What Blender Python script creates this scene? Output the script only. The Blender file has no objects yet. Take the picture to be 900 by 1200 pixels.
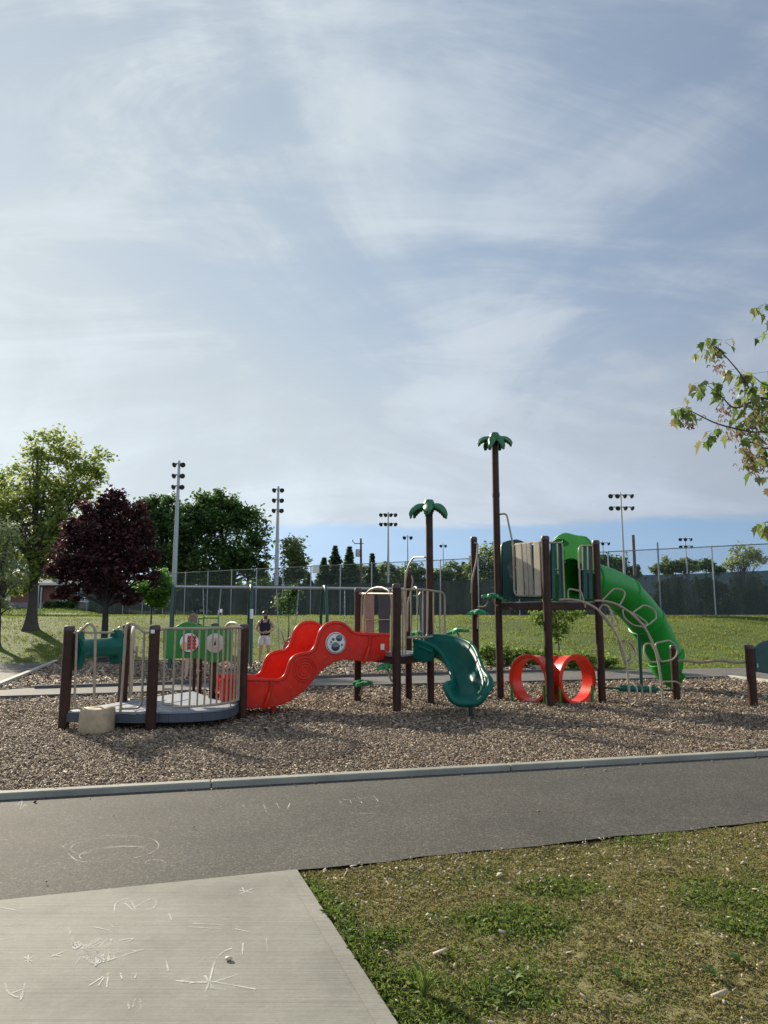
import bpy, bmesh, math, random
import numpy as np
from mathutils import Vector, Matrix

random.seed(7)
RNG = np.random.default_rng(11)
SC = bpy.context.scene
COL = SC.collection
R = math.radians

# ------------------------------------------------------------------ camera calibration
F_PX, HEYE = 850.0, 1.6
PITCH = math.atan(122.0 / F_PX)
CP, SP = math.cos(PITCH), math.sin(PITCH)

def ray(px, py):
    x = (px - 450.0) / F_PX
    u = (600.0 - py) / F_PX
    return Vector((x, CP - u * SP, SP + u * CP))

def G(px, py, z=0.0):
    d = ray(px, py)
    t = (z - HEYE) / d.z
    return Vector((d.x * t, d.y * t, z))

def P(px, py, Y):
    d = ray(px, py)
    t = Y / d.y
    return Vector((d.x * t, Y, HEYE + d.z * t))

def PL(px, py, a, b):
    """point seen at a pixel on the vertical plane through ground points a, b"""
    d = ray(px, py)
    ax, ay, bx, by = a[0], a[1], b[0], b[1]
    nx, ny = -(by - ay), (bx - ax)
    t = (ax * nx + ay * ny) / (d.x * nx + d.y * ny)
    return Vector((d.x * t, d.y * t, HEYE + d.z * t))

cam_d = bpy.data.cameras.new("camera")
cam = bpy.data.objects.new("camera", cam_d)
COL.objects.link(cam)
cam.location = (0, 0, HEYE)
cam.rotation_euler = (math.pi / 2 + PITCH, 0, 0)
cam_d.sensor_fit = 'VERTICAL'
cam_d.sensor_height = 24.0
cam_d.lens = 24.0 * F_PX / 1200.0
cam_d.clip_start = 0.05
cam_d.clip_end = 3000
SC.camera = cam

# ------------------------------------------------------------------ materials
def new_mat(name):
    m = bpy.data.materials.new(name)
    m.use_nodes = True
    nt = m.node_tree
    for n in list(nt.nodes):
        nt.nodes.remove(n)
    out = nt.nodes.new('ShaderNodeOutputMaterial')
    return m, nt, out

def N(nt, t, **kw):
    n = nt.nodes.new(t)
    for k, v in kw.items():
        if k.startswith('i_'):
            n.inputs[k[2:].replace('_', ' ')].default_value = v
        else:
            setattr(n, k, v)
    return n

def L(nt, a, b):
    nt.links.new(a, b)

def c4(c):
    return (c[0], c[1], c[2], 1.0)

def ramp(nt, stops):
    r = nt.nodes.new('ShaderNodeValToRGB')
    e = r.color_ramp.elements
    while len(e) < len(stops):
        e.new(0.5)
    for i, (p, c) in enumerate(stops):
        e[i].position = p
        e[i].color = c4(c)
    return r

def scl(c, k):
    return tuple(min(1, max(0, v * k)) for v in c)

def pmat(name, base, rough=0.5, var=0.18, vscale=6.0, bump=0.0, bscale=60.0, metal=0.0, trans=0.0, spec=0.5,
         dirt=None, coat=0.0):
    m, nt, out = new_mat(name)
    tc = N(nt, 'ShaderNodeTexCoord')
    n1 = N(nt, 'ShaderNodeTexNoise', i_Scale=vscale, i_Detail=6.0, i_Roughness=0.62)
    L(nt, tc.outputs['Object'], n1.inputs['Vector'])
    r1 = ramp(nt, [(0.3, scl(base, 1 - var)), (0.7, scl(base, 1 + var))])
    L(nt, n1.outputs['Fac'], r1.inputs['Fac'])
    col = r1.outputs['Color']
    if dirt:
        n3 = N(nt, 'ShaderNodeTexNoise', i_Scale=dirt[1], i_Detail=8.0, i_Roughness=0.7)
        L(nt, tc.outputs['Object'], n3.inputs['Vector'])
        mr = N(nt, 'ShaderNodeMapRange')
        mr.inputs['From Min'].default_value = 0.52
        mr.inputs['From Max'].default_value = 0.75
        mr.inputs['To Max'].default_value = dirt[2]
        L(nt, n3.outputs['Fac'], mr.inputs['Value'])
        mx = N(nt, 'ShaderNodeMix', data_type='RGBA')
        L(nt, mr.outputs['Result'], mx.inputs['Factor'])
        L(nt, col, mx.inputs[6])
        mx.inputs[7].default_value = c4(dirt[0])
        col = mx.outputs[2]
    b = N(nt, 'ShaderNodeBsdfPrincipled')
    b.inputs['Metallic'].default_value = metal
    b.inputs['Specular IOR Level'].default_value = spec
    b.inputs['Coat Weight'].default_value = coat
    L(nt, col, b.inputs['Base Color'])
    n2 = N(nt, 'ShaderNodeTexNoise', i_Scale=vscale * 2.3, i_Detail=5.0)
    L(nt, tc.outputs['Object'], n2.inputs['Vector'])
    mr2 = N(nt, 'ShaderNodeMapRange')
    mr2.inputs['To Min'].default_value = max(0.02, rough - 0.1)
    mr2.inputs['To Max'].default_value = min(1, rough + 0.12)
    L(nt, n2.outputs['Fac'], mr2.inputs['Value'])
    L(nt, mr2.outputs['Result'], b.inputs['Roughness'])
    if bump:
        n4 = N(nt, 'ShaderNodeTexNoise', i_Scale=bscale, i_Detail=6.0)
        L(nt, tc.outputs['Object'], n4.inputs['Vector'])
        bp = N(nt, 'ShaderNodeBump')
        bp.inputs['Strength'].default_value = bump
        bp.inputs['Distance'].default_value = 0.01
        L(nt, n4.outputs['Fac'], bp.inputs['Height'])
        L(nt, bp.outputs['Normal'], b.inputs['Normal'])
    sh = b.outputs[0]
    if trans:
        t = N(nt, 'ShaderNodeBsdfTranslucent')
        L(nt, col, t.inputs['Color'])
        ms = N(nt, 'ShaderNodeMixShader')
        ms.inputs[0].default_value = trans
        L(nt, sh, ms.inputs[1])
        L(nt, t.outputs[0], ms.inputs[2])
        sh = ms.outputs[0]
    L(nt, sh, out.inputs['Surface'])
    return m

def leafmat(name, cols, rough=0.55, trans=0.35, spec=0.3, patch=None):
    """colour differs from leaf to leaf (random per island)"""
    m, nt, out = new_mat(name)
    g = N(nt, 'ShaderNodeNewGeometry')
    k = len(cols)
    r = ramp(nt, [(i / max(1, k - 1), c) for i, c in enumerate(cols)])
    L(nt, g.outputs['Random Per Island'], r.inputs['Fac'])
    col = r.outputs['Color']
    if patch:
        tc = N(nt, 'ShaderNodeTexCoord')
        n = N(nt, 'ShaderNodeTexNoise', i_Scale=patch[1], i_Detail=4.0)
        L(nt, tc.outputs['Object'], n.inputs['Vector'])
        mr = N(nt, 'ShaderNodeMapRange')
        mr.inputs['From Min'].default_value = 0.4
        mr.inputs['From Max'].default_value = 0.66
        mr.inputs['To Max'].default_value = patch[2]
        L(nt, n.outputs['Fac'], mr.inputs['Value'])
        mx = N(nt, 'ShaderNodeMix', data_type='RGBA')
        L(nt, mr.outputs['Result'], mx.inputs['Factor'])
        L(nt, col, mx.inputs[6])
        mx.inputs[7].default_value = c4(patch[0])
        col = mx.outputs[2]
    b = N(nt, 'ShaderNodeBsdfPrincipled')
    b.inputs['Roughness'].default_value = rough
    b.inputs['Specular IOR Level'].default_value = spec
    L(nt, col, b.inputs['Base Color'])
    sh = b.outputs[0]
    if trans:
        t = N(nt, 'ShaderNodeBsdfTranslucent')
        L(nt, col, t.inputs['Color'])
        ms = N(nt, 'ShaderNodeMixShader')
        ms.inputs[0].default_value = trans
        L(nt, sh, ms.inputs[1])
        L(nt, t.outputs[0], ms.inputs[2])
        sh = ms.outputs[0]
    L(nt, sh, out.inputs['Surface'])
    return m

M = {}
M['post'] = pmat('brown_post_paint', (0.042, 0.0195, 0.0135), 0.45, 0.3, 5, 0.12, 90, dirt=((0.11, 0.06, 0.04), 7.0, 0.3), spec=0.2)
M['post_cap'] = pmat('dark_cap', (0.05, 0.03, 0.024), 0.4, 0.2)
M['tan'] = pmat('tan_powder_coat', (0.33, 0.265, 0.19), 0.42, 0.15, 12, 0.08, 80, dirt=((0.16, 0.12, 0.09), 14.0, 0.5))
M['deck'] = pmat('grey_blue_deck', (0.2, 0.23, 0.27), 0.5, 0.2, 5, 0.2, 70, dirt=((0.30, 0.27, 0.23), 6.0, 0.6))
M['deck_side'] = pmat('dark_grey_fascia', (0.055, 0.07, 0.085), 0.45, 0.2, 6)
M['red'] = pmat('red_moulded_plastic', (0.66, 0.03, 0.013), 0.33, 0.12, 4, 0.06, 160, trans=0.2, spec=0.3,
                dirt=((0.50, 0.10, 0.07), 9.0, 0.75))
M['orange_red'] = pmat('orange_red_plastic', (0.72, 0.035, 0.012), 0.3, 0.1, 4, 0.05, 160, trans=0.14,
                       dirt=((0.5, 0.09, 0.05), 6.0, 0.4))
M['teal'] = pmat('teal_moulded_plastic', (0.002, 0.10, 0.072), 0.36, 0.15, 4, 0.06, 160, trans=0.06, spec=0.22,
                 dirt=((0.02, 0.12, 0.095), 6.0, 0.4))
M['teal_dark'] = pmat('dark_teal_plastic', (0.004, 0.04, 0.036), 0.4, 0.2, 4, 0.05, 160)
M['green'] = pmat('bright_green_plastic', (0.012, 0.265, 0.028), 0.4, 0.12, 3, 0.06, 160, trans=0.13, spec=0.2,
                  dirt=((0.03, 0.23, 0.045), 5.0, 0.5))
M['panel_green'] = pmat('green_panel_plastic', (0.02, 0.2, 0.025), 0.36, 0.12, 4, 0.05, 160, trans=0.05)
M['leaf_green'] = pmat('palm_leaf_green', (0.012, 0.13, 0.045), 0.38, 0.3, 14, 0.3, 60,
                       dirt=((0.10, 0.25, 0.14), 20.0, 0.5))
M['step_green'] = pmat('step_green', (0.02, 0.24, 0.09), 0.38, 0.2, 14, 0.2, 60)
M['plank_tan'] = pmat('tan_plank', (0.47, 0.40, 0.29), 0.55, 0.15, 5, 0.2, 60)
M['plank_pink'] = pmat('brown_pink_plank', (0.30, 0.19, 0.145), 0.55, 0.15, 5, 0.2, 60)
M['plank_grey'] = pmat('dark_grey_plank', (0.055, 0.052, 0.058), 0.55, 0.2, 5, 0.2, 60)
M['plank_green'] = pmat('dark_green_plank', (0.012, 0.055, 0.05), 0.5, 0.2, 5, 0.2, 60)
M['white'] = pmat('white_plastic', (0.72, 0.72, 0.70), 0.4, 0.06, 8)
M['offwhite'] = pmat('beige_disc', (0.48, 0.46, 0.40), 0.45, 0.08, 8)
M['yellow'] = pmat('yellow_plastic', (0.62, 0.38, 0.06), 0.4, 0.1)
M['red_bead'] = pmat('red_bead', (0.5, 0.02, 0.02), 0.35, 0.1)
M['black'] = pmat('black_plastic', (0.015, 0.015, 0.017), 0.35, 0.2)
M['bubble'] = pmat('smoked_bubble', (0.06, 0.075, 0.085), 0.08, 0.2, 5, coat=0.6, spec=0.8)
M['rock'] = pmat('moulded_tan_rock', (0.40, 0.315, 0.195), 0.62, 0.25, 5, 0.5, 30, dirt=((0.2, 0.15, 0.1), 6.0, 0.6))
M['swing_green'] = pmat('dark_green_paint', (0.008, 0.05, 0.042), 0.35, 0.2, 5)
M['galv'] = pmat('galvanised_steel', (0.34, 0.35, 0.36), 0.42, 0.15, 9, 0.05, 60, metal=0.55)
M['galv_dark'] = pmat('weathered_steel', (0.2, 0.21, 0.22), 0.5, 0.2, 9, metal=0.4)
M['lamp'] = pmat('lamp_housing', (0.05, 0.052, 0.055), 0.4, 0.2, 9, metal=0.3)
M['wood_pole'] = pmat('weathered_wood_pole', (0.11, 0.085, 0.07), 0.8, 0.3, 4, 0.4, 40)
M['bark'] = pmat('bark', (0.06, 0.05, 0.042), 0.85, 0.35, 6, 0.9, 25)
M['bark_dark'] = pmat('dark_bark', (0.03, 0.026, 0.026), 0.85, 0.35, 6, 0.8, 25)
M['skin'] = pmat('skin', (0.45, 0.26, 0.19), 0.5, 0.1, 9)
M['navy'] = pmat('navy_cloth', (0.012, 0.014, 0.028), 0.85, 0.2, 20, 0.2, 90)
M['black_cloth'] = pmat('black_cloth', (0.015, 0.015, 0.018), 0.85, 0.2, 20, 0.2, 90)
M['white_cloth'] = pmat('pale_grey_cloth', (0.6, 0.58, 0.56), 0.85, 0.1, 14, 0.3, 60)
M['red_cloth'] = pmat('red_cloth', (0.45, 0.05, 0.06), 0.85, 0.1, 14, 0.3, 60)
M['pink'] = pmat('pink_cloth', (0.6, 0.27, 0.28), 0.85, 0.1, 14)
M['blond'] = pmat('blond_hair', (0.17, 0.115, 0.065), 0.5, 0.35, 40, 0.5, 120)
M['brown_hair'] = pmat('brown_hair', (0.05, 0.03, 0.02), 0.5, 0.3, 40, 0.5, 120)
M['foam_white'] = pmat('white_resin', (0.75, 0.75, 0.74), 0.4, 0.05)

# ------------------------------------------------------------------ mesh building
def empty(name, loc, label=None, cat=None, group=None):
    o = bpy.data.objects.new(name, None)
    o.empty_display_size = 0.2
    COL.objects.link(o)
    o.location = Vector(loc)
    tag(o, label, cat, group)
    return o

def tag(o, label=None, cat=None, group=None, kind=None):
    if label: o['label'] = label
    if cat: o['category'] = cat
    if group: o['group'] = group
    if kind: o['kind'] = kind
    return o

ORG = {}
def origin_of(o):
    v = Vector((0, 0, 0))
    while o is not None:
        v += Vector(o.location)
        o = o.parent
    return v

class MB:
    def __init__(self):
        self.v, self.f, self.m = [], [], []

    def add(self, vs, fs, mi=0):
        b = len(self.v)
        self.v += [tuple(x) for x in vs]
        self.f += [tuple(i + b for i in q) for q in fs]
        self.m += [mi] * len(fs)
        return self

    def box(self, c, s, rz=0.0, mat=None, mi=0):
        hx, hy, hz = s[0] / 2, s[1] / 2, s[2] / 2
        vs = [(x, y, z) for z in (-hz, hz) for x, y in ((-hx, -hy), (hx, -hy), (hx, hy), (-hx, hy))]
        rot = mat or Matrix.Rotation(rz, 3, 'Z')
        vs = [Vector(c) + rot @ Vector(q) for q in vs]
        return self.add(vs, [(3, 2, 1, 0), (4, 5, 6, 7), (0, 1, 5, 4), (1, 2, 6, 5), (2, 3, 7, 6), (3, 0, 4, 7)], mi)

    def beam(self, a, b, w, h, mi=0, up=(0, 0, 1)):
        a, b = Vector(a), Vector(b)
        d = (b - a).normalized()
        side = d.cross(Vector(up))
        if side.length < 1e-4:
            side = Vector((1, 0, 0))
        side.normalize()
        u = side.cross(d).normalized()
        rot = Matrix((d, -side, u)).transposed()
        return self.box((a + b) / 2, ((b - a).length, w, h), mat=rot, mi=mi)

    def tube(self, pts, r, n=10, caps=True, closed=False, mi=0):
        pts = [Vector(p) for p in pts]
        k = len(pts)
        rs = r if isinstance(r, (list, tuple)) else [r] * k
        tang = []
        for i in range(k):
            if closed:
                t = pts[(i + 1) % k] - pts[i - 1]
            else:
                t = pts[min(i + 1, k - 1)] - pts[max(i - 1, 0)]
            if t.length < 1e-9:
                t = Vector((0, 0, 1))
            tang.append(t.normalized())
        nrm = tang[0].orthogonal().normalized()
        vs = []
        for i in range(k):
            t = tang[i]
            nrm = (nrm - t * nrm.dot(t))
            if nrm.length < 1e-6:
                nrm = t.orthogonal()
            nrm.normalize()
            bi = t.cross(nrm)
            for j in range(n):
                a = 2 * math.pi * j / n
                vs.append(pts[i] + (nrm * math.cos(a) + bi * math.sin(a)) * rs[i])
        fs = []
        for i in range(k if closed else k - 1):
            i2 = (i + 1) % k
            for j in range(n):
                j2 = (j + 1) % n
                fs.append((i * n + j, i * n + j2, i2 * n + j2, i2 * n + j))
        if caps and not closed:
            fs.append(tuple(range(n - 1, -1, -1)))
            fs.append(tuple((k - 1) * n + j for j in range(n)))
        return self.add(vs, fs, mi)

    def lathe(self, prof, org, axis=(0, 0, 1), n=20, mi=0, caps=True):
        """prof: list of (radius, distance along axis)"""
        ax = Vector(axis).normalized()
        e1 = ax.orthogonal().normalized()
        e2 = ax.cross(e1)
        vs, fs = [], []
        for r, h in prof:
            for j in range(n):
                a = 2 * math.pi * j / n
                vs.append(Vector(org) + ax * h + (e1 * math.cos(a) + e2 * math.sin(a)) * r)
        for i in range(len(prof) - 1):
            for j in range(n):
                j2 = (j + 1) % n
                fs.append((i * n + j, i * n + j2, (i + 1) * n + j2, (i + 1) * n + j))
        if caps:
            if prof[0][0] > 1e-5: fs.append(tuple(range(n - 1, -1, -1)))
            if prof[-1][0] > 1e-5: fs.append(tuple((len(prof) - 1) * n + j for j in range(n)))
        return self.add(vs, fs, mi)

    def prism(self, poly, ext, mi=0):
        """flat polygon (3D points) pushed out along the vector ext"""
        n = len(poly)
        a = [Vector(p) for p in poly]
        b = [p + Vector(ext) for p in a]
        fs = [tuple(range(n - 1, -1, -1)), tuple(range(n, 2 * n))]
        fs += [(i, (i + 1) % n, (i + 1) % n + n, i + n) for i in range(n)]
        return self.add(a + b, fs, mi)

    def ring_plate(self, outer, inner, ext, mi=0):
        """plate with a hole; outer and inner are same-length loops"""
        n = len(outer)
        o = [Vector(p) for p in outer]; q = [Vector(p) for p in inner]
        e = Vector(ext)
        vs = o + q + [p + e for p in o] + [p + e for p in q]
        fs = []
        for i in range(n):
            j = (i + 1) % n
            fs += [(i, n + i, n + j, j), (2 * n + i, 2 * n + j, 3 * n + j, 3 * n + i),
                   (i, j, 2 * n + j, 2 * n + i), (n + i, 3 * n + i, 3 * n + j, n + j)]
        return self.add(vs, fs, mi)

    def grid(self, rows, mi=0, closed_u=False):
        nr, nc = len(rows), len(rows[0])
        vs = [p for r in rows for p in r]
        fs = []
        for i in range(nr - 1):
            for j in range(nc if closed_u else nc - 1):
                j2 = (j + 1) % nc
                fs.append((i * nc + j, i * nc + j2, (i + 1) * nc + j2, (i + 1) * nc + j))
        return self.add(vs, fs, mi)

    def sphere(self, c, r, n=12, m=8, mi=0, rot=None):
        rx, ry, rz = (r, r, r) if not isinstance(r, (tuple, list)) else r
        rows = []
        for i in range(m + 1):
            th = math.pi * i / m
            row = []
            for j in range(n):
                a = 2 * math.pi * j / n
                q = Vector((rx * math.sin(th) * math.cos(a), ry * math.sin(th) * math.sin(a), rz * math.cos(th)))
                if rot: q = rot @ q
                row.append(Vector(c) + q)
            rows.append(row)
        return self.grid(rows, mi, True)

    def build(self, name, mats, parent=None, smooth=True, angle=38, bevel=0.0, seg=2, org=None, label=None, solid=0.0,
              recalc=True):
        me = bpy.data.meshes.new(name)
        o0 = origin_of(parent) if parent else Vector(org or (0, 0, 0))
        me.from_pydata([(x - o0.x, y - o0.y, z - o0.z) for x, y, z in self.v], [], self.f)
        if not isinstance(mats, (list, tuple)):
            mats = [mats]
        for m in mats:
            me.materials.append(m)
        if len(mats) > 1:
            me.polygons.foreach_set('material_index', self.m)
        if recalc:
            bm = bmesh.new(); bm.from_mesh(me)
            bmesh.ops.recalc_face_normals(bm, faces=bm.faces)
            bm.to_mesh(me); bm.free()
        if smooth:
            me.polygons.foreach_set('use_smooth', [True] * len(me.polygons))
            me.set_sharp_from_angle(angle=R(angle))
        me.update()
        o = bpy.data.objects.new(name, me)
        COL.objects.link(o)
        if parent:
            o.parent = parent
        else:
            o.location = o0
        if solid:
            s = o.modifiers.new('thick', 'SOLIDIFY'); s.thickness = solid; s.offset = 0
        if bevel:
            b = o.modifiers.new('bevel', 'BEVEL'); b.width = bevel; b.segments = seg
            b.limit_method = 'ANGLE'; b.angle_limit = R(35)
            b.harden_normals = False
        if label: o['label'] = label
        return o

def np_mesh(name, verts, k, mat, parent=None, org=(0, 0, 0), faces=None):
    """verts: array (n*k,3) of separate k-gons, or with faces: array (m,k)"""
    me = bpy.data.meshes.new(name)
    verts = np.asarray(verts, dtype=np.float32).reshape(-1, 3) - np.asarray(org, dtype=np.float32)
    nv = len(verts)
    if faces is None:
        faces = np.arange(nv).reshape(-1, k)
    faces = np.asarray(faces)
    nf = len(faces)
    me.vertices.add(nv)
    me.vertices.foreach_set('co', verts.ravel())
    me.loops.add(nf * k)
    me.loops.foreach_set('vertex_index', faces.ravel().astype(np.int32))
    me.polygons.add(nf)
    me.polygons.foreach_set('loop_start', np.arange(0, nf * k, k, dtype=np.int32))
    me.materials.append(mat)
    me.update(calc_edges=True)
    me.validate()
    o = bpy.data.objects.new(name, me)
    COL.objects.link(o)
    if parent: o.parent = parent
    else: o.location = org
    return o

def fillet(pts, r, k=5, closed=False):
    pts = [Vector(p) for p in pts]
    out = []
    n = len(pts)
    for i in range(n):
        if not closed and i in (0, n - 1):
            out.append(pts[i]); continue
        a, b, c = pts[i - 1], pts[i], pts[(i + 1) % n]
        d1, d2 = (a - b), (c - b)
        rr = min(r, d1.length * 0.49, d2.length * 0.49)
        p0, p1 = b + d1.normalized() * rr, b + d2.normalized() * rr
        for j in range(k + 1):
            t = j / k
            out.append(p0 * (1 - t) ** 2 + b * 2 * t * (1 - t) + p1 * t * t)
    return out

def spl(pts, n=6, closed=False):
    """Catmull-Rom through the points (any dimension as Vector)"""
    pts = [Vector(p) for p in pts]
    k = len(pts)
    out = []
    rng = k if closed else k - 1
    for i in range(rng):
        p1, p2 = pts[i], pts[(i + 1) % k]
        p0 = pts[i - 1] if (closed or i > 0) else p1 * 2 - p2
        p3 = pts[(i + 2) % k] if (closed or i + 2 < k) else p2 * 2 - p1
        for j in range(n):
            t = j / n
            out.append(0.5 * ((2 * p1) + (p2 - p0) * t + (2 * p0 - 5 * p1 + 4 * p2 - p3) * t * t
                              + (3 * p1 - p0 - 3 * p2 + p3) * t ** 3))
    if not closed:
        out.append(pts[-1])
    return out

def copy_tree(o, parent=None):
    c = o.copy()
    COL.objects.link(c)
    if parent: c.parent = parent
    for ch in list(o.children):
        copy_tree(ch, c)
    return c

def set_kind(o, kind='structure'):
    o['kind'] = kind
    return o
# ------------------------------------------------------------------ sky and sun
SUN_AZ, SUN_EL = R(40), R(25)          # azimuth to the left of the view direction
SUN_DIR = Vector((-math.sin(SUN_AZ) * math.cos(SUN_EL), math.cos(SUN_AZ) * math.cos(SUN_EL), math.sin(SUN_EL)))
sun_d = bpy.data.lights.new('sun', 'SUN')
sun_d.energy = 5.0
sun_d.angle = R(1.2)
sun_d.color = (1.0, 0.9, 0.72)
sun = bpy.data.objects.new('sun', sun_d)
COL.objects.link(sun)
sun.rotation_euler = (-SUN_DIR).to_track_quat('-Z', 'Y').to_euler()
sun.location = SUN_DIR * 60

w = bpy.data.worlds.new('World')
SC.world = w
w.use_nodes = True
nt = w.node_tree
for n in list(nt.nodes): nt.nodes.remove(n)
wo = N(nt, 'ShaderNodeOutputWorld')
bg = N(nt, 'ShaderNodeBackground')
bg.inputs['Strength'].default_value = 0.113
L(nt, bg.outputs[0], wo.inputs['Surface'])
sky = N(nt, 'ShaderNodeTexSky', sky_type='NISHITA')
sky.sun_disc = False
sky.sun_elevation = SUN_EL
sky.sun_rotation = -SUN_AZ
sky.air_density = 1.0
sky.dust_density = 0.6
sky.ozone_density = 1.6
tc = N(nt, 'ShaderNodeTexCoord')
sx = N(nt, 'ShaderNodeSeparateXYZ')
L(nt, tc.outputs['Generated'], sx.inputs[0])
def MA(op, a=None, b=None, c=None, clamp=False):
    n = N(nt, 'ShaderNodeMath', operation=op, use_clamp=clamp)
    for i, q in enumerate((a, b, c)):
        if q is None: continue
        if isinstance(q, (int, float)): n.inputs[i].default_value = q
        else: L(nt, q, n.inputs[i])
    return n.outputs[0]
def MR(v, f0, f1, t0=0.0, t1=1.0, smooth=True):
    n = N(nt, 'ShaderNodeMapRange', interpolation_type='SMOOTHSTEP' if smooth else 'LINEAR')
    L(nt, v, n.inputs['Value'])
    for k, q in (('From Min', f0), ('From Max', f1), ('To Min', t0), ('To Max', t1)):
        n.inputs[k].default_value = q
    return n.outputs[0]
zz = MA('MAXIMUM', sx.outputs['Z'], 0.0)
lift = N(nt, 'ShaderNodeCombineXYZ')
L(nt, sx.outputs['X'], lift.inputs[0]); L(nt, sx.outputs['Y'], lift.inputs[1]); L(nt, MA('ADD', MA('MULTIPLY', zz, 0.8), 0.30), lift.inputs[2])
nrm_ = N(nt, 'ShaderNodeVectorMath', operation='NORMALIZE')
L(nt, lift.outputs[0], nrm_.inputs[0]); L(nt, nrm_.outputs[0], sky.inputs['Vector'])
den = MA('ADD', zz, 0.36)
u_, v_ = MA('DIVIDE', sx.outputs['X'], den), MA('DIVIDE', sx.outputs['Y'], den)
cv = N(nt, 'ShaderNodeCombineXYZ')
L(nt, u_, cv.inputs[0]); L(nt, v_, cv.inputs[1])
def cloud_noise(rot, scale, sc, detail, rough, dist, off=(0, 0, 0)):
    mp = N(nt, 'ShaderNodeMapping')
    mp.inputs['Rotation'].default_value = (0, 0, rot)
    mp.inputs['Scale'].default_value = scale
    mp.inputs['Location'].default_value = off
    L(nt, cv.outputs[0], mp.inputs['Vector'])
    n = N(nt, 'ShaderNodeTexNoise', i_Scale=sc, i_Detail=detail, i_Roughness=rough, i_Distortion=dist)
    L(nt, mp.outputs[0], n.inputs['Vector'])
    return n.outputs['Fac']
big = cloud_noise(0.5, (1, 0.8, 1), 1.7, 5, 0.58, 0.9, (3.1, 0.7, 0))
sR = cloud_noise(0.85, (0.55, 2.2, 1), 1.8, 11, 0.62, 1.4, (0.3, 2.2, 0))
sL = cloud_noise(-0.75, (0.7, 1.8, 1), 2.1, 11, 0.63, 2.0, (7.3, 4.2, 0))
lowh = cloud_noise(0.05, (0.6, 1.5, 1), 2.4, 9, 0.62, 0.8, (1.3, 8.2, 0))
fine = cloud_noise(0.25, (0.5, 1.6, 1), 6.0, 9, 0.6, 0.5, (5.3, 1.2, 0))
lr = MR(sx.outputs['X'], -0.28, 0.12)
sw_ = MA('ADD', MA('MULTIPLY', sR, lr), MA('MULTIPLY', sL, MA('SUBTRACT', 1.0, lr)))
up_ = MR(sx.outputs['Z'], 0.16, 0.42)
sw_ = MA('ADD', MA('MULTIPLY', sw_, up_), MA('MULTIPLY', lowh, MA('SUBTRACT', 1.0, up_)))
mixn = MA('ADD', MA('MULTIPLY', big, 0.48), MA('MULTIPLY', sw_, 0.52))
dens = MR(mixn, 0.42, 0.64, 0.0, 1.0)
edge = MA('ADD', sx.outputs['Z'], MA('MULTIPLY', MA('SUBTRACT', fine, 0.5), 0.03))
edge = MA('ADD', edge, MA('MULTIPLY', sx.outputs['X'], 0.006))
strip = MR(edge, 0.112, 0.136)
lowbank = MR(sx.outputs['Z'], 0.14, 0.46, 0.55, 0.0)
dt = N(nt, 'ShaderNodeVectorMath', operation='DOT_PRODUCT')
L(nt, tc.outputs['Generated'], dt.inputs[0])
dt.inputs[1].default_value = SUN_DIR
side = MR(dt.outputs['Value'], 0.7, 0.97, 0.0, 0.25)
alpha = MA('MULTIPLY', MA('ADD', MA('ADD', MA('ADD', MA('MULTIPLY', dens, 0.44), 0.44), lowbank), side), strip, clamp=True)
alpha = MA('MAXIMUM', MA('MINIMUM', alpha, 0.94), 0.2)
lum = MA('MULTIPLY', MR(dt.outputs['Value'], 0.3, 0.97, 2.6, 3.95), MA('ADD', MA('ADD', 0.86, MA('MULTIPLY', dens, 0.19)), MA('MULTIPLY', lowbank, 0.28)))
# clouds away from the sun, out of view, brightened to add fill light
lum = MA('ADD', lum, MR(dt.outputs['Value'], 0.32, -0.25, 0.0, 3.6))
cc = N(nt, 'ShaderNodeMix', data_type='RGBA')
cc.inputs[6].default_value = (0.80, 0.90, 1.06, 1)
cc.inputs[7].default_value = (0.86, 0.96, 1.02, 1)
L(nt, MR(dt.outputs['Value'], 0.4, 0.95), cc.inputs['Factor'])
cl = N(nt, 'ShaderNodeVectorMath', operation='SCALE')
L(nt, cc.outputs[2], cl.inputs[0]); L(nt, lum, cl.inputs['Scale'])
tint = N(nt, 'ShaderNodeVectorMath', operation='MULTIPLY')
L(nt, sky.outputs[0], tint.inputs[0]); tint.inputs[1].default_value = (0.78, 0.83, 0.80)
mx = N(nt, 'ShaderNodeMix', data_type='RGBA')
L(nt, alpha, mx.inputs['Factor'])
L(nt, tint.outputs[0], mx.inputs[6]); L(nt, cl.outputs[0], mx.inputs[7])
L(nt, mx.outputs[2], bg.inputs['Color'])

SC.view_settings.view_transform = 'Standard'
SC.view_settings.look = 'None'
SC.view_settings.exposure = 0.8
SC.view_settings.gamma = 1.0
SC.view_settings.use_curve_mapping = False
SC.render.engine = 'CYCLES'
SC.cycles.max_bounces = 8
SC.cycles.transparent_max_bounces = 24
SC.cycles.use_denoising = True

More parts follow.
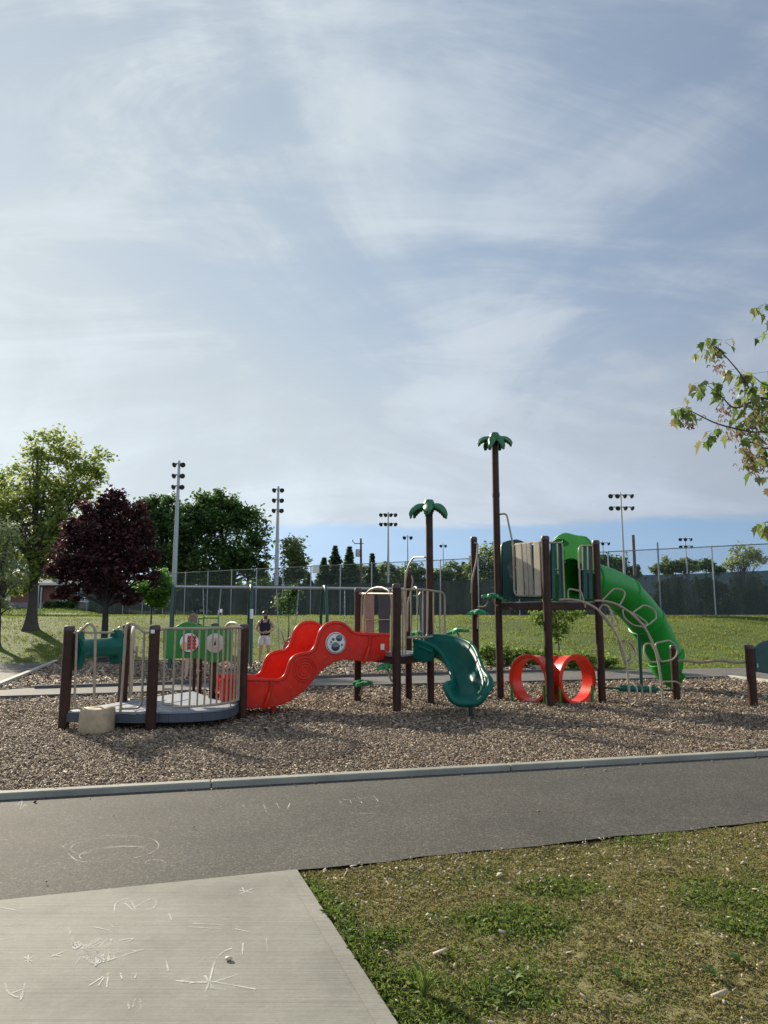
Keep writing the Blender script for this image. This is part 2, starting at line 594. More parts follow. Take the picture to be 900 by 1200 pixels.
# ------------------------------------------------------------------ terrain
def sstep(t):
    t = np.clip(t, 0, 1)
    return t * t * (3 - 2 * t)
TOPZ = 1.6
def y_foot(x):
    x = np.asarray(x, dtype=float)
    t = sstep((x - 0.5) / 4.0)
    right = 21.6 + 0.22 * np.clip(x - 4.5, 0, 12)
    return 25.0 * (1 - t) + right * t
def terrain(x, y):
    x = np.asarray(x, dtype=float); y = np.asarray(y, dtype=float)
    t = np.clip((y - y_foot(x)) / 13.0, 0, 1)
    h = TOPZ * (0.5 * t + 0.5 * sstep(t))
    h = h + 0.7 * sstep((y - 57) / 13.0) * sstep((-x - 22) / 8.0)
    h = h + 0.05 * np.sin(x * 0.7 + 1.3) * np.sin(y * 0.9) * np.clip((y - y_foot(x)) / 3, 0, 1)
    return h
def ground_mat(name, stops, s1, s2, bump, rough=0.9, extra=None):
    m, nt, out = new_mat(name)
    tc = N(nt, 'ShaderNodeTexCoord')
    n1 = N(nt, 'ShaderNodeTexNoise', i_Scale=s1, i_Detail=7.0, i_Roughness=0.65)
    n2 = N(nt, 'ShaderNodeTexNoise', i_Scale=s2, i_Detail=4.0, i_Roughness=0.7)
    L(nt, tc.outputs['Object'], n1.inputs['Vector']); L(nt, tc.outputs['Object'], n2.inputs['Vector'])
    mx = N(nt, 'ShaderNodeMix', data_type='FLOAT')
    mx.inputs[0].default_value = 0.5
    L(nt, n1.outputs['Fac'], mx.inputs[2]); L(nt, n2.outputs['Fac'], mx.inputs[3])
    r = ramp(nt, stops)
    L(nt, mx.outputs[0], r.inputs['Fac'])
    b = N(nt, 'ShaderNodeBsdfPrincipled')
    b.inputs['Roughness'].default_value = rough
    b.inputs['Specular IOR Level'].default_value = 0.25
    L(nt, r.outputs['Color'], b.inputs['Base Color'])
    bp = N(nt, 'ShaderNodeBump')
    bp.inputs['Strength'].default_value = bump
    bp.inputs['Distance'].default_value = 0.02
    L(nt, n2.outputs['Fac'], bp.inputs['Height'])
    L(nt, bp.outputs['Normal'], b.inputs['Normal'])
    L(nt, b.outputs[0], out.inputs['Surface'])
    return m
M['lawn'] = ground_mat('lawn_soil', [(0.3, (0.04, 0.065, 0.010)), (0.5, (0.065, 0.10, 0.016)), (0.62, (0.10, 0.13, 0.024)), (0.75, (0.12, 0.13, 0.04))], 0.5, 14, 0.8)
M['soil'] = ground_mat('dry_soil', [(0.3, (0.12, 0.12, 0.045)), (0.5, (0.19, 0.17, 0.075)), (0.7, (0.29, 0.24, 0.13))], 1.4, 60, 0.8)

ys = np.concatenate([np.arange(-40, 18, 4), np.arange(18, 46, 0.7), np.arange(46, 120, 6), [150, 220, 400, 900]])
xs = np.concatenate([[-900, -400, -200, -120, -80, -60], np.arange(-45, 46, 1.0), [60, 80, 120, 200, 400, 900]])
b = MB()
XX, YY = np.meshgrid(xs, ys)
ZZ = terrain(XX, YY) - 0.03
b.grid([[Vector((XX[i, j], YY[i, j], ZZ[i, j])) for j in range(len(xs))] for i in range(len(ys))])
set_kind(b.build('lawn', M['lawn'], org=(0, 0, 0), recalc=False))

def sheet(name, poly, z, mat, kind=True):
    b = MB()
    b.add([(p[0], p[1], z) for p in poly], [tuple(range(len(poly)))])
    o = b.build(name, mat, smooth=False, org=(0, 0, 0))
    for pl in o.data.polygons:
        if pl.normal.z < 0: pl.flip()
    return set_kind(o)

# wood chips ---------------------------------------------------------------
def chip_mat():
    m, nt, out = new_mat('wood_chip_ground')
    tc = N(nt, 'ShaderNodeTexCoord')
    mp = N(nt, 'ShaderNodeMapping'); mp.inputs['Scale'].default_value = (1, 1.5, 1); mp.inputs['Rotation'].default_value = (0, 0, 0.5)
    L(nt, tc.outputs['Object'], mp.inputs['Vector'])
    v = N(nt, 'ShaderNodeTexVoronoi', i_Scale=34.0)
    L(nt, mp.outputs[0], v.inputs['Vector'])
    sp = N(nt, 'ShaderNodeSeparateColor')
    L(nt, v.outputs['Color'], sp.inputs[0])
    r = ramp(nt, [(0.0, (0.04, 0.029, 0.018)), (0.35, (0.10, 0.075, 0.05)), (0.7, (0.19, 0.148, 0.102)), (1.0, (0.33, 0.27, 0.195))])
    L(nt, sp.outputs[0], r.inputs['Fac'])
    b = N(nt, 'ShaderNodeBsdfPrincipled'); b.inputs['Roughness'].default_value = 0.85
    b.inputs['Specular IOR Level'].default_value = 0.2
    L(nt, r.outputs[0], b.inputs['Base Color'])
    bp = N(nt, 'ShaderNodeBump'); bp.inputs['Strength'].default_value = 0.9; bp.inputs['Distance'].default_value = 0.03
    L(nt, sp.outputs[1], bp.inputs['Height']); L(nt, bp.outputs[0], b.inputs['Normal'])
    L(nt, b.outputs[0], out.inputs['Surface'])
    return m
M['chip_ground'] = chip_mat()
M['chips'] = leafmat('wood_chips', [(0.06, 0.041, 0.027), (0.15, 0.108, 0.075), (0.23, 0.173, 0.123), (0.31, 0.245, 0.18), (0.48, 0.405, 0.32)], 0.75, 0.0, 0.2)

K0, K1 = G(0, 938), G(900, 886)                      # foot of the kerb, path side
KD = (K1 - K0).normalized()
KN = Vector((-KD.y, KD.x, 0))                        # away from the camera
def kline(s, off=0.0):
    q = K0 + KD * s + KN * off
    return Vector((q.x, q.y, 0))
def asphalt_mat(name, c, sc=320.0):
    m, nt, out = new_mat(name)
    tc = N(nt, 'ShaderNodeTexCoord')
    v = N(nt, 'ShaderNodeTexVoronoi', i_Scale=sc * 0.3)
    L(nt, tc.outputs['Object'], v.inputs['Vector'])
    n = N(nt, 'ShaderNodeTexNoise', i_Scale=1.3, i_Detail=8.0, i_Roughness=0.6)
    L(nt, tc.outputs['Object'], n.inputs['Vector'])
    n3 = N(nt, 'ShaderNodeTexNoise', i_Scale=70.0, i_Detail=5.0, i_Roughness=0.75)
    L(nt, tc.outputs['Object'], n3.inputs['Vector'])
    sp = N(nt, 'ShaderNodeSeparateColor'); L(nt, v.outputs['Color'], sp.inputs[0])
    r = ramp(nt, [(0.0, scl(c, 0.5)), (0.45, scl(c, 0.9)), (0.85, scl(c, 1.2)), (1.0, scl(c, 2.1))])
    L(nt, sp.outputs[0], r.inputs['Fac'])
    r2 = ramp(nt, [(0.3, (0.78, 0.78, 0.78)), (0.7, (1.2, 1.17, 1.12))])
    L(nt, n.outputs['Fac'], r2.inputs['Fac'])
    r3 = ramp(nt, [(0.34, (0.5, 0.5, 0.5)), (0.66, (1.5, 1.48, 1.45))])
    L(nt, n3.outputs['Fac'], r3.inputs['Fac'])
    mm = N(nt, 'ShaderNodeMix', data_type='RGBA', blend_type='MULTIPLY'); mm.inputs[0].default_value = 1
    L(nt, r.outputs[0], mm.inputs[6]); L(nt, r2.outputs[0], mm.inputs[7])
    m2 = N(nt, 'ShaderNodeMix', data_type='RGBA', blend_type='MULTIPLY'); m2.inputs[0].default_value = 1
    L(nt, mm.outputs[2], m2.inputs[6]); L(nt, r3.outputs[0], m2.inputs[7])
    b = N(nt, 'ShaderNodeBsdfPrincipled'); b.inputs['Roughness'].default_value = 0.82
    b.inputs['Specular IOR Level'].default_value = 0.3
    L(nt, m2.outputs[2], b.inputs['Base Color'])
    bp = N(nt, 'ShaderNodeBump'); bp.inputs['Strength'].default_value = 0.55; bp.inputs['Distance'].default_value = 0.006
    L(nt, n3.outputs['Fac'], bp.inputs['Height']); L(nt, bp.outputs[0], b.inputs['Normal'])
    L(nt, b.outputs[0], out.inputs['Surface'])
    return m
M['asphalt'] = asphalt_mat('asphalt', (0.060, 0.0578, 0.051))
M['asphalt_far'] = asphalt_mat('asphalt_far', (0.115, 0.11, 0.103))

def concrete_mat(name, c, line_dir=None):
    m, nt, out = new_mat(name)
    tc = N(nt, 'ShaderNodeTexCoord')
    n = N(nt, 'ShaderNodeTexNoise', i_Scale=1.6, i_Detail=8.0, i_Roughness=0.62)
    L(nt, tc.outputs['Object'], n.inputs['Vector'])
    n2 = N(nt, 'ShaderNodeTexNoise', i_Scale=45.0, i_Detail=8.0, i_Roughness=0.75)
    L(nt, tc.outputs['Object'], n2.inputs['Vector'])
    r = ramp(nt, [(0.28, scl(c, 0.72)), (0.5, c), (0.72, scl(c, 1.2))])
    L(nt, n.outputs['Fac'], r.inputs['Fac'])
    r2 = ramp(nt, [(0.3, (0.86, 0.86, 0.86)), (0.7, (1.12, 1.12, 1.12))])
    L(nt, n2.outputs['Fac'], r2.inputs['Fac'])
    mm = N(nt, 'ShaderNodeMix', data_type='RGBA', blend_type='MULTIPLY'); mm.inputs[0].default_value = 1
    L(nt, r.outputs[0], mm.inputs[6]); L(nt, r2.outputs[0], mm.inputs[7])
    b = N(nt, 'ShaderNodeBsdfPrincipled'); b.inputs['Roughness'].default_value = 0.8
    b.inputs['Specular IOR Level'].default_value = 0.3
    h = n2.outputs['Fac']
    col = mm.outputs[2]
    if line_dir is not None:
        # broom marks: fine grooves across the slab, some deeper than the others
        mp = N(nt, 'ShaderNodeMapping'); mp.inputs['Rotation'].default_value = (0, 0, -line_dir)
        mp.inputs['Scale'].default_value = (0.35, 42.0, 1)
        L(nt, tc.outputs['Object'], mp.inputs['Vector'])
        g = N(nt, 'ShaderNodeTexNoise', i_Scale=1.0, i_Detail=6.0, i_Roughness=0.7)
        L(nt, mp.outputs[0], g.inputs['Vector'])
        mp2 = N(nt, 'ShaderNodeMapping'); mp2.inputs['Rotation'].default_value = (0, 0, -line_dir)
        mp2.inputs['Scale'].default_value = (0.22, 15.0, 1)
        L(nt, tc.outputs['Object'], mp2.inputs['Vector'])
        g2 = N(nt, 'ShaderNodeTexNoise', i_Scale=1.0, i_Detail=3.0, i_Roughness=0.5)
        L(nt, mp2.outputs[0], g2.inputs['Vector'])
        pk = N(nt, 'ShaderNodeMapRange', interpolation_type='SMOOTHSTEP')
        pk.inputs['From Min'].default_value = 0.66; pk.inputs['From Max'].default_value = 0.72
        L(nt, g2.outputs['Fac'], pk.inputs['Value'])
        gm = N(nt, 'ShaderNodeMath', operation='SUBTRACT')
        L(nt, g.outputs['Fac'], gm.inputs[0])
        pm = N(nt, 'ShaderNodeMath', operation='MULTIPLY'); pm.inputs[1].default_value = 0.42
        L(nt, pk.outputs[0], pm.inputs[0]); L(nt, pm.outputs[0], gm.inputs[1])
        h = gm.outputs[0]
        r4 = ramp(nt, [(0.3, (0.84, 0.84, 0.84)), (0.7, (1.12, 1.12, 1.12))])
        L(nt, h, r4.inputs['Fac'])
        m3 = N(nt, 'ShaderNodeMix', data_type='RGBA', blend_type='MULTIPLY'); m3.inputs[0].default_value = 0.6
        L(nt, col, m3.inputs[6]); L(nt, r4.outputs[0], m3.inputs[7])
        col = m3.outputs[2]
    L(nt, col, b.inputs['Base Color'])
    bp = N(nt, 'ShaderNodeBump'); bp.inputs['Strength'].default_value = 0.5; bp.inputs['Distance'].default_value = 0.008
    L(nt, h, bp.inputs['Height']); L(nt, bp.outputs[0], b.inputs['Normal'])
    L(nt, b.outputs[0], out.inputs['Surface'])
    return m
M['kerb'] = concrete_mat('kerb_concrete', (0.27, 0.265, 0.22))
M['kerb_pale'] = concrete_mat('pale_kerb_concrete', (0.42, 0.40, 0.34))
M['kerb_dark'] = concrete_mat('dark_edging', (0.10, 0.10, 0.10))

# near path: from the lawn edge to the kerb
A0, A1 = G(0, 1057), G(900, 963)
AD = (A1 - A0).normalized()
path = [A0 - AD * 12, A1 + AD * 14, K1 + KD * 14 + KN * 0.02, K0 - KD * 12 + KN * 0.02]
rag = []
for s in np.arange(-12, 22, 0.22):
    q = A0 + AD * float(s)
    wob = 0.012 * math.sin(s * 5.1) + 0.010 * math.sin(s * 12.7 + 1) + random.uniform(-.008, .008)
    rag.append(Vector((q.x, q.y + wob, 0)))
sheet('asphalt_path', rag + [K1 + KD * 14 + KN * 0.02, K0 - KD * 12 + KN * 0.02], 0.004, M['asphalt'])
# kerb, in cast lengths with open joints
joints = [-12.0]
sj = (G(594, 901) - K0).dot(KD)
while joints[-1] + 3.0 < sj - 6.1: joints.append(joints[-1] + 3.0)
joints += [sj - 6.1, sj - 3.05, sj, sj + 3.05, sj + 6.1, sj + 9.1, sj + 12.1]
b = MB()
for a, c in zip(joints[:-1], joints[1:]):
    p0, p1 = kline(a + 0.004, 0.06), kline(c - 0.004, 0.06)
    p0.z = p1.z = 0.01
    b.beam(p0, p1, 0.12, 0.10)
kerb = set_kind(b.build('kerb', M['kerb'], bevel=0.012, org=(0, 0, 0)))

# far path and the two chip beds
low_px = [(-260, 833), (-60, 822), (100, 817), (350, 808), (600, 802), (855, 795.5)]
up_px = [(-260, 812), (-60, 808), (40, 806), (200, 801), (420, 792), (640, 786), (860, 783), (1000, 781.5)]
low = [G(*q) for q in low_px]
up = [G(*q) for q in up_px]
corner = low[-1]
side_pts = [G(900, 801), G(960, 808)]
bed_end = [Vector((13.5, 12.0, 0)), K1 + KD * 12 + KN * 0.10]
bed_poly = low + side_pts + bed_end + [K0 - KD * 12 + KN * 0.10]
sheet('wood_chip_bed', bed_poly, 0.02, M['chip_ground'])
far_path = low[:-1] + [corner] + side_pts + [Vector((30, 13.0, 0)), Vector((30, 24.5, 0))] + list(reversed(up[1:])) + [Vector((-9.3, 24.2, 0)), Vector((-11.3, 25.2, 0)), Vector((-19, 26.0, 0)), Vector((-22, 18, 0))]
# keep the far lawn edge of the path: clip to what the photo shows on the right
far_path = low + side_pts + [Vector((26, 15.0, 0)), G(1300, 779)] + list(reversed(up))
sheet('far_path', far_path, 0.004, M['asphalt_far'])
swing_poly = [G(-8, 809), G(66, 777), G(310, 776), G(480, 776.5), G(590, 777.5), G(640, 786)] + [G(420, 792), G(200, 801), G(40, 806)]
sheet('swing_chip_bed', swing_poly, 0.016, M['chip_ground'])
side_path = [G(-8, 809), G(66, 777), G(40, 776.5), G(-240, 778), G(-420, 800), G(-260, 812)]
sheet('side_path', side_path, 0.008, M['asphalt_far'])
def edging(name, pts, w, h, mat):
    b = MB()
    for p, q in zip(pts[:-1], pts[1:]):
        d = (Vector(q) - Vector(p)).normalized()
        b.beam(Vector(p) + d * 0.003 + Vector((0, 0, h / 2 - 0.02)), Vector(q) - d * 0.003 + Vector((0, 0, h / 2 - 0.02)), w, h)
    return set_kind(b.build(name, mat, bevel=0.01, org=(0, 0, 0)))
edging('swing_bed_kerb', [G(-8, 808), G(66, 776.5)], 0.14, 0.12, M['kerb_pale'])
edging('swing_bed_back_kerb', [G(67, 776), G(310, 775.5), G(480, 776), G(560, 776.5)], 0.14, 0.10, M['kerb_dark'])
edging('swing_bed_end_kerb', [G(562, 776.5), G(592, 779), G(642, 786)], 0.16, 0.13, M['kerb_pale'])
edging('swing_bed_path_kerb', [G(640, 787), G(420, 793), G(200, 802), G(40, 807)], 0.1, 0.09, M['kerb_dark'])
edging('bed_back_kerb', [q for q in low], 0.1, 0.1, M['kerb_dark'])
edging('bed_corner_kerb', [G(856, 795.5), G(900, 801), G(960, 808.5)], 0.16, 0.11, M['kerb_pale'])

# concrete slab, lower left
S0, S1 = G(348, 1020.5), G(465, 1200)
SD = (S1 - S0).normalized()
slab_poly = [S0, S1 + SD * 3.5, Vector((-9, S1.y - 3.0, 0)), A0 - AD * 8]
lq0, lq1 = G(0, 1157), G(280, 1115)
line_ang = math.atan2(lq1.y - lq0.y, lq1.x - lq0.x)
slab = MB()
slab.prism([(p.x, p.y, -0.09) for p in slab_poly], (0, 0, 0.1))
M['slab'] = concrete_mat('broom_finished_concrete', (0.212, 0.205, 0.176), line_ang)
M['slab_edge'] = concrete_mat('trowelled_concrete', (0.216, 0.208, 0.178), math.atan2(SD.y, SD.x))
slab_o = set_kind(slab.build('concrete_slab', M['slab'], org=(0, 0, 0), smooth=False))
SN = Vector((SD.y, -SD.x, 0)); SN = SN if SN.x < 0 else -SN       # into the slab
e0 = S0 + SN * 0.004 + SD * 0.05
b = MB(); b.add([tuple(e0 + Vector((0, 0, .014))), tuple(S1 + SD * 3 + SN * 0.004 + Vector((0, 0, .014))), tuple(S1 + SD * 3 + SN * 0.085 + Vector((0, 0, .014))), tuple(e0 + SN * 0.081 + Vector((0, 0, .014)))], [(0, 1, 2, 3)])
eb = b.build('trowelled_edge', M['slab_edge'], parent=slab_o, smooth=False)
for pl in eb.data.polygons:
    if pl.normal.z < 0: pl.flip()

# chalk marks -------------------------------------------------------------
def chalk_mat():
    m, nt, out = new_mat('chalk')
    tc = N(nt, 'ShaderNodeTexCoord')
    n = N(nt, 'ShaderNodeTexNoise', i_Scale=140.0, i_Detail=5.0, i_Roughness=0.8)
    L(nt, tc.outputs['Object'], n.inputs['Vector'])
    n2 = N(nt, 'ShaderNodeTexNoise', i_Scale=5.0, i_Detail=3.0)
    L(nt, tc.outputs['Object'], n2.inputs['Vector'])
    ad = N(nt, 'ShaderNodeMath', operation='ADD'); L(nt, n.outputs[0], ad.inputs[0]); L(nt, n2.outputs[0], ad.inputs[1])
    mr = N(nt, 'ShaderNodeMapRange'); mr.inputs['From Min'].default_value = 0.88; mr.inputs['From Max'].default_value = 1.16
    mr.inputs['To Max'].default_value = 0.7
    L(nt, ad.outputs[0], mr.inputs['Value'])
    d = N(nt, 'ShaderNodeBsdfDiffuse'); d.inputs['Color'].default_value = (0.75, 0.74, 0.7, 1)
    t = N(nt, 'ShaderNodeBsdfTransparent')
    ms = N(nt, 'ShaderNodeMixShader')
    L(nt, mr.outputs[0], ms.inputs[0]); L(nt, t.outputs[0], ms.inputs[1]); L(nt, d.outputs[0], ms.inputs[2])
    L(nt, ms.outputs[0], out.inputs['Surface'])
    return m
M['chalk'] = chalk_mat()
def ell(cx, cy, rx, ry, a0=0, a1=360, n=26, tilt=0):
    o = []
    for i in range(n + 1):
        a = R(a0 + (a1 - a0) * i / n)
        o.append((cx + rx * math.cos(a), cy + ry * math.sin(a) + tilt * rx * math.cos(a)))
    return o
def chalk(strokes, z, parent, wd=0.011):
    b = MB()
    for st in strokes:
        if len(st) > 2: pts = spl([Vector((q[0], q[1], 0)) for q in st], 4)
        else: pts = [Vector((st[0][0], st[0][1], 0)).lerp(Vector((st[1][0], st[1][1], 0)), i / 6) for i in range(7)]
        pts = [G(q.x, q.y, z) for q in pts]
        l, r = [], []
        for i, q in enumerate(pts):
            t = (pts[min(i + 1, len(pts) - 1)] - pts[max(i - 1, 0)])
            if t.length < 1e-6: t = Vector((1, 0, 0))
            t.normalize(); nn = Vector((-t.y, t.x, 0)) * wd * random.uniform(0.28, 0.55)
            l.append(q + nn); r.append(q - nn)
        b.grid([l, r])
    o = b.build('chalk_drawing', M['chalk'], parent=parent, smooth=False)
    for pl in o.data.polygons:
        if pl.normal.z < 0: pl.flip()
    return o
asph = bpy.data.objects['asphalt_path']
chalk([ell(128, 994, 58, 15, 200, 420, tilt=-.06), ell(130, 992, 47, 11, 150, 330, tilt=-.05), ell(133, 1000, 40, 8, 160, 370, tilt=-.08), [(94, 1001), (130, 993), (170, 992)], [(72, 990), (90, 1008), (120, 1010)], ell(182, 1011, 12, 3.5, 160, 400), [(170, 1022), (176, 1016)]], 0.0055, asph, 0.009)
chalk([[(308, 940), (312, 951)], [(324, 941), (329, 950)], [(336, 949), (340, 941)], [(284, 943), (290, 950)]], 0.0055, asph, 0.008)
chalk([[(395, 936), (400, 941)], [(400, 937), (445, 934)], [(408, 934), (412, 941)], [(420, 934), (424, 941)], [(438, 932), (444, 940)], [(405, 953), (440, 953)], [(20, 944), (26, 938), (24, 948), (30, 942)], [(18, 942), (32, 944)]], 0.0055, asph, 0.007)
zc = 0.0125
scrib = []
for i in range(26):
    cx, cy = random.gauss(104, 9), random.gauss(1115, 6)
    scrib.append([(cx + random.uniform(-12, 12), cy + random.uniform(-7, 7)) for _ in range(4)])
chalk(scrib + [ell(113, 1122, 7, 7), [(88, 1130), (104, 1112), (118, 1104)]], zc, slab_o, 0.009)
chalk([[(128, 1105), (127, 1126)], [(135, 1103), (134, 1124)], [(127, 1112), (150, 1110)], [(127, 1125), (168, 1112)], [(126, 1118), (150, 1113)], [(140, 1102), (150, 1100), (156, 1100), (148, 1104)], [(130, 1100), (131, 1107)], [(150, 1113), (160, 1114)]], zc, slab_o, 0.01)
chalk([[(134, 1070), (136, 1058), (150, 1053), (157, 1062), (158, 1068), (146, 1058)], [(157, 1064), (170, 1056), (182, 1053), (181, 1063), (168, 1066), (157, 1064)]], zc, slab_o, 0.009)
chalk([[(235, 1190), (240, 1165), (246, 1148), (252, 1126), (262, 1115), (272, 1111)], [(205, 1149), (246, 1151), (280, 1141)], [(222, 1152), (246, 1150), (300, 1159)], [(246, 1157), (265, 1160)], [(240, 1143), (250, 1158)]], zc, slab_o, 0.0095)
chalk([[(6, 1152), (10, 1163), (24, 1168), (30, 1150)], [(10, 1165), (50, 1150)], [(24, 1172), (30, 1156)], [(190, 1122), (195, 1127), (197, 1138)], [(285, 1105), (284, 1120)], [(312, 1100), (314, 1118)], [(104, 1155), (118, 1146), (120, 1144)], [(127, 1140), (125, 1157)], [(115, 1155), (122, 1145)], [(141, 1140), (143, 1147)], [(160, 1140), (158, 1146)], [(198, 1070), (201, 1078)], [(150, 1172), (151, 1182)], [(158, 1170), (156, 1180)], [(164, 1170), (165, 1182)]], zc, slab_o, 0.008)
chalk([[(0, 1063), (20, 1067), (32, 1072), (18, 1075), (30, 1081), (4, 1084)], [(20, 1063), (36, 1064)], [(28, 1127), (38, 1121)], [(33, 1119), (33, 1130)], [(28, 1121), (38, 1127)], [(60, 1121), (74, 1115)], [(62, 1119), (78, 1121)], [(280, 1048), (296, 1041)], [(284, 1040), (287, 1046)], [(280, 1043), (296, 1046)], [(0, 1101), (18, 1098)], [(70, 1082), (82, 1090), (80, 1100)], [(110, 1086), (128, 1090)], [(125, 1078), (132, 1086)], [(225, 1082), (262, 1084), (240, 1090)], [(222, 1086), (258, 1088)], [(275, 1088), (292, 1092)]], zc, slab_o, 0.006)

def dust_mat():
    m, nt, out = new_mat('chalk_dust')
    tc = N(nt, 'ShaderNodeTexCoord')
    n = N(nt, 'ShaderNodeTexNoise', i_Scale=14.0, i_Detail=9.0, i_Roughness=0.75)
    L(nt, tc.outputs['Object'], n.inputs['Vector'])
    mr = N(nt, 'ShaderNodeMapRange', interpolation_type='SMOOTHSTEP'); mr.inputs['From Min'].default_value = 0.52; mr.inputs['From Max'].default_value = 0.8
    mr.inputs['To Max'].default_value = 0.42
    L(nt, n.outputs[0], mr.inputs['Value'])
    d = N(nt, 'ShaderNodeBsdfDiffuse'); d.inputs['Color'].default_value = (0.7, 0.69, 0.65, 1)
    t = N(nt, 'ShaderNodeBsdfTransparent'); ms = N(nt, 'ShaderNodeMixShader')
    L(nt, mr.outputs[0], ms.inputs[0]); L(nt, t.outputs[0], ms.inputs[1]); L(nt, d.outputs[0], ms.inputs[2]); L(nt, ms.outputs[0], out.inputs['Surface'])
    return m
M['dust'] = dust_mat()
for (cx, cy, rx, ry, zq, par) in ((105, 1116, 26, 13, .0112, slab_o), (145, 1112, 26, 12, .0112, slab_o), (20, 1072, 26, 14, .0112, slab_o), (245, 1086, 34, 12, .0112, slab_o), (288, 1045, 16, 8, .0112, slab_o), (150, 1060, 22, 8, .0112, slab_o), (25, 944, 14, 7, .0050, asph), (425, 940, 34, 8, .0050, asph), (60, 1140, 40, 16, .0112, slab_o), (230, 1150, 50, 18, .0112, slab_o)):
    b = MB(); b.add([G(cx + rx * math.cos(a_), cy + ry * math.sin(a_), zq) for a_ in np.linspace(0, 2 * math.pi, 25)[:-1]], [tuple(range(24))])
    o = b.build('chalk_smear', M['dust'], parent=par, smooth=False)
    for pl in o.data.polygons:
        if pl.normal.z < 0: pl.flip()

# scattered chips --------------------------------------------------------
def in_poly(x, y, poly):
    n = len(poly); c = np.zeros(len(x), bool); j = n - 1
    for i in range(n):
        xi, yi, xj, yj = poly[i][0], poly[i][1], poly[j][0], poly[j][1]
        with np.errstate(divide='ignore', invalid='ignore'):
            c ^= ((yi > y) != (yj > y)) & (x < (xj - xi) * (y - yi) / (yj - yi + 1e-12) + xi)
        j = i
    return c
def chips(n, x0, x1, y0, y1, poly, zb, ln, wd, th, pile=0.03, keep=None):
    x = RNG.uniform(x0, x1, n); y = RNG.uniform(y0, y1, n)
    k = in_poly(x, y, poly)
    k &= np.abs(x) < y * 0.56 + 1.2
    if keep is not None: k &= keep(x, y)
    x, y = x[k], y[k]; n = len(x)
    z = zb + RNG.uniform(0, pile, n) + 0.012 * np.clip(np.sin(x * 1.9 + 2 * np.sin(y * .9)) * np.sin(y * 2.3 + x * .7), 0, 1) * (pile > 0.02)
    yaw = RNG.uniform(0, 2 * np.pi, n); pit = RNG.normal(0, 0.35, n); rol = RNG.normal(0, 0.45, n)
    l = ln * RNG.lognormal(0, 0.4, n) / 2; w_ = wd * RNG.lognormal(0, 0.4, n) / 2; t = th * RNG.uniform(0.6, 1.5, n) / 2
    cy, sy, cp, sp_, cr, sr = np.cos(yaw), np.sin(yaw), np.cos(pit), np.sin(pit), np.cos(rol), np.sin(rol)
    ex = np.stack([cy * cp, sy * cp, sp_], 1)
    ey0 = np.stack([-sy, cy, np.zeros(n)], 1)
    ez0 = np.cross(ex, ey0)
    ey = ey0 * cr[:, None] + ez0 * sr[:, None]
    ez = np.cross(ex, ey)
    c = np.stack([x, y, z], 1)
    vs = []
    for sgz in (-1, 1):
        for sx_, sy_ in ((-1, -1), (1, -0.7), (0.9, 0.8), (-0.9, 1)):
            vs.append(c + ex * (l * sx_)[:, None] + ey * (w_ * sy_)[:, None] + ez * (t * sgz)[:, None])
    V = np.stack(vs, 1)
    f = np.array([(4, 5, 6, 7), (0, 1, 5, 4), (1, 2, 6, 5), (2, 3, 7, 6), (3, 0, 4, 7)])
    Fc = (np.arange(n) * 8)[:, None, None] + f[None]
    return V.reshape(-1, 3), Fc.reshape(-1, 4)
def chip_object(name, sets, mat):
    vs, fs, b0 = [], [], 0
    for v, f in sets:
        vs.append(v); fs.append(f + b0); b0 += len(v)
    o = np_mesh(name, np.concatenate(vs), 4, mat, faces=np.concatenate(fs))
    return tag(o, 'loose brown and tan wood chips covering the play area', 'wood chips', kind='stuff')
bed2 = [(p[0], p[1]) for p in bed_poly]
chip_object('wood_chips', [
    chips(130000, -8, 10, 6.6, 10.2, bed2, 0.022, 0.030, 0.011, 0.004),
    chips(62000, -10, 12, 10.2, 14.0, bed2, 0.022, 0.042, 0.015, 0.005),
    chips(26000, -12, 14, 14.0, 20.0, bed2, 0.022, 0.065, 0.024, 0.007)], M['chips'])
o = chip_object('swing_wood_chips', [chips(20000, -13, 6, 16, 26, [(p[0], p[1]) for p in swing_poly], 0.018, 0.10, 0.035, 0.009)], M['chips'])
o['label'] = 'wood chips spread under the swing set beyond the far path'
# ================================================================== play structures
def post(parent, base, top_z, r=0.068, name='post', cap=True):
    b = MB()
    x, y = base[0], base[1]
    b.lathe([(r, -0.12), (r, top_z - 0.03)], (x, y, 0), n=20, caps=False)
    o = b.build(name, M['post'], parent)
    if cap:
        c = MB()
        c.lathe([(r + 0.004, top_z - 0.075), (r + 0.004, top_z - 0.03), (r * 0.93, top_z - 0.008), (r * 0.6, top_z), (0.0, top_z + 0.002)], (x, y, 0), n=20)
        c.build('post_cap', M['post_cap'], o)
    return o

def pipe(pts, r=0.018, n=10, closed=False):
    return MB().tube(pts, r, n, closed=closed)

def bolt_heads(mb, pts, nrm, r=0.013):
    for p in pts:
        mb.lathe([(r, 0), (r, 0.006), (r * 0.5, 0.011), (0, 0.011)], p, nrm, n=10)

# ------------------------------------------------------------------ toddler platform
DZ = 0.28
pA, pB, pC = G(74, 857), G(176, 859), G(283, 845)
pD, pE, pK = G(144, 822, DZ), G(249, 818, DZ), G(226, 810, DZ)
for q_ in (pD, pE, pK): q_.z = 0.0
tod = empty('toddler_platform', ((pA.x + pC.x) / 2, (pA.y + pC.y) / 2 + 0.5, 0),
            'low grey play platform with tan railings and a green activity panel beside the red slide', 'play platform')
for p, px, py in ((pA, 78, 733), (pB, 182, 732), (pC, 288, 731), (pD, 150, 732), (pE, 248, 730)):
    post(tod, p, P(px, py, p.y).z, 0.074 if p.y < 11.6 else 0.066)
post(tod, (pD.x - 0.16, pD.y + 0.35), 1.0, 0.05)

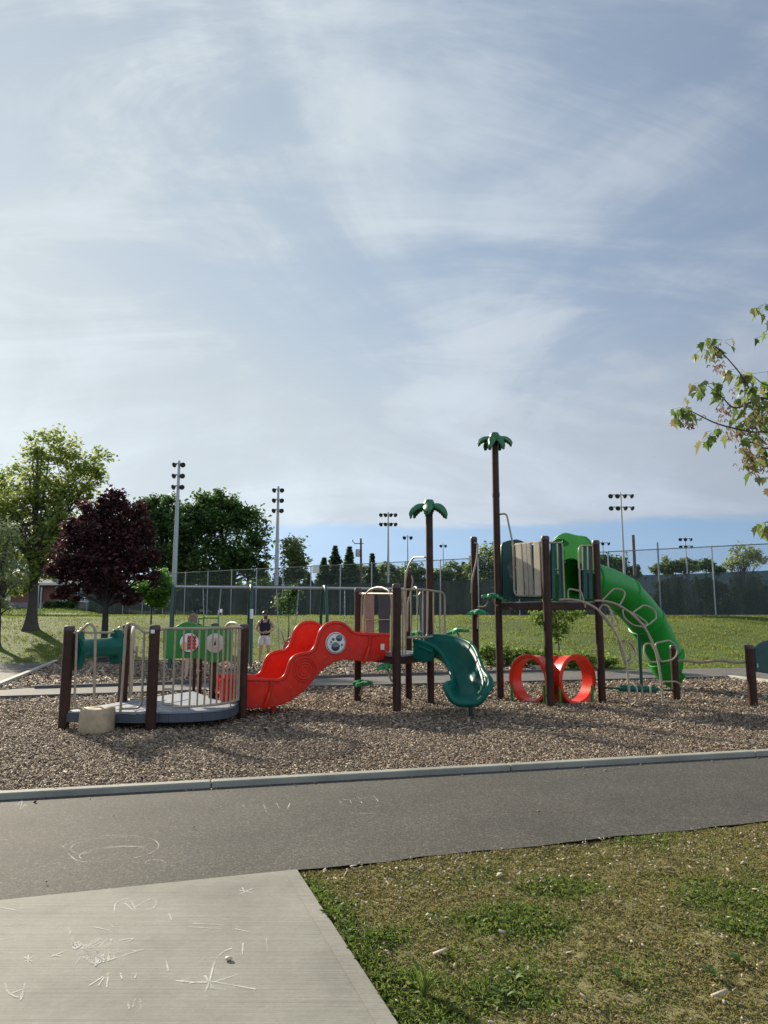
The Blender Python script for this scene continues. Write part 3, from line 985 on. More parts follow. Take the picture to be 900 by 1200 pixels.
# deck: plate with a half-round balcony between the two front posts
chord = (pC - pB); chord.z = 0
cm = (pB + pC) / 2
cn = Vector((chord.y, -chord.x, 0)).normalized()
bulge = []
for i in range(15):
    t = i / 14
    q = pB.lerp(pC, 0.07 + 0.86 * t) + cn * (0.40 * math.sin(math.pi * t) ** 0.75)
    bulge.append(Vector((q.x, q.y, 0)))
fA = pA + Vector((0.02, -0.03, 0)); fB = pB + Vector((0.02, 0.0, 0))
outline = [fA, fB] + bulge + [pC, pE, pK, pD]
b = MB(); b.prism([(p.x, p.y, DZ - 0.035) for p in outline], (0, 0, 0.035))
deck = b.build('deck', M['deck'], tod, bevel=0.008)
# tread grooves and seam lines as shallow ridges
g = MB()
for t in (0.25, 0.5, 0.75):
    q0 = fA.lerp(fB, t); q1 = pD.lerp(pE, t)
    g.beam(q0.lerp(q1, 0.06) + Vector((0, 0, DZ + .003)), q0.lerp(q1, 0.94) + Vector((0, 0, DZ + .003)), 0.02, 0.008)
g.build('deck_ridge', M['deck'], deck)
f = MB()
lp = outline
for i in range(len(lp)):
    a_, c_ = lp[i], lp[(i + 1) % len(lp)]
    if (c_ - a_).length < 0.01: continue
    f.beam(a_ + Vector((0, 0, DZ - 0.092)), c_ + Vector((0, 0, DZ - 0.092)), 0.03, 0.11)
bolt_heads(f, [a_.lerp(c_, 0.5) + Vector((0, 0, DZ - .08)) for a_, c_ in ((fA, fB),)], (0, -1, 0), 0.016)
for t in (.2, .62, .8):
    q = fA.lerp(fB, t); bolt_heads(f, [Vector((q.x, q.y - 0.016, DZ - .085))], (0, -1, 0), 0.014)
f.build('deck_fascia', M['deck_side'], tod)

# the two entry loops between the front left posts
def PA(px, py): return PL(px, py, pA - Vector((0, .0, 0)), pB)
ty = 0.0
loop1 = fillet([PA(80, 741), PA(92, 742), PA(105, 729.5), PA(112, 737), PA(110, 832)], 0.12)
loop1b = fillet([PA(90, 742), PA(87, 830), PA(110, 831)], 0.10)
loop2 = fillet([PA(141, 835), PA(148, 731), PA(158, 731), PA(168, 741), PA(178, 741)], 0.12)
loop2b = fillet([PA(169, 741), PA(166, 830), PA(142, 830.5)], 0.10)
for lp1, lp2 in ((loop1, loop1b), (loop2, loop2b)):
    q = MB(); q.tube(lp1, 0.019, 12); q.tube(lp2, 0.017, 12)
    e = lp1[0] if lp1 is loop1 else lp1[-1]
    q.sphere(e, 0.034, 10, 8)
    mid = PA(92, 833) if lp1 is loop1 else PA(159, 833)
    q.tube([mid, mid - Vector((0, 0, 0.07))], 0.012, 8)
    q.build('entry_handrail', M['tan'], tod)
# small white label on the middle post
q = MB(); d = Vector((0.35, -0.94, 0)).normalized()
lab = P(181, 740, pB.y) + Vector((0.0, -0.077, 0)); q.box(lab, (0.055, 0.004, 0.05)); q.build('sticker', M['white'], tod)

# teal drum hung under the rail on the left side
da, dd = pA + Vector((0.02, 0.12, 0)), pD + Vector((-0.02, -0.10, 0))
def PD_(px, py): return PL(px, py, pA, pD)
r0, r1 = PD_(82, 741), PD_(147, 741.5)
q = MB(); q.tube([r0, r1], 0.017, 10); q.sphere(r0, 0.03); q.sphere(r1, 0.03); q.build('rail', M['tan'], tod)
c0, c1 = PD_(87, 761), PD_(139, 758)
ax = (c1 - c0).normalized(); ln_ = (c1 - c0).length
q = MB()
rr = 0.142
q.lathe([(0.05, 0.0), (0.165, 0.0), (0.18, 0.02), (0.175, 0.06), (rr + .005, 0.14), (rr, 0.22), (rr, ln_ - .26), (rr + .005, ln_ - .2), (0.17, ln_ - 0.08), (0.18, ln_ - .03), (0.165, ln_), (0.05, ln_)], c0, ax, n=28)
drum = q.build('drum', M['teal'], tod)
up = Vector((0, 0, 1)); sd = ax.cross(up).normalized()
for h, foot in ((0.05, 0.30), (ln_ - 0.06, 0.26)):
    q = MB(); o_ = c0 + ax * h
    # ear up to the rail and a foot hanging down
    prof = [(-0.10, 0.12), (-0.07, 0.24), (-0.03, 0.27), (0.03, 0.27), (0.07, 0.24), (0.10, 0.12), (0.17, 0.0), (0.13, -0.12), (0.075, -foot + .03), (0.04, -foot), (-0.04, -foot), (-0.075, -foot + .03), (-0.13, -0.12), (-0.17, 0.0)]
    q.prism([o_ + sd * a_ + up * b_ - ax * 0.06 for a_, b_ in prof], ax * 0.12)
    q.build('drum_bracket', M['teal'], drum, bevel=0.02, seg=3)
    rg = MB(); rc = o_ + up * 0.25 + ax * 0.0
    rg.tube([rc + sd * (0.06 * math.cos(a_)) * 0.9 + up * (0.05 * math.sin(a_)) + ax * 0.075 for a_ in np.linspace(0, 2 * math.pi, 15)[:-1]], 0.014, 8, closed=True)
    rg.build('clamp', M['tan'], drum)

# tan side panel next to the back post with crank handles
pd2 = pD + Vector((-0.29, 1.0, 0))
dirp = (pd2 - pD).normalized()
prof = []
for i in range(18):
    t = i / 17
    prof.append((0.04 + 0.9 * t, 1.22 + 0.22 * math.sin(math.pi * t) ** 0.6))
prof += [(0.94, 1.1), (0.90, 0.9), (0.93, 0.7), (0.86, 0.5), (0.86, 0.32), (0.10, 0.32), (0.10, 0.6), (0.04, 0.8)]
q = MB(); nn = Vector((dirp.y, -dirp.x, 0))
q.prism([pD + dirp * a_ + Vector((0.07, 0, b_)) for a_, b_ in prof], nn * 0.035)
tp = q.build('side_panel', M['plank_tan'], tod, bevel=0.006)
q = MB()
wc = pD + dirp * 0.35 + Vector((0.07, 0, 1.02)) + nn * 0.09
q.tube([wc + dirp * (0.09 * math.cos(a_)) + up * (0.09 * math.sin(a_)) for a_ in np.linspace(0, 2 * math.pi, 21)[:-1]], 0.016, 8, closed=True)
q.tube([wc - nn * 0.08, wc + nn * 0.0], 0.014); q.tube([wc - up * .085, wc + up * .085], 0.012)
q.build('hand_wheel', M['tan'], tp)
q = MB()
wc = PD_(103, 778)
q.tube(fillet([wc + Vector((-0.06, 0, .06)), wc + Vector((0.05, 0, .06)), wc + Vector((0.06, 0, -.06)), wc + Vector((0.02, 0, -.12))], 0.05), 0.014, 8)
q.build('crank_handle', M['tan'], tod)

# bowed front barrier
zt, zb = 1.425, DZ + 0.06
arc = [pB.lerp(pC, 0.05 + 0.90 * i / 28) + cn * (0.36 * math.sin(math.pi * i / 28) ** 0.7) for i in range(29)]
arc = [Vector((p.x, p.y, 0)) for p in arc]
q = MB()
top = [Vector((pB.x, pB.y, zt - .03))] + [p + Vector((0, 0, zt)) for p in arc[1:-1]] + [Vector((pC.x, pC.y, zt - .03))]
q.tube(top, 0.021, 12)
q.tube([p + Vector((0, 0, zb)) for p in arc[3:]], 0.018, 12)
for i in range(3, 28, 2):
    q.tube([arc[i] + Vector((0, 0, zb)), arc[i] + Vector((0, 0, zt))], 0.013, 10)
lb = [arc[1] + Vector((0, 0, zt)), arc[1] + Vector((0, 0, zb + 0.03)), arc[3] + Vector((0, 0, zb + 0.03))]
q.tube(fillet(lb, 0.09), 0.015, 10)
q.tube([arc[1] + Vector((0, 0, zb + 0.25)), arc[3] + Vector((0, 0, zb + 0.25))], 0.013, 8)
for i in (7, 21):
    q.tube([arc[i] + Vector((0, 0, zb)), arc[i] + Vector((0, 0, DZ))], 0.012, 8)
q.build('barrier', M['tan'], tod)

# green activity panel in front of the back post
yP = pE.y - 0.16
g0, g1 = P(191, 750, yP - 0.10), P(271, 750, yP)
def PG(px, py): return PL(px, py, g0, g1)
gout = [(191, 738), (191, 771), (194, 772.5), (225, 771), (235, 772), (243, 775.5), (252, 776.5), (260, 775), (264, 773), (270, 773), (271, 770), (271, 740), (269, 734.5), (258, 734), (240, 733.5), (233, 732.5), (226, 729.5), (220, 728.5), (213, 730), (207, 733.5), (203, 735.5), (193, 736.5)]
q = MB(); pn = (g1 - g0).cross(up).normalized()
q.prism([PG(*v_) for v_ in gout], -pn * 0.07)
gp = q.build('activity_panel', M['panel_green'], tod, bevel=0.018, seg=3, label='bright green activity panel with an arched top and two round toys')
def disc(parent, px, py, rad, mat, nm, off=0.004, dep=0.02):
    c = PG(px, py) + pn * off
    e1 = (g1 - g0).normalized()
    q = MB(); q.lathe([(rad, 0), (rad, dep * .7), (rad * .95, dep), (0, dep)], c, pn, n=28)
    return q.build(nm, mat, parent)
if pn.y > 0: pn = -pn
rim = disc(gp, 222, 753, 0.158, M['black'], 'window_rim')
disc(gp, 222, 753, 0.150, M['white'], 'bead_window', 0.012)
c = PG(222, 753) + pn * 0.04; e1 = (g1 - g0).normalized()
q = MB()
for i in range(3):
    for j in range(4):
        q.sphere(c + e1 * (0.005 + 0.042 * i) + up * (0.085 - 0.055 * j), 0.026, 10, 8)
q.build('red_bead', M['red_bead'], gp, label='block of red counting beads')
q = MB(); q.prism([c + e1 * a_ + up * b_ for a_, b_ in ((-.13, -.04), (-.09, .01), (-.05, .01), (-.05, -.12), (-.10, -.11))], pn * 0.02)
q.build('yellow_piece', M['yellow'], gp)
q = MB()
for dx_ in (-0.02, 0.03, 0.085): q.tube([c + e1 * dx_ - up * 0.12, c + e1 * dx_ + up * 0.12], 0.005, 6)
q.build('bead_wire', M['black'], gp)
disc(gp, 252, 753.5, 0.155, M['offwhite'], 'spinner_disc')
disc(gp, 252, 753.5, 0.082, M['plank_tan'], 'spinner_hub', 0.024)
c = PG(252, 753.5) + pn * 0.046
q = MB(); q.prism([c + e1 * -.02 + up * -.03, c + e1 * .025 + up * -.03, c + e1 * .012 + up * .035], pn * 0.006); q.build('arrow_mark', M['black'], gp)

# ladder behind the deck corner
lx = (pK - pD).normalized()
q = MB()
for s in (-0.02, 0.16):
    a_ = pK + lx * s + Vector((0, 0.10, 0)); q.tube([Vector((a_.x, a_.y, -.05)), Vector((a_.x, a_.y, 1.32))], 0.028, 10)
ld = q.build('ladder', M['post'], tod)
for z_ in (0.62, 0.95):
    q = MB(); q.tube([pK + lx * -.02 + Vector((0, .1, z_)), pK + lx * .16 + Vector((0, .1, z_))], 0.014, 8); q.build('rung', M['tan'], ld)

# hoop over the slide exit
h0, h1 = pC + Vector((-0.06, 0.08, 0)), pC + Vector((-0.42, 0.52, 0))
pts = [Vector((h0.x, h0.y, DZ)), Vector((h0.x, h0.y, 1.38)), h0.lerp(h1, .25) + Vector((0, 0, 1.49 - h0.lerp(h1, .25).z)), h0.lerp(h1, .75) + Vector((0, 0, 1.49 - h0.lerp(h1, .75).z)), Vector((h1.x, h1.y, 1.38)), Vector((h1.x, h1.y, DZ))]
q = MB(); q.tube(fillet(pts, 0.18), 0.024, 10)
q.tube([Vector((h0.x, h0.y, 1.1)) , Vector((pC.x, pC.y, 1.1))], 0.014, 8)
q.build('slide_hoop', M['plank_tan'], tod)

# moulded rock step in front of the platform
rk = G(104, 864)
q = MB()
rows = []
for i, (h, s) in enumerate(((-.05, 0.93), (0.0, 0.97), (0.09, 1.03), (0.2, 1.05), (0.28, 1.03), (0.325, 1.0), (0.35, 0.9), (0.358, 0.6), (0.36, 0.0))):
    row = []
    for j in range(28):
        a = 2 * math.pi * j / 28
        rr = 1 / max(1e-3, (abs(math.cos(a)) ** 3.2 + abs(math.sin(a)) ** 3.2) ** (1 / 3.2))
        k = 1 + 0.025 * math.sin(3 * a + i) + random.uniform(-.012, .012)
        row.append(Vector((rk.x + 0.205 * s * rr * math.cos(a) * k, rk.y + 0.27 + 0.22 * s * rr * math.sin(a) * k, h + 0.006 * math.sin(2 * a + 1) * (i > 3))))
    rows.append(row)
q.grid(rows, closed_u=True)
rock = q.build('rock_step', M['rock'], org=(rk.x, rk.y + .27, 0), angle=75)
tag(rock, 'tan moulded rock step on the wood chips in front of the low platform', 'step')

# ------------------------------------------------------------------ slide platform (middle)
mF, mL, mB_, mR = G(465, 837), G(419, 824.5), G(479, 822), G(505, 827)
MZ = 0.95
mid = empty('slide_platform', ((mL.x + mR.x) / 2, (mF.y + mB_.y) / 2, 0),
            'raised play platform with a red wavy slide and a teal curved slide', 'play platform')
post(mid, mF, P(465, 684, mF.y).z, 0.072)
post(mid, mL, P(419, 689, mL.y).z, 0.066)
post(mid, mB_, P(479, 668, mB_.y).z, 0.064)
palm_post = post(mid, mR, P(501, 596, mR.y).z, 0.066, cap=False)

def palm(parent, base, zt, leaves, R_=0.40):
    """leaves: (angle, length factor, droop)"""
    for ang, lf_, dr in leaves:
        rows = []
        d = Vector((math.cos(ang), math.sin(ang), 0)); s = Vector((-d.y, d.x, 0))
        K = 14
        for i in range(K + 1):
            t = i / K
            rad = 0.04 + (R_ * lf_ - 0.04) * math.sin(t * math.pi / 2 * 0.94) / math.sin(math.pi / 2 * 0.94)
            z = zt + 0.05 * math.sin(min(1, t * 2) * math.pi / 2) - dr * t ** 1.8
            wv = 0.10 * min(1, 0.45 + 1.5 * t) * (1 - max(0, (t - 0.35) / 0.65) ** 1.6) ** 0.8 + 0.004
            wv *= 1.0 if i % 2 else 0.86
            row = []
            for j in range(9):
                v = (j - 4) / 4
                row.append(base + d * (rad - 0.025 * abs(v)) + s * (wv * v) + Vector((0, 0, z - 0.075 * abs(v) ** 1.5 - 0.012 * (i % 2) * abs(v))))
            rows.append(row)
        q = MB(); q.grid(rows)
        q.build('palm_leaf', M['leaf_green'], parent, solid=0.028, angle=60)
    q = MB(); q.lathe([(0.085, zt - 0.09), (0.105, zt + 0.0), (0.10, zt + .05), (0.085, zt + 0.075), (0.075, zt + 0.10), (0.0, zt + 0.105)], base, n=18)
    q.build('palm_crown', M['leaf_green'], parent)
palm(palm_post, Vector((mR.x, mR.y, 0)), P(501, 592, mR.y).z, ((-2.95, 1.0, .24), (-0.55, 0.98, .26), (-1.75, .8, .2), (0.5, .95, .2), (1.55, .95, .2), (2.5, .95, .2)), 0.38)

dk = [mF, mR, mB_, mL]
q = MB(); q.prism([(p.x, p.y, MZ - 0.03) for p in dk], (0, 0, 0.03)); q.build('deck', M['deck'], mid)
q = MB()
for i in range(4):
    a_, c_ = dk[i], dk[(i + 1) % 4]
    q.beam(a_ + Vector((0, 0, MZ - 0.09)), c_ + Vector((0, 0, MZ - 0.09)), 0.04, 0.12)
q.build('deck_fascia', M['post'], mid)

# ---- red slide
sd_ = Vector((-0.92, -0.39, 0)).normalized()
sw = Vector((-0.39, 0.92, 0)).normalized()
NA = P(457, 760, 12.72); NA.z = 0
NB = NA + sd_ * 3.0
def PN(px, py): return PL(px, py, NA, NB)
def tz(px, py):
    p = PN(px, py); return (p - NA).dot(sd_), p.z
top_px = [(457, 744.5), (440, 744), (426, 744), (420, 743.2), (413, 741), (408.5, 736.5), (402, 731.5), (394, 729.8), (386, 731.3), (380, 735.5), (376, 741), (373.5, 749), (371, 757), (367, 763), (362, 766), (355, 766.8), (348, 769), (343, 773), (340, 778.5), (338, 785), (335.5, 791.5), (331, 796), (325, 798), (317, 797.6), (300, 797), (285, 797), (258, 797)]
bot_px = [(258, 822), (272, 827), (288, 830.5), (304, 830), (319, 829), (336, 823.5), (348, 816), (359, 807.5), (366, 799), (373, 790.5), (380, 783.5), (390, 777), (402, 773), (414, 773.8), (426, 775.5), (440, 775), (453, 771.5), (457, 766)]
tops = [tz(*v_) for v_ in top_px]
bots = [tz(*v_) for v_ in bot_px][::-1]
def interp(tab, t):
    xs_, ys_ = [a_ for a_, _ in tab], [b_ for _, b_ in tab]
    return float(np.interp(t, xs_, ys_))
Ltot = tops[-1][0]
def smooth_curve(tab, n=64):
    v = spl([Vector((a_, b_, 0)) for a_, b_ in tab], 4)
    return [(p.x, p.y) for p in v]
topc, botc = smooth_curve(tops), smooth_curve(bots)
def slide_pt(t, z, wv): return NA + sd_ * t + sw * wv + Vector((0, 0, z))
W = 0.98
red = MB()
ns = 70
SH = 0.17            # the far wing starts a little further down the run
def wing(w_in, w_out, shift):
    q = MB()
    poly = [slide_pt(t + (shift if 0.12 < t < Ltot - .1 else 0), z, w_in) for t, z in topc] + [slide_pt(t, z, w_in) for t, z in botc[::-1]]
    q.prism(poly, sw * (w_out - w_in))
    return q
slide_root = wing(0.0, 0.055, 0).build('red_slide', M['red'], mid, bevel=0.016, seg=3, label='bright red wavy slide with a round bubble window')
wing(W - 0.055, W, SH).build('far_side', M['red'], slide_root, bevel=0.016, seg=3)
# rolled rims
for wv, sh in ((0.027, 0), (W - 0.027, SH)):
    q = MB(); q.tube([slide_pt(t + (sh if 0.12 < t < Ltot - .1 else 0), z, wv) for t, z in topc], 0.036, 10)
    q.build('rim', M['red'], slide_root)
# bed of the slide with a low centre divider
rows = []
for i in range(ns + 1):
    t = Ltot * i / ns
    zb_ = interp(botc, t) + 0.11
    row = []
    for j in range(13):
        v = j / 12
        lift = 0.05 * (abs(2 * v - 1)) ** 6 + 0.035 * math.exp(-((v - 0.5) / 0.05) ** 2)
        row.append(slide_pt(t, zb_ + lift, 0.05 + (W - 0.10) * v))
    rows.append(row)
q = MB(); q.grid(rows); q.build('slide_bed', M['red'], slide_root, solid=0.02, angle=70)
# raised collars with a strap at both ends
for (x0, x1, yt, yb) in ((434, 426, 744, 777), (318, 309, 796, 831)):
    q = MB()
    pts = []
    for t_ in np.linspace(0, 1, 9):
        px = x0 + (x1 - x0) * t_ + 2.0 * math.sin(math.pi * t_)
        py = yt + (yb - yt) * t_
        pts.append(PN(px, py) - sw * 0.008)
    q.tube(pts, 0.03, 8)
    q.build('collar', M['red'], slide_root)
    q = MB(); pp = [PN(x0 + (x1 - x0) * t_ + 1.5 - 1.5 * t_, yt + (yb - yt) * t_) - sw * 0.045 for t_ in (0.42, 0.55, 0.7, 0.85, 0.95)]
    q.tube(pp, [0.016, 0.026, 0.028, 0.024, 0.014], 8); q.build('strap_loop', M['orange_red'], slide_root)
# bubble window
bc = PN(393, 753.5) - sw * 0.012
q = MB(); q.lathe([(0.178, 0), (0.178, 0.012), (0.168, 0.02), (0.0, 0.02)], bc, -sw, n=36); wnd = q.build('bubble_window', M['white'], slide_root, label='white round window with smoked grey bubbles')
q = MB()
q.ring_plate([bc - sw * .024 + sd_ * (.166 * math.cos(a_)) + up * (.166 * math.sin(a_)) for a_ in np.linspace(0, 2 * math.pi, 33)[:-1]], [bc - sw * .024 + sd_ * (.158 * math.cos(a_)) + up * (.158 * math.sin(a_)) for a_ in np.linspace(0, 2 * math.pi, 33)[:-1]], -sw * 0.003)
q.build('window_ring', M['black'], wnd)
for px, py, r_ in ((392.5, 757.8, .074), (396.5, 747.8, .054), (389.8, 749, .026), (387.3, 752.2, .017), (386.2, 755, .011), (400, 755.5, .02)):
    c = PN(px, py) - sw * 0.034
    q = MB(); q.lathe([(r_, 0), (r_ * .94, r_ * .22), (r_ * .7, r_ * .45), (r_ * .35, r_ * .58), (0, r_ * .6)], c, -sw, n=20); q.build('bubble', M['bubble'], wnd)
# embossed rings
c = PN(357, 785) - sw * 0.002
q = MB()
for r_ in (0.05, 0.10, 0.15, 0.19):
    q.tube([c + sd_ * (r_ * math.cos(a_)) + up * (r_ * math.sin(a_)) for a_ in np.linspace(0, 2 * math.pi, 37)[:-1]], 0.011, 8, closed=True)
q.build('embossed_ring', M['red'], slide_root)
# bolts along the mould seam and a warning label
for px, py in ((443, 748), (443, 769), (421, 747), (421, 770), (330, 800), (312, 800), (300, 800), (300, 826), (366, 770), (372, 782), (345, 775), (340, 806), (408, 760), (381, 770)):
    q = MB(); bolt_heads(q, [PN(px, py) - sw * 0.004], -sw, 0.010); q.build('bolt', M['galv_dark'], slide_root)
q = MB(); lc_ = PN(448, 758) - sw * 0.006; q.prism([lc_ + sd_ * a_ + up * b_ for a_, b_ in ((-.035, -.05), (.035, -.05), (.035, .05), (-.035, .05))], -sw * 0.003); q.build('label_plate', M['white'], slide_root)
# support foot
fp = G(320, 838)
q = MB(); q.tube([Vector((fp.x, fp.y, -0.05)), Vector((fp.x, fp.y, 0.26))], 0.04, 12); q.build('support_foot', M['orange_red'], mid)

# ---- hoop and railings of the middle deck
def PM(px, py): return PL(px, py, mF, mL)
q = MB()
q.tube(fillet([PM(426.5, 746), PM(427.5, 698), PM(434, 690.5), PM(446, 687.5), PM(456, 692), PM(459.5, 700), PM(459, 768)], 0.25), 0.021, 10)
q.tube(fillet([PM(423, 746), PM(424, 699), PM(428, 695)], .06), 0.016, 10)
q.tube([PM(422, 695.5), PM(461, 696)], 0.017, 10); q.sphere(PM(422.5, 695.5), .03); q.sphere(PM(461, 693), .03)
q.tube([PM(462, 699), PM(461.5, 768)], 0.016, 10)
q.tube(fillet([PM(453, 764), PM(458, 766), PM(462, 763)], .05), 0.02, 8)
q.build('slide_hoop', M['tan'], mid)
q = MB(); q.tube([PL(428, 726.5, mL, mB_), PL(458, 726, mL, mB_)], 0.013, 8); q.build('rail', M['tan'], mid)
bp0, bp1 = mL + Vector((0, .05, 0)), mB_ + Vector((0, .05, 0))
for x0, x1, y0, mt, lb in ((428, 437.5, 697.5, 'plank_pink', 'brown plank of the back wall'), (443, 456, 696, 'plank_grey', 'dark grey plank of the back wall')):
    q = MB(); q.prism([PL(x0, y0, bp0, bp1), PL(x1, y0 - .5, bp0, bp1), PL(x1 - .3, 747, bp0, bp1), PL(x0 + .8, 747, bp0, bp1)], Vector((0.02, 0.045, 0)))
    q.build('wall_plank', M[mt], mid, bevel=0.006, label=lb)
# barrier over the teal slide
bq0, bq1 = mF + Vector((0.10, 0.10, 0)), Vector((1.13, 13.35, 0))
def PQ(px, py): return PL(px, py, bq0, bq1)
q = MB()
q.tube(fillet([PQ(470, 691), PQ(495, 690.5), PQ(521, 694.5), PQ(521.5, 744), PQ(497, 747), PQ(478, 747)], 0.12), 0.018, 10)
q.tube(fillet([PQ(478, 747), PQ(500.5, 746.5), PQ(501.5, 692)], 0.08), 0.015, 10)
for x in (481.5, 489, 495.5, 508, 515.5):
    q.tube([PQ(x, 692), PQ(x, 747)], 0.012, 8)
q.tube([PQ(475.5, 692), PQ(475, 768)], 0.016, 10); q.tube([PQ(472, 692), PQ(471.8, 768)], 0.016, 10)
q.build('barrier', M['tan'], mid)
q = MB()
hy = mB_.y - 0.1
q.tube(fillet([P(498, 653, mR.y), P(484, 653, hy), P(477, 667, hy), P(474, 690, hy), P(474.5, 752, hy)], 0.22), 0.02, 10)
q.tube(fillet([P(480, 672, mB_.y), P(484, 679, hy + .05), P(481.5, 694, hy), P(478, 706, hy), P(477.5, 740, hy)], 0.12), 0.018, 10)
q.tube(fillet([P(484, 698, hy + .1), P(490, 699, hy + .1), P(493, 694, hy + .1)], .05), 0.016, 8)
q.build('handrail', M['tan'], mid)
# a second pair of planks seen end-on on the right
q = MB(); q.beam(P(497, 745, hy + .1), P(497.5, 696, hy + .1), 0.03, 0.09); q.build('wall_plank', M['plank_grey'], mid)

# ---- leaf shaped step
def leaf_step(parent, c, yaw, stem_to=None, r=0.2, name='leaf_step', tilt=0.0, n=6, curve=None):
    q = MB()
    ol = []
    for i in range(48):
        a = 2 * math.pi * i / 48
        rad = r * (0.80 + 0.20 * math.cos(n * a) + 0.05 * math.cos(2 * a))
        ol.append((rad * math.cos(a), rad * math.sin(a)))
    rows = []
    for s, h in ((1.0, -0.03), (1.03, 0.0), (0.97, 0.03), (0.6, 0.045), (0.0, 0.05)):
        row = []
        for x, y in ol:
            v = Matrix.Rotation(yaw, 3, 'Z') @ Matrix.Rotation(tilt, 3, 'Y') @ Vector((x * s, y * s, h + 0.02 * math.cos(x * 14)))
            row.append(c + v)
        rows.append(row)
    q.grid(rows, closed_u=True); q.add(rows[0], [tuple(range(47, -1, -1))])
    o = q.build(name, M['step_green'], parent, angle=50)
    if stem_to is not None:
        t = MB()
        stem_to = Vector(stem_to)
        mp = c.lerp(stem_to, 0.5) - Vector((0, 0, 0.13))
        t.tube(spl([c - Vector((0, 0, .03)), mp, stem_to], 6), 0.018, 8)
        t.build('bracket', M['tan'], o)
    return o
leaf_step(mid, P(454, 782, mF.y + 0.12), 0.4, (mF.x - .02, mF.y + .05, P(461, 795, mF.y).z), 0.19)
leaf_step(mid, P(425, 801, mL.y - 0.2), 1.0, (mL.x, mL.y, 0.2), 0.19)
leaf_step(mid, P(490, 743, 14.5), 0.3, (mB_.x, mB_.y, 1.05), 0.17)

# ---- teal slide, curving towards the camera
path = [Vector(v_) for v_ in ((0.62, 12.93, 0.965), (0.82, 12.83, 0.95), (1.04, 12.68, 0.885), (1.20, 12.48, 0.76), (1.29, 12.22, 0.605), (1.325, 11.95, 0.46), (1.315, 11.70, 0.375), (1.28, 11.50, 0.345), (1.265, 11.38, 0.34))]
pth = spl(path, 6)
K = len(pth)
def teal_frame(i):
    t = pth[min(i + 1, K - 1)] - pth[max(i - 1, 0)]
    th = Vector((t.x, t.y, 0)).normalized()
    if i < 6: th = (th * (i / 6) + Vector((0.87, -0.5, 0)) * (1 - i / 6)).normalized()
    return th, Vector((th.y, -th.x, 0))            # forward, right-hand side of the rider
rows_in, rows_out = [], []
riml, rimr = [], []
for i in range(K):
    s = i / (K - 1)
    th, sd2 = teal_frame(i)
    wd = 0.225 + 0.07 * sstep((s - 0.6) / 0.3)                # half width
    hl = 0.27 - 0.15 * sstep((s - 0.78) / 0.22)               # outer wall (left of the rider is the outside of the turn)
    hr = 0.22 - 0.10 * sstep((s - 0.78) / 0.22)
    hl += 0.12 * math.exp(-((s - 0.5) / 0.2) ** 2)
    bank = 0.07 * math.sin(math.pi * min(1, s * 1.1))
    a, o = [], []
    for j in range(17):
        v = -1 + 2 * j / 16
        hh = (hr if v > 0 else hl)
        z = hh * (max(0, abs(v) - 0.45) / 0.55) ** 1.7 - v * bank
        wv = wd * (v if abs(v) < 0.8 else math.copysign(0.8 + (abs(v) - 0.8) * 0.75, v))
        pnt = pth[i] + sd2 * wv + Vector((0, 0, z))
        a.append(pnt)
    rows_in.append(a); riml.append(a[0]); rimr.append(a[-1])
q = MB(); q.grid(rows_in)
ts = q.build('teal_slide', M['teal'], mid, solid=0.035, angle=80, label='teal curved slide ending towards the path')
# rolled rims that flare out near the exit, joined round the lip
lip = rows_in[-1]
th, sd2 = teal_frame(K - 1)
lipc = [p + th * (0.05 * math.sin(math.pi * j / 16)) - Vector((0, 0, 0.03 + 0.03 * math.sin(math.pi * j / 16))) for j, p in enumerate(lip)]
rl = []
for i, p in enumerate(riml):
    s = i / (K - 1); _, s2 = teal_frame(i)
    rl.append(p - s2 * (0.015 + 0.075 * math.exp(-((s - 0.86) / 0.09) ** 2)))
rr_ = []
for i, p in enumerate(rimr):
    s = i / (K - 1); _, s2 = teal_frame(i)
    rr_.append(p + s2 * (0.01 + 0.035 * math.exp(-((s - 0.86) / 0.09) ** 2)))
allr = rl + lipc + rr_[::-1]
rad = [0.034 + 0.018 * math.exp(-((i - K * 0.9) / 7.0) ** 2) for i in range(len(rl))] + [0.05] * len(lipc) + [0.034 + 0.018 * math.exp(-((i - K * 0.1) / 7.0) ** 2) for i in range(len(rr_))]
q = MB(); q.tube(allr, rad, 12); q.build('rolled_rim', M['teal'], ts, angle=80)
# lip web between bed and rim at the exit
q = MB(); q.grid([lip, [p - Vector((0, 0, 0.01)) for p in lipc]]); q.build('exit_lip', M['teal'], ts, solid=0.03)
# fill panels between wall and flared rim
q = MB(); q.grid([riml, rl]); q.grid([rimr, rr_]); q.build('flared_wing', M['teal'], ts, solid=0.02, angle=80)
# end wall box at the platform
q = MB()
b0 = PQ(478.5, 748.5); b1 = PQ(502, 748.5)
_, s0 = teal_frame(0)
q.prism([rimr[0] + Vector((0, 0, 0.03)), rimr[5] + Vector((0, 0, 0.02)), rimr[9] + Vector((0, 0, .0)), rimr[11] + Vector((0, 0, -.12)), rimr[9] + Vector((0, 0, -.26)), rimr[5] + Vector((0, 0, -.34)), rimr[0] + Vector((0, 0, -.31))], s0 * 0.03)
q.build('entry_side', M['teal'], ts, bevel=0.012)
q = MB(); q.tube([rimr[3] + s0 * .05 + Vector((0, 0, -.07)), rimr[10] + s0 * .04 + Vector((0, 0, -.10))], 0.02, 8); q.build('grip', M['teal'], ts)
lg = G(541.5, 842)
q = MB(); q.tube([Vector((1.36, 11.72, -.05)), Vector((1.36, 11.72, 0.33))], 0.032, 12); q.build('support_leg', M['swing_green'], mid)

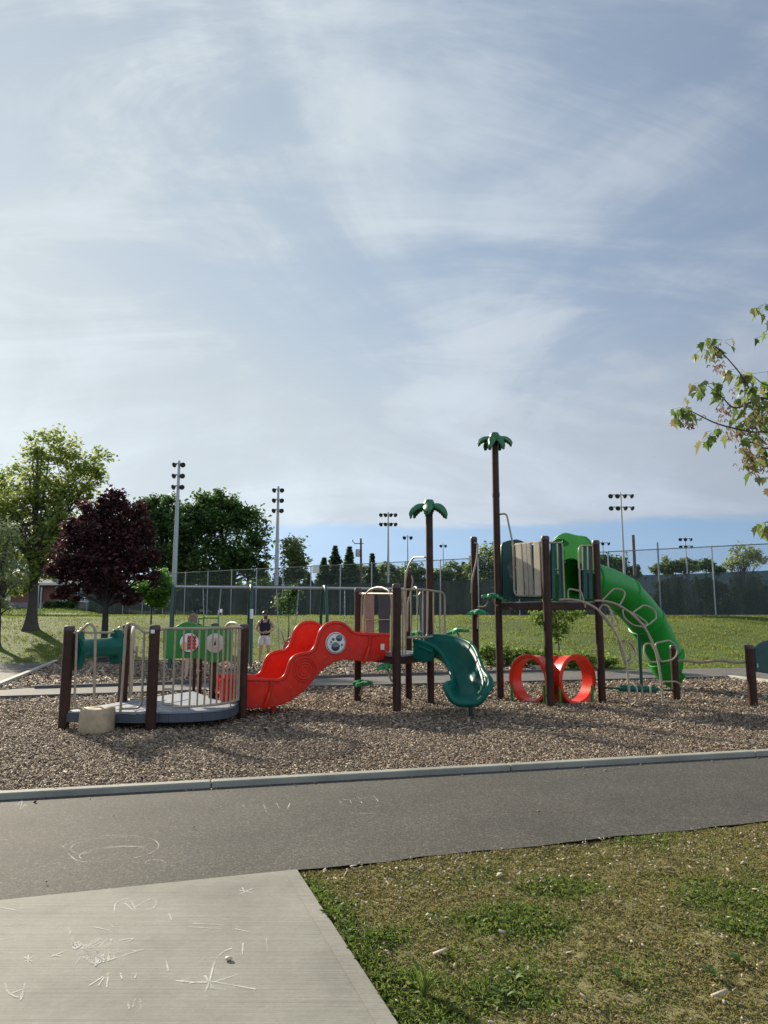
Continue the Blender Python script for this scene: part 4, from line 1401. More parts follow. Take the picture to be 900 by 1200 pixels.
# ------------------------------------------------------------------ leaf climber post
cp = P(558, 790, 14.6); cp.z = 0
lc = empty('leaf_climber', cp, 'brown climbing post with green leaf steps and a bent grab rail', 'climber')
post(lc, cp, P(552, 629, 14.6).z, 0.066)
q = MB(); q.tube(fillet([P(556, 636, 14.5), P(560, 637, 14.45), P(559, 655, 14.4), P(553, 680, 14.45), P(552.5, 695, 14.5)], 0.15), 0.019, 10); q.build('grab_rail', M['tan'], lc)
leaf_step(lc, P(560, 718, 14.35), 0.2, P(560, 736, 14.5), 0.2)
leaf_step(lc, P(536, 740, 14.3), 0.1, P(553, 756, 14.55), 0.22, tilt=-0.15)
q = MB(); q.tube(fillet([P(560, 711, 14.4), P(569, 711, 14.3), P(572, 704, 14.3)], .1), 0.015, 8); q.build('bracket', M['tan'], lc)

# ------------------------------------------------------------------ tower
tL, tF, tR = G(586.5, 820.5), G(645, 829), G(706, 825)
tB = tL + tR - tF
TZ = 1.87
tow = empty('tower_structure', ((tL.x + tR.x) / 2, (tL.y + tR.y) / 2, 0),
            'tall brown play tower with a tall plastic palm post and a bright green tube slide', 'play tower')
pp = post(tow, tL, P(577.5, 516, tL.y).z, 0.07, cap=False)
palm(pp, Vector((tL.x, tL.y, 0)), P(577.5, 513, tL.y).z, ((3.05, 1.0, .15), (-0.1, 1.0, .17), (-2.15, .75, .28), (-0.95, .75, .26), (1.1, .95, .18), (2.1, .95, .18)), 0.345)
q = MB(); zc_ = P(579, 580, tL.y).z; q.lathe([(0.074, zc_ - .05), (0.077, zc_), (0.074, zc_ + .05)], (tL.x, tL.y, 0), n=18, caps=False); q.build('pole_joint', M['post'], pp)
post(tow, tF, P(640, 628, tF.y).z, 0.075)
post(tow, tR, P(697.5, 633, tR.y).z, 0.07)
post(tow, tB, 3.15, 0.068)
q = MB(); q.prism([(p.x, p.y, TZ - .03) for p in (tL, tF, tR, tB)], (0, 0, .03)); q.build('deck', M['deck'], tow)
q = MB()
cyc = [tL, tF, tR, tB]
for i in range(4):
    a_, c_ = cyc[i], cyc[(i + 1) % 4]
    q.beam(a_ + Vector((0, 0, TZ - .085)), c_ + Vector((0, 0, TZ - .085)), 0.045, 0.13)
lf = (tF - tL).normalized(); ln2 = Vector((lf.y, -lf.x, 0))
for t_ in (.25, .65): bolt_heads(q, [tL.lerp(tF, t_) + Vector((0, 0, TZ - .06)) + ln2 * .023], ln2, .014)
q.build('deck_fascia', M['post'], tow)
# tan planks on the left-front side, inside a pipe frame
def PT(px, py, off=0.0): return PL(px, py, tL + ln2 * off, tF + ln2 * off)
if ln2.y > 0: ln2 = -ln2
q = MB()
q.tube(fillet([P(584, 603, tL.y), P(593.5, 601.5, tL.y - .1), PT(601.5, 640), PT(603, 694), PT(606, 698), PT(634, 698.5)], 0.1), 0.019, 10)
q.tube(fillet([PT(601.5, 642), PT(604, 637.5), PT(634, 635)], .06), 0.016, 8)
q.build('handrail', M['tan'], tow)
for k_, (x0, x1, xb0, xb1, yt, mt) in enumerate(((604, 610.5, 606, 613, 637.5, 'plank_tan'), (612, 616.6, 615.5, 619.5, 637, 'plank_pink'), (617, 621, 620.3, 624.5, 636.5, 'plank_pink'), (625, 632, 626.5, 634, 635, 'plank_tan'))):
    q = MB(); q.prism([PT(x0, yt, .03), PT(x1, yt - .4, .03), PT(xb1, 698, .03), PT(xb0, 698, .03)], -ln2 * 0.04)
    q.build('wall_plank', M['plank_tan'] if k_ in (0, 3) else pmat('greyed_plank', (0.33, 0.29, 0.23), 0.55, 0.15), tow, bevel=0.005)
for y_ in (665, 693):
    q = MB(); q.beam(PT(604, y_, -.02), PT(634, y_, -.02), 0.03, 0.03); q.build('plank_rail', M['tan'], tow)
# teal back panel with a round window
bl = (tB - tL).normalized(); bn = Vector((bl.y, -bl.x, 0))
if bn.y > 0: bn = -bn
def PK_(px, py): return PL(px, py, tL, tB)
outp = [PK_(*v_) for v_ in ((588, 702), (587, 640), (589, 636), (596, 633.5), (606, 632), (612, 634), (617, 637), (624, 639), (632, 640), (637, 644), (637, 702))]
outp = [PK_(588, 702), PK_(587.3, 660), PK_(587, 640), PK_(590, 635.5), PK_(597, 633.2), PK_(605, 632), PK_(611, 633.5), PK_(617, 637), PK_(626, 639), PK_(634, 641), PK_(637, 650), PK_(637, 675), PK_(637, 702), PK_(612, 702)]
wc = (PK_(605, 670))
inn = []
for i, p in enumerate(outp):
    d_ = (p - wc).normalized(); inn.append(wc + d_ * 0.24)
q = MB(); q.ring_plate(outp, inn, -bn * 0.04); bpn = q.build('back_panel', M['teal_dark'], tow, label='dark teal panel with a round smoked window')
q = MB(); q.lathe([(0.25, 0), (0.25, .012), (0, .012)], wc - bn * .02, bn, n=28); q.build('round_window', M['bubble'], bpn)
q = MB(); q.tube([PK_(588, 641) + bn * .02, PK_(589.5, 702) + bn * .02], 0.01, 6); q.build('panel_trim', M['teal'], bpn)
# dark green planks on the right-front side
fr = (tR - tF).normalized(); fn = Vector((fr.y, -fr.x, 0))
if fn.y > 0: fn = -fn
def PF(px, py, off=0.0): return PL(px, py, tF + fn * off, tR + fn * off)
for x0, x1, s_, yt in ((646.5, 650.5, .5, 634.5), (654, 658, 1.4, 635.5), (683.5, 687.5, .6, 638), (689.5, 693.5, 1.2, 638.5)):
    q = MB(); q.prism([PF(x0, yt, .0), PF(x1, yt + .2, .0), PF(x1 + s_, 702, .0), PF(x0 + s_, 702, .0)], -fn * 0.045)
    q.build('wall_plank', M['plank_green'], tow, bevel=0.005)
q = MB()
q.tube(fillet([PF(643, 636, .02), PF(658, 636, .02), PF(659, 640, .02), PF(661.5, 704, .02)], .05), 0.018, 10)
q.tube(fillet([PF(694, 639.5, .02), PF(680, 639.5, .02), PF(678.2, 645, .02), PF(680, 704, .02)], .08), 0.018, 10)
q.tube([PF(646, 667, -.06), PF(659, 667.5, -.06)], .012, 8); q.tube([PF(679, 667.5, -.06), PF(694, 668, -.06)], .012, 8)
q.build('barrier_frame', M['tan'], tow)

# ---- tube slide
br = (tR - tB).normalized(); en = Vector((-br.y, br.x, 0))
if en.x < 0: en = -en                                      # out of the tower, to the right and back
ec = tB.lerp(tR, 0.5); ec.z = 2.33
RT = 0.385
# hood plate round the entrance
def E(a_, z_): return Vector((ec.x, ec.y, 0)) + br * a_ + Vector((0, 0, z_))
no = 40
outer, inner = [], []
for i in range(no):
    a = 2 * math.pi * i / no
    ca, sa = math.cos(a), math.sin(a)
    k = 1 / max(1e-4, (abs(ca) ** 5 + abs(sa) ** 5) ** 0.2)
    zt_ = (0.82 if sa > 0 else 0.48)
    bump_ = 0.10 * math.exp(-((ca + 0.25) / 0.42) ** 2) if sa > 0.3 else 0
    outer.append(E(0.57 * ca * k, ec.z + zt_ * sa * k + bump_))
    inner.append(E(RT * ca, ec.z + RT * sa))
q = MB(); q.ring_plate(outer, inner, en * 0.05)
hood = q.build('slide_hood', M['green'], tow, bevel=0.012, label='bright green slide entrance hood')
hb = MB(); hb.tube([E(-.28 + .12 * math.cos(a_), ec.z + .76 + .05 * math.sin(a_)) - en * .006 for a_ in np.linspace(0, 2 * math.pi, 17)[:-1]], .014, 8, closed=True); hb.build('hood_grip', M['green'], hood)
c_end = P(789, 781, 16.2)
tpts = [ec + en * 0.02, ec + en * 0.45 + Vector((0, 0, -0.04)), P(722, 692, 15.35), P(743, 710, 15.75), P(758, 729, 16.0), P(769, 750, 16.15), P(780, 770, 16.2)]
tp_ = spl(tpts, 8)
k8 = len(tp_)
q = MB(); q.tube(tp_, RT, 28, caps=False)
tube = q.build('tube_slide', M['green'], tow, solid=0.02, angle=80, label='bright green tube slide curving down to the right')
for idx, big in ((8, 0), (19, 1), (32, 1)):
    c0_ = tp_[idx]; t_ = (tp_[min(idx + 1, k8 - 1)] - tp_[idx - 1]).normalized()
    q = MB(); q.lathe([(RT + .008, -.05), (RT + .035, -.035), (RT + .038, .035), (RT + .008, .05)], c0_, t_, n=30, caps=False)
    q.build('flange', M['green'], tube)
# open exit trough: lower/right half continues
tdir = (tp_[-1] - tp_[-2]).normalized()
ex = [tp_[-1], tp_[-1] + tdir * 0.15, tp_[-1] + tdir * 0.28 + Vector((0.03, 0, 0.0)), tp_[-1] + tdir * 0.38 + Vector((0.09, -.01, 0.03))]
ex = spl(ex, 5)
rows = []
prev = None
for i, p in enumerate(ex):
    t_ = (ex[min(i + 1, len(ex) - 1)] - ex[max(i - 1, 0)]).normalized()
    n_up = (Vector((1, -0.55, 0.6)) - t_ * t_.dot(Vector((1, -0.55, 0.6)))).normalized()
    bi = t_.cross(n_up)
    row = []
    s = i / (len(ex) - 1)
    span = R(180) - R(70) * min(1, s * 1.3) ** 0.7
    for j in range(21):
        a = -span + 2 * span * j / 20
        row.append(p + (-n_up * math.cos(a) + bi * math.sin(a)) * (RT + 0.01))
    rows.append(row)
q = MB(); q.grid(rows); exo = q.build('exit_trough', M['green'], tube, solid=0.025, angle=80)
q = MB(); q.tube([r_[0] for r_ in rows] + rows[-1] + [r_[-1] for r_ in rows[::-1]], 0.028, 8); q.build('exit_rim', M['green'], tube)
p = tp_[26]
q = MB(); q.tube([p - Vector((0, 0, RT)), Vector((p.x, p.y, -.05))], 0.035, 12); q.build('support_leg', M['swing_green'], tow)

# ---- arched ladder with loop steps
cl0, cl1 = G(740, 833), G(778, 829)
dF0, dF1 = PF(659, 704), PF(698, 706)
def arch(px_list, y0, y1):
    o = []
    n = len(px_list) - 1
    for i, (px, py) in enumerate(px_list):
        o.append(P(px, py, y0 + (y1 - y0) * i / n))
    return spl(o, 6)
railA = arch([(655, 703), (668, 702.5), (682, 705), (697, 712), (710, 724), (720, 739), (728, 755), (733, 772), (736, 795), (738.5, 833)], PF(655, 703).y - .03, cl0.y)
railB = arch([(697, 704), (708, 704.5), (722, 708), (737, 717), (751, 730), (761, 745), (768, 762), (772, 780), (775, 800), (777.5, 829)], PF(697, 705).y - .05, cl1.y)
q = MB(); q.tube(railA, 0.022, 10); q.tube(railB, 0.022, 10)
ac = q.build('arch_climber', M['tan'], tow, label='arched tan climbing ladder with loop steps')
def loop(pts_px, Y, r=0.09, closed=True):
    q = MB(); q.tube(fillet([P(x, y, Y + dy) for x, y, dy in pts_px], r, closed=closed), 0.016, 8, closed=closed)
    q.build('loop_step', M['tan'], ac)
yA = cl0.y + .25; yB = cl1.y + .25
loop([(666, 704, 0), (665.5, 692, 0), (668, 690, 0), (681, 693, .0), (686, 712, 0)], PF(668, 703).y - .08, .06, False)
loop([(701, 716, 0), (706, 708, -.02), (713, 710, -.1), (718.5, 724, -.2), (716, 735, -.2), (713, 731, -.1)], yA + .25)
loop([(710, 725, .05), (714, 734, .1), (726, 733, .25), (722, 724, .3), (716, 716, .2)], yA + .25, .08, False)
loop([(725, 753, 0), (733, 749.5, -.06), (739, 760, -.2), (739, 772, -.22), (734, 776, -.1), (732, 777, 0)], yA + .1)
loop([(732, 777, 0), (741, 776, .2), (746, 769, .35), (742, 757, .35), (736, 752, .15)], yA + .1, .1, False)
loop([(736.5, 800, 0), (744, 801, -.12), (747, 810, -.2), (746, 822, -.2), (741, 826, -.12), (737.5, 825, 0)], yA)
loop([(737, 800, 0), (748, 800, .25), (753, 806, .35), (752, 820, .35), (746, 825, .3), (738, 826, 0)], yA)
loop([(706, 703, 0), (720, 689, .3), (732, 692, .35), (732, 699, .2), (725, 711, 0)], yB + .35, .1, False)
loop([(729, 713, 0), (731, 724, -.15), (742, 733, -.2), (757, 735, -.1), (759, 730, 0), (745, 720, 0)], yB + .25)
loop([(741, 718, 0), (755, 708.5, .3), (767, 714, .35), (770, 724, .3), (759, 733, .1), (752, 731, 0)], yB + .25)
loop([(755, 755, .1), (754.5, 765, 0), (761, 776, -.1), (773, 775.5, 0), (771, 768, .1), (762, 753.5, .1)], yB + .1, .07)
loop([(767, 754, 0), (785, 750, .2), (793, 758, .3), (794, 766, .3), (789, 773, .2), (774, 776, 0)], yB + .1)
loop([(775, 799, 0), (763, 799, -.1), (762, 806, -.15), (763.5, 818, -.15), (769, 822, -.1), (777, 822, 0)], yB, .07)
loop([(775, 799, 0), (793, 798.5, .2), (799, 804, .3), (801, 816, .3), (797, 822, .25), (777, 822.5, 0)], yB, .09)

# leaf step on the palm post
leaf_step(tow, P(577, 699, tL.y - .16), 0.0, P(586, 705, tL.y), 0.2, tilt=0.1)

# ------------------------------------------------------------------ red crawl tunnel under the tower
cN = (tF + (tL + tR) / 2) / 2
ct = empty('crawl_tunnel', (tF.x, tF.y + .5, 0), 'red crawl tunnel with two round openings under the play tower', 'crawl tunnel')
def ring(cpx, cpy, Y, axis, depth, Ro=0.468, Ri=0.385):
    c = P(cpx, cpy, Y); ax_ = Vector(axis).normalized()
    q = MB()
    n = 40
    prof = [(Ri, 0.02), (Ri + .012, -0.004), (Ro - .02, -0.012), (Ro, 0.012), (Ro - .012, 0.05), (Ro - .03, 0.09), (Ro - .03, depth), (Ri, depth), (Ri, 0.02)]
    q.lathe(prof, c, ax_, n=n, caps=False)
    o = q.build('tunnel_ring', M['orange_red'], ct, angle=50)
    return c, ax_
cl_, axl = ring(618.5, 796.5, 13.75, (0.78, 0.62, 0), 0.27)
cr_, axr = ring(677.5, 797, 13.55, (-0.52, 0.855, 0), 0.27)
# moulded joint between the two mouths, behind the front post
ja, jb = P(641, 797, 13.80), P(657, 797, 13.72)
q = MB(); rows = []
for t_ in np.linspace(0, 1, 5):
    c = ja.lerp(jb, t_) + Vector((0, .05 * math.sin(math.pi * t_), 0))
    rows.append([c + Vector((0, .16 - .16 * math.cos(a_), .435 * math.sin(a_))) for a_ in np.linspace(-1.45, 1.45, 15)])
q.grid(rows); q.build('tunnel_joint', M['orange_red'], ct, solid=.03, angle=70)
for px, py, Y in ((600, 823, 13.9), (638.5, 829, 13.45), (656.5, 829, 13.35), (694.5, 826, 13.7)):
    g_ = P(px, py, Y)
    q = MB(); q.tube([Vector((g_.x, g_.y, -.05)), Vector((g_.x, g_.y, P(px, 803, Y).z))], 0.026, 10); q.build('leg', M['panel_green'], ct)

# ------------------------------------------------------------------ balance course on the right
b1_, b2_ = G(793, 822), G(883, 829)
bal = empty('balance_course', ((b1_.x + b2_.x) / 2, (b1_.y + b2_.y) / 2, 0), 'low brown posts joined by a teal log roller and a wavy rail', 'balance course')
post(bal, b1_, P(789.5, 756, b1_.y).z, 0.075)
post(bal, b2_, P(880, 755.5, b2_.y).z, 0.078)
q = MB()
wv = []
for i in range(25):
    t_ = i / 24
    p = b1_.lerp(b2_, t_); wv.append(Vector((p.x, p.y, P(835, 775, p.y).z + 0.018 * math.sin(t_ * 13))))
q.tube(wv, 0.027, 10); q.build('balance_rail', M['tan'], bal)
r0_, r1_ = tR + Vector((0.075, 0, 0)), b1_ + Vector((-.08, 0, 0))
za, zb2 = P(712, 806, r0_.y).z, P(788, 809, r1_.y).z
a_, c_ = Vector((r0_.x, r0_.y, za)), Vector((r1_.x, r1_.y, zb2))
q = MB(); q.tube([a_, c_], 0.018, 10); lr = q.build('roller_axle', M['teal_dark'], bal)
q = MB(); q.lathe([(0.03, 0), (.055, 0.005), (0.06, 0.03), (.06, 0.77), (.055, .80), (.03, .805)], a_.lerp(c_, .19), (c_ - a_), n=18); q.build('log_roller', M['teal'], lr, label='teal log roller')
pr0 = b2_ + Vector((0.05, 0.02, 0)); pr1 = b2_ + Vector((1.2, 0.35, 0))
prd = (pr1 - pr0).normalized()
prof = [(0.02, .62), (0.02, .98)] + [(0.02 + 0.9 * t_, 0.98 + 0.20 * math.sin(math.pi * min(1, t_ * 1.0)) ** .5) for t_ in np.linspace(.02, .98, 16)] + [(0.92, .98), (0.92, .62), (.6, .58), (.3, .58)]
q = MB(); pnn = Vector((prd.y, -prd.x, 0)); q.prism([pr0 + prd * u_1 + Vector((0, 0, v_1)) for u_1, v_1 in prof], pnn * 0.05)
gpn = q.build('play_panel', M['plank_green'], bal, bevel=0.012)
q = MB(); q.box(P(887.5, 780, pr0.y - .05), (.03, .02, .07)); q.build('panel_hinge', M['galv'], gpn)
post(bal, pr0 + prd * 1.0, 1.1, .075)
# ================================================================== trees and plants
def tz_at(x, y): return float(terrain(x, y))

def rand_unit(n):
    v = RNG.normal(size=(n, 3)); return v / np.linalg.norm(v, axis=1)[:, None]

def leaf_quads(c, size, up_bias=0.5, droop=0.0, aspect=0.62):
    n = len(c)
    nrm = rand_unit(n); nrm[:, 2] = np.abs(nrm[:, 2]) + up_bias
    nrm /= np.linalg.norm(nrm, axis=1)[:, None]
    a = np.cross(nrm, rand_unit(n)); a /= np.linalg.norm(a, axis=1)[:, None] + 1e-9
    a[:, 2] -= droop; a /= np.linalg.norm(a, axis=1)[:, None]
    b_ = np.cross(nrm, a); b_ /= np.linalg.norm(b_, axis=1)[:, None] + 1e-9
    s = size * RNG.uniform(0.6, 1.3, n)
    la, lb = a * (s * 0.5)[:, None], b_ * (s * 0.5 * aspect)[:, None]
    fold = nrm * (s * 0.08)[:, None]
    return np.stack([c - la, c + lb * 0.9 - la * 0.1 + fold, c + la, c - lb * 0.9 - la * 0.1 + fold], 1)

def clumps_in(lobes, per_lobe, shell=0.55):
    out, rad = [], []
    vol = np.array([r.x * r.y * r.z for _, r in lobes]) ** 0.62
    vol = vol / vol.sum()
    for (c, r), v in zip(lobes, vol):
        k = max(3, int(per_lobe * len(lobes) * v))
        u = rand_unit(k)
        d = shell + (1 - shell) * RNG.uniform(0, 1, k) ** 0.6
        d *= RNG.uniform(0.75, 1.12, k)
        out.append(np.array([c.x, c.y, c.z]) + u * d[:, None] * np.array([r.x, r.y, r.z]))
        rad.append(np.full(k, (r.x * r.y * r.z) ** (1 / 3)))
    return np.concatenate(out), np.concatenate(rad)

def tree(name, base, lobes, label, mat, group=None, per=26, leaves=70, size=0.2, spread=0.22, trunk_r=0.2, fork=0.35,
         bark='bark', limbs=26, shell=0.5, cat='tree', droop=0.0, lean=(0, 0), flare=1.5, twig=0.16):
    root = empty(name, base, label, cat, group)
    base = Vector(base)
    cl, rd = clumps_in(lobes, per, shell)
    c = np.repeat(cl, leaves, axis=0)
    sg = np.repeat(rd, leaves) * spread
    c = c + RNG.normal(size=c.shape) * sg[:, None] * np.array([1, 1, 0.7])
    q = leaf_quads(c, size, droop=droop)
    np_mesh('crown', q.reshape(-1, 3), 4, mat, parent=root, org=tuple(base))
    top = Vector(cl.mean(axis=0)); zmax = cl[:, 2].max()
    b = MB()
    zf = base.z + (top.z - base.z) * fork
    axis = [base + Vector((0, 0, -.2)), base + Vector((0, 0, 0.12)), base + Vector((lean[0] * .3 + random.uniform(-.03, .03), lean[1] * .3, (zf - base.z) * 0.5)),
            Vector((base.x + lean[0], base.y + lean[1], zf)), Vector((top.x * .6 + base.x * .4, top.y, zf * .4 + zmax * .6)), Vector((top.x, top.y, zmax * .92 + base.z * .08))]
    ax = spl(axis, 5)
    nA = len(ax)
    def rad_at(z):
        t = min(1, max(0, (z - base.z) / max(0.1, zmax - base.z)))
        return trunk_r * (1 - 0.9 * t ** 0.9)
    rs = [max(0.012, rad_at(p.z)) * (flare if i == 0 else 1 + (flare - 1) * math.exp(-(p.z - base.z) / (trunk_r * 1.6)) if p.z > base.z - .01 else flare) for i, p in enumerate(ax)]
    b.tube(ax, rs, 10)
    idx = RNG.permutation(len(cl))[:limbs]
    for i in idx:
        e = Vector(cl[i])
        zs = base.z + (e.z - base.z) * random.uniform(0.35, 0.7)
        zs = max(zs, zf * 0.92 + base.z * 0.08)
        st = min(ax, key=lambda p: abs(p.z - zs))
        mdl = st.lerp(e, 0.5) + Vector((0, 0, (e - st).length * 0.10))
        r0 = max(0.01, rad_at(st.z) * 0.5)
        cv = spl([st, mdl, e], 5)
        b.tube(cv, [r0 * (1 - 0.85 * k / (len(cv) - 1)) for k in range(len(cv))], 6, caps=False)
        for _ in range(2):
            j = idx[random.randrange(len(idx))]
            t2 = Vector(cl[j])
            if (t2 - e).length < 3.5 * rd[i] and (t2 - e).length > 0.01:
                m2 = cv[len(cv) // 2]
                c2 = spl([m2, m2.lerp(t2, .5) + Vector((0, 0, .05)), m2.lerp(t2, .9)], 3)
                b.tube(c2, [r0 * .4 * (1 - 0.8 * k / (len(c2) - 1)) for k in range(len(c2))], 5, caps=False)
    b.build('trunk', M[bark], root, angle=70)
    return root

def lobes_px(Y, lst, depth=0.9):
    o = []
    for it in lst:
        px, py, rx, ry = it[:4]
        dy = it[4] if len(it) > 4 else 0.0
        y = Y + dy
        o.append((P(px, py, y), Vector((rx * y / F_PX, (rx + ry) / 2 * y / F_PX * depth, ry * y / F_PX))))
    return o
def base_at(px, Y):
    x = (px - 450) / F_PX * Y
    for _ in range(3):
        x = P(px, 722, Y).x
    return (x, Y, tz_at(x, Y))

M['leaf_yellow'] = leafmat('yellow_green_leaves', [(0.17, 0.24, 0.045), (0.25, 0.32, 0.07), (0.33, 0.39, 0.11), (0.42, 0.44, 0.18)], trans=0.6)
M['leaf_maroon'] = leafmat('maroon_leaves', [(0.034, 0.016, 0.021), (0.06, 0.025, 0.03), (0.09, 0.035, 0.04), (0.15, 0.065, 0.06)], trans=0.4)
M['leaf_dark'] = leafmat('dark_green_leaves', [(0.042, 0.085, 0.024), (0.065, 0.125, 0.034), (0.10, 0.175, 0.05), (0.16, 0.24, 0.075)], trans=0.5)
M['leaf_mid'] = leafmat('mid_green_leaves', [(0.11, 0.16, 0.055), (0.16, 0.22, 0.08), (0.22, 0.28, 0.12)], trans=0.55)
M['leaf_young'] = leafmat('young_green_leaves', [(0.08, 0.19, 0.03), (0.13, 0.26, 0.045), (0.18, 0.32, 0.075)], trans=0.5)
M['leaf_olive'] = leafmat('pale_olive_leaves', [(0.25, 0.30, 0.13), (0.34, 0.39, 0.19), (0.48, 0.50, 0.33)], trans=0.6)
M['needle'] = leafmat('conifer_needles', [(0.05, 0.09, 0.04), (0.08, 0.125, 0.058), (0.12, 0.17, 0.085)], trans=0.45)
M['leaf_shrub'] = leafmat('shrub_leaves', [(0.14, 0.21, 0.04), (0.20, 0.29, 0.06), (0.29, 0.37, 0.10)], trans=0.55)

Y = 33
tree('maple_tree', base_at(37, Y), lobes_px(Y, [(60, 528, 34, 26), (104, 546, 30, 22), (82, 575, 34, 24), (42, 572, 42, 32), (15, 612, 40, 36), (72, 612, 34, 34), (35, 652, 42, 24), (-25, 600, 38, 48), (62, 640, 30, 26), (16, 682, 26, 16), (50, 668, 26, 14)]),
     'tall yellow-green maple tree with an airy top at the left edge', M['leaf_yellow'], per=44, leaves=34, size=0.22, spread=0.17, shell=0.3, trunk_r=0.24, fork=0.42, flare=1.7, limbs=46)
Y = 29
tree('flowering_tree', base_at(-2, Y), lobes_px(Y, [(2, 640, 18, 36), (10, 676, 20, 26), (-22, 660, 26, 50), (4, 704, 16, 14)]),
     'pale olive flowering tree cut off by the left edge', M['leaf_olive'], per=32, leaves=36, size=0.13, spread=0.2, trunk_r=0.14, limbs=40)
Y = 25.2
tree('maroon_maple', base_at(123, Y), lobes_px(Y, [(130, 583, 15, 16), (112, 604, 22, 20), (143, 604, 26, 24), (122, 630, 40, 28), (92, 648, 32, 26), (158, 645, 26, 30), (92, 622, 20, 16), (164, 622, 16, 16), (122, 668, 50, 26), (76, 668, 18, 16), (172, 678, 14, 18), (86, 696, 24, 10), (152, 700, 18, 12)]),
     'dark maroon-leaved maple on the lawn behind the low platform', M['leaf_maroon'], per=32, leaves=58, size=0.16, spread=0.17, shell=0.4, trunk_r=0.14, fork=0.56, bark='bark_dark', limbs=44)
Y = 80
tree('dark_tree', base_at(186, Y), lobes_px(Y, [(178, 600, 22, 22), (192, 632, 30, 42), (200, 608, 20, 28), (206, 660, 26, 34), (166, 630, 22, 36)]), 'dark green tree just right of the maroon maple beyond the fence', M['leaf_dark'], 'large trees beyond the fence', per=30, leaves=70, size=0.5, spread=0.2, trunk_r=0.4, limbs=16)
Y = 77
tree('dark_tree', base_at(262, Y), lobes_px(Y, [(252, 606, 42, 30), (278, 630, 38, 40), (226, 615, 26, 34), (250, 590, 26, 15), (299, 655, 21, 30), (245, 660, 48, 32), (278, 600, 18, 14), (215, 650, 18, 30)]), 'broad dark green tree between the two tall floodlight poles', M['leaf_dark'], 'large trees beyond the fence', per=40, leaves=60, size=0.46, spread=0.16, trunk_r=0.5, limbs=24)
Y = 74
tree('grey_green_tree', base_at(346, Y), lobes_px(Y, [(344, 655, 15, 28), (338, 690, 22, 20), (354, 662, 8, 18), (330, 700, 13, 16), (352, 700, 16, 18)]), 'loose grey-green tree just right of the second tall floodlight pole', M['leaf_mid'], 'large trees beyond the fence', per=24, leaves=56, size=0.42, spread=0.22, trunk_r=0.3, limbs=24)
Y = 31
tree('young_tree', base_at(177, Y), lobes_px(Y, [(182, 688, 18, 17), (172, 696, 12, 10), (194, 694, 9, 14), (186, 704, 13, 9)]), 'small bright green young tree in front of the dark windscreen', M['leaf_young'], per=26, leaves=60, size=0.14, spread=0.24, trunk_r=0.05, fork=0.7, limbs=16)
Y = 30
tree('sapling', base_at(338, Y), lobes_px(Y, [(337, 704, 13, 14), (341, 694, 8, 9)]), 'thin sapling on the lawn just right of the standing man', M['leaf_dark'], per=14, leaves=40, size=0.13, spread=0.3, trunk_r=0.03, fork=0.7, limbs=8)
Y = 23.4
tree('sapling', base_at(653, Y), lobes_px(Y, [(650, 722, 17, 17), (634, 722, 14, 12), (668, 718, 14, 11), (655, 742, 11, 9), (645, 706, 12, 8)]), 'young light green sapling seen under the deck of the tall tower', M['leaf_shrub'], per=20, leaves=20, size=0.13, spread=0.26, trunk_r=0.03, fork=0.6, limbs=16)
Y = 44
tree('small_tree', base_at(612, Y), lobes_px(Y, [(618, 700, 16, 14), (600, 705, 12, 10), (632, 708, 14, 9)]), 'small tree with a short stout trunk close to the fence behind the tower', M['leaf_shrub'], per=18, leaves=40, size=0.2, spread=0.28, trunk_r=0.18, fork=0.5, limbs=12)
# distant belt of trees beyond the fence
for k, (px, Y, lst, mt, lb) in enumerate((
    (418, 104, [(420, 674, 14, 14), (430, 682, 14, 10), (408, 685, 14, 10)], 'leaf_mid', 'mid-green tree under the far utility pole'),
    (456, 106, [(455, 672, 14, 13), (444, 684, 14, 9), (468, 680, 12, 12)], 'leaf_mid', 'mid-green tree behind the foot of the two-row floodlight pole'),
    (487, 108, [(484, 670, 14, 12), (496, 678, 12, 12)], 'leaf_dark', 'dark green tree behind the short palm post'),
    (530, 108, [(527, 672, 18, 12), (545, 672, 12, 12), (514, 680, 12, 8)], 'leaf_mid', 'mid-green tree right of the short palm post'),
    (572, 96, [(572, 660, 22, 20), (558, 668, 14, 14), (592, 664, 16, 18)], 'leaf_mid', 'rounded green tree behind the tall palm post'),
    (718, 92, [(718, 664, 20, 12), (704, 660, 12, 10), (738, 670, 14, 8)], 'leaf_dark', 'dark green tree above the fence right of the tube slide entrance'),
    (790, 100, [(788, 664, 16, 9), (772, 668, 12, 6), (805, 663, 14, 8)], 'leaf_mid', 'green tree above the fence between the two tallest fence posts'),
    (828, 104, [(826, 664, 14, 8), (840, 668, 10, 6)], 'leaf_dark', 'small dark tree above the fence under the far floodlight'),
    )):
    tree('distant_tree', base_at(px, Y), lobes_px(Y, lst + [(px, 692, 22, 14)]), lb, M[mt], 'trees far beyond the fence', per=22, leaves=50, size=0.55, spread=0.22, trunk_r=0.3, limbs=6)
Y = 62
tree('sparse_tree', base_at(872, Y), lobes_px(Y, [(868, 652, 13, 13), (880, 648, 8, 10), (858, 662, 8, 8), (892, 655, 7, 10)]), 'sparse pale green tree above the fence at the right edge', M['leaf_olive'], per=16, leaves=22, size=0.3, spread=0.28, trunk_r=0.12, limbs=40)

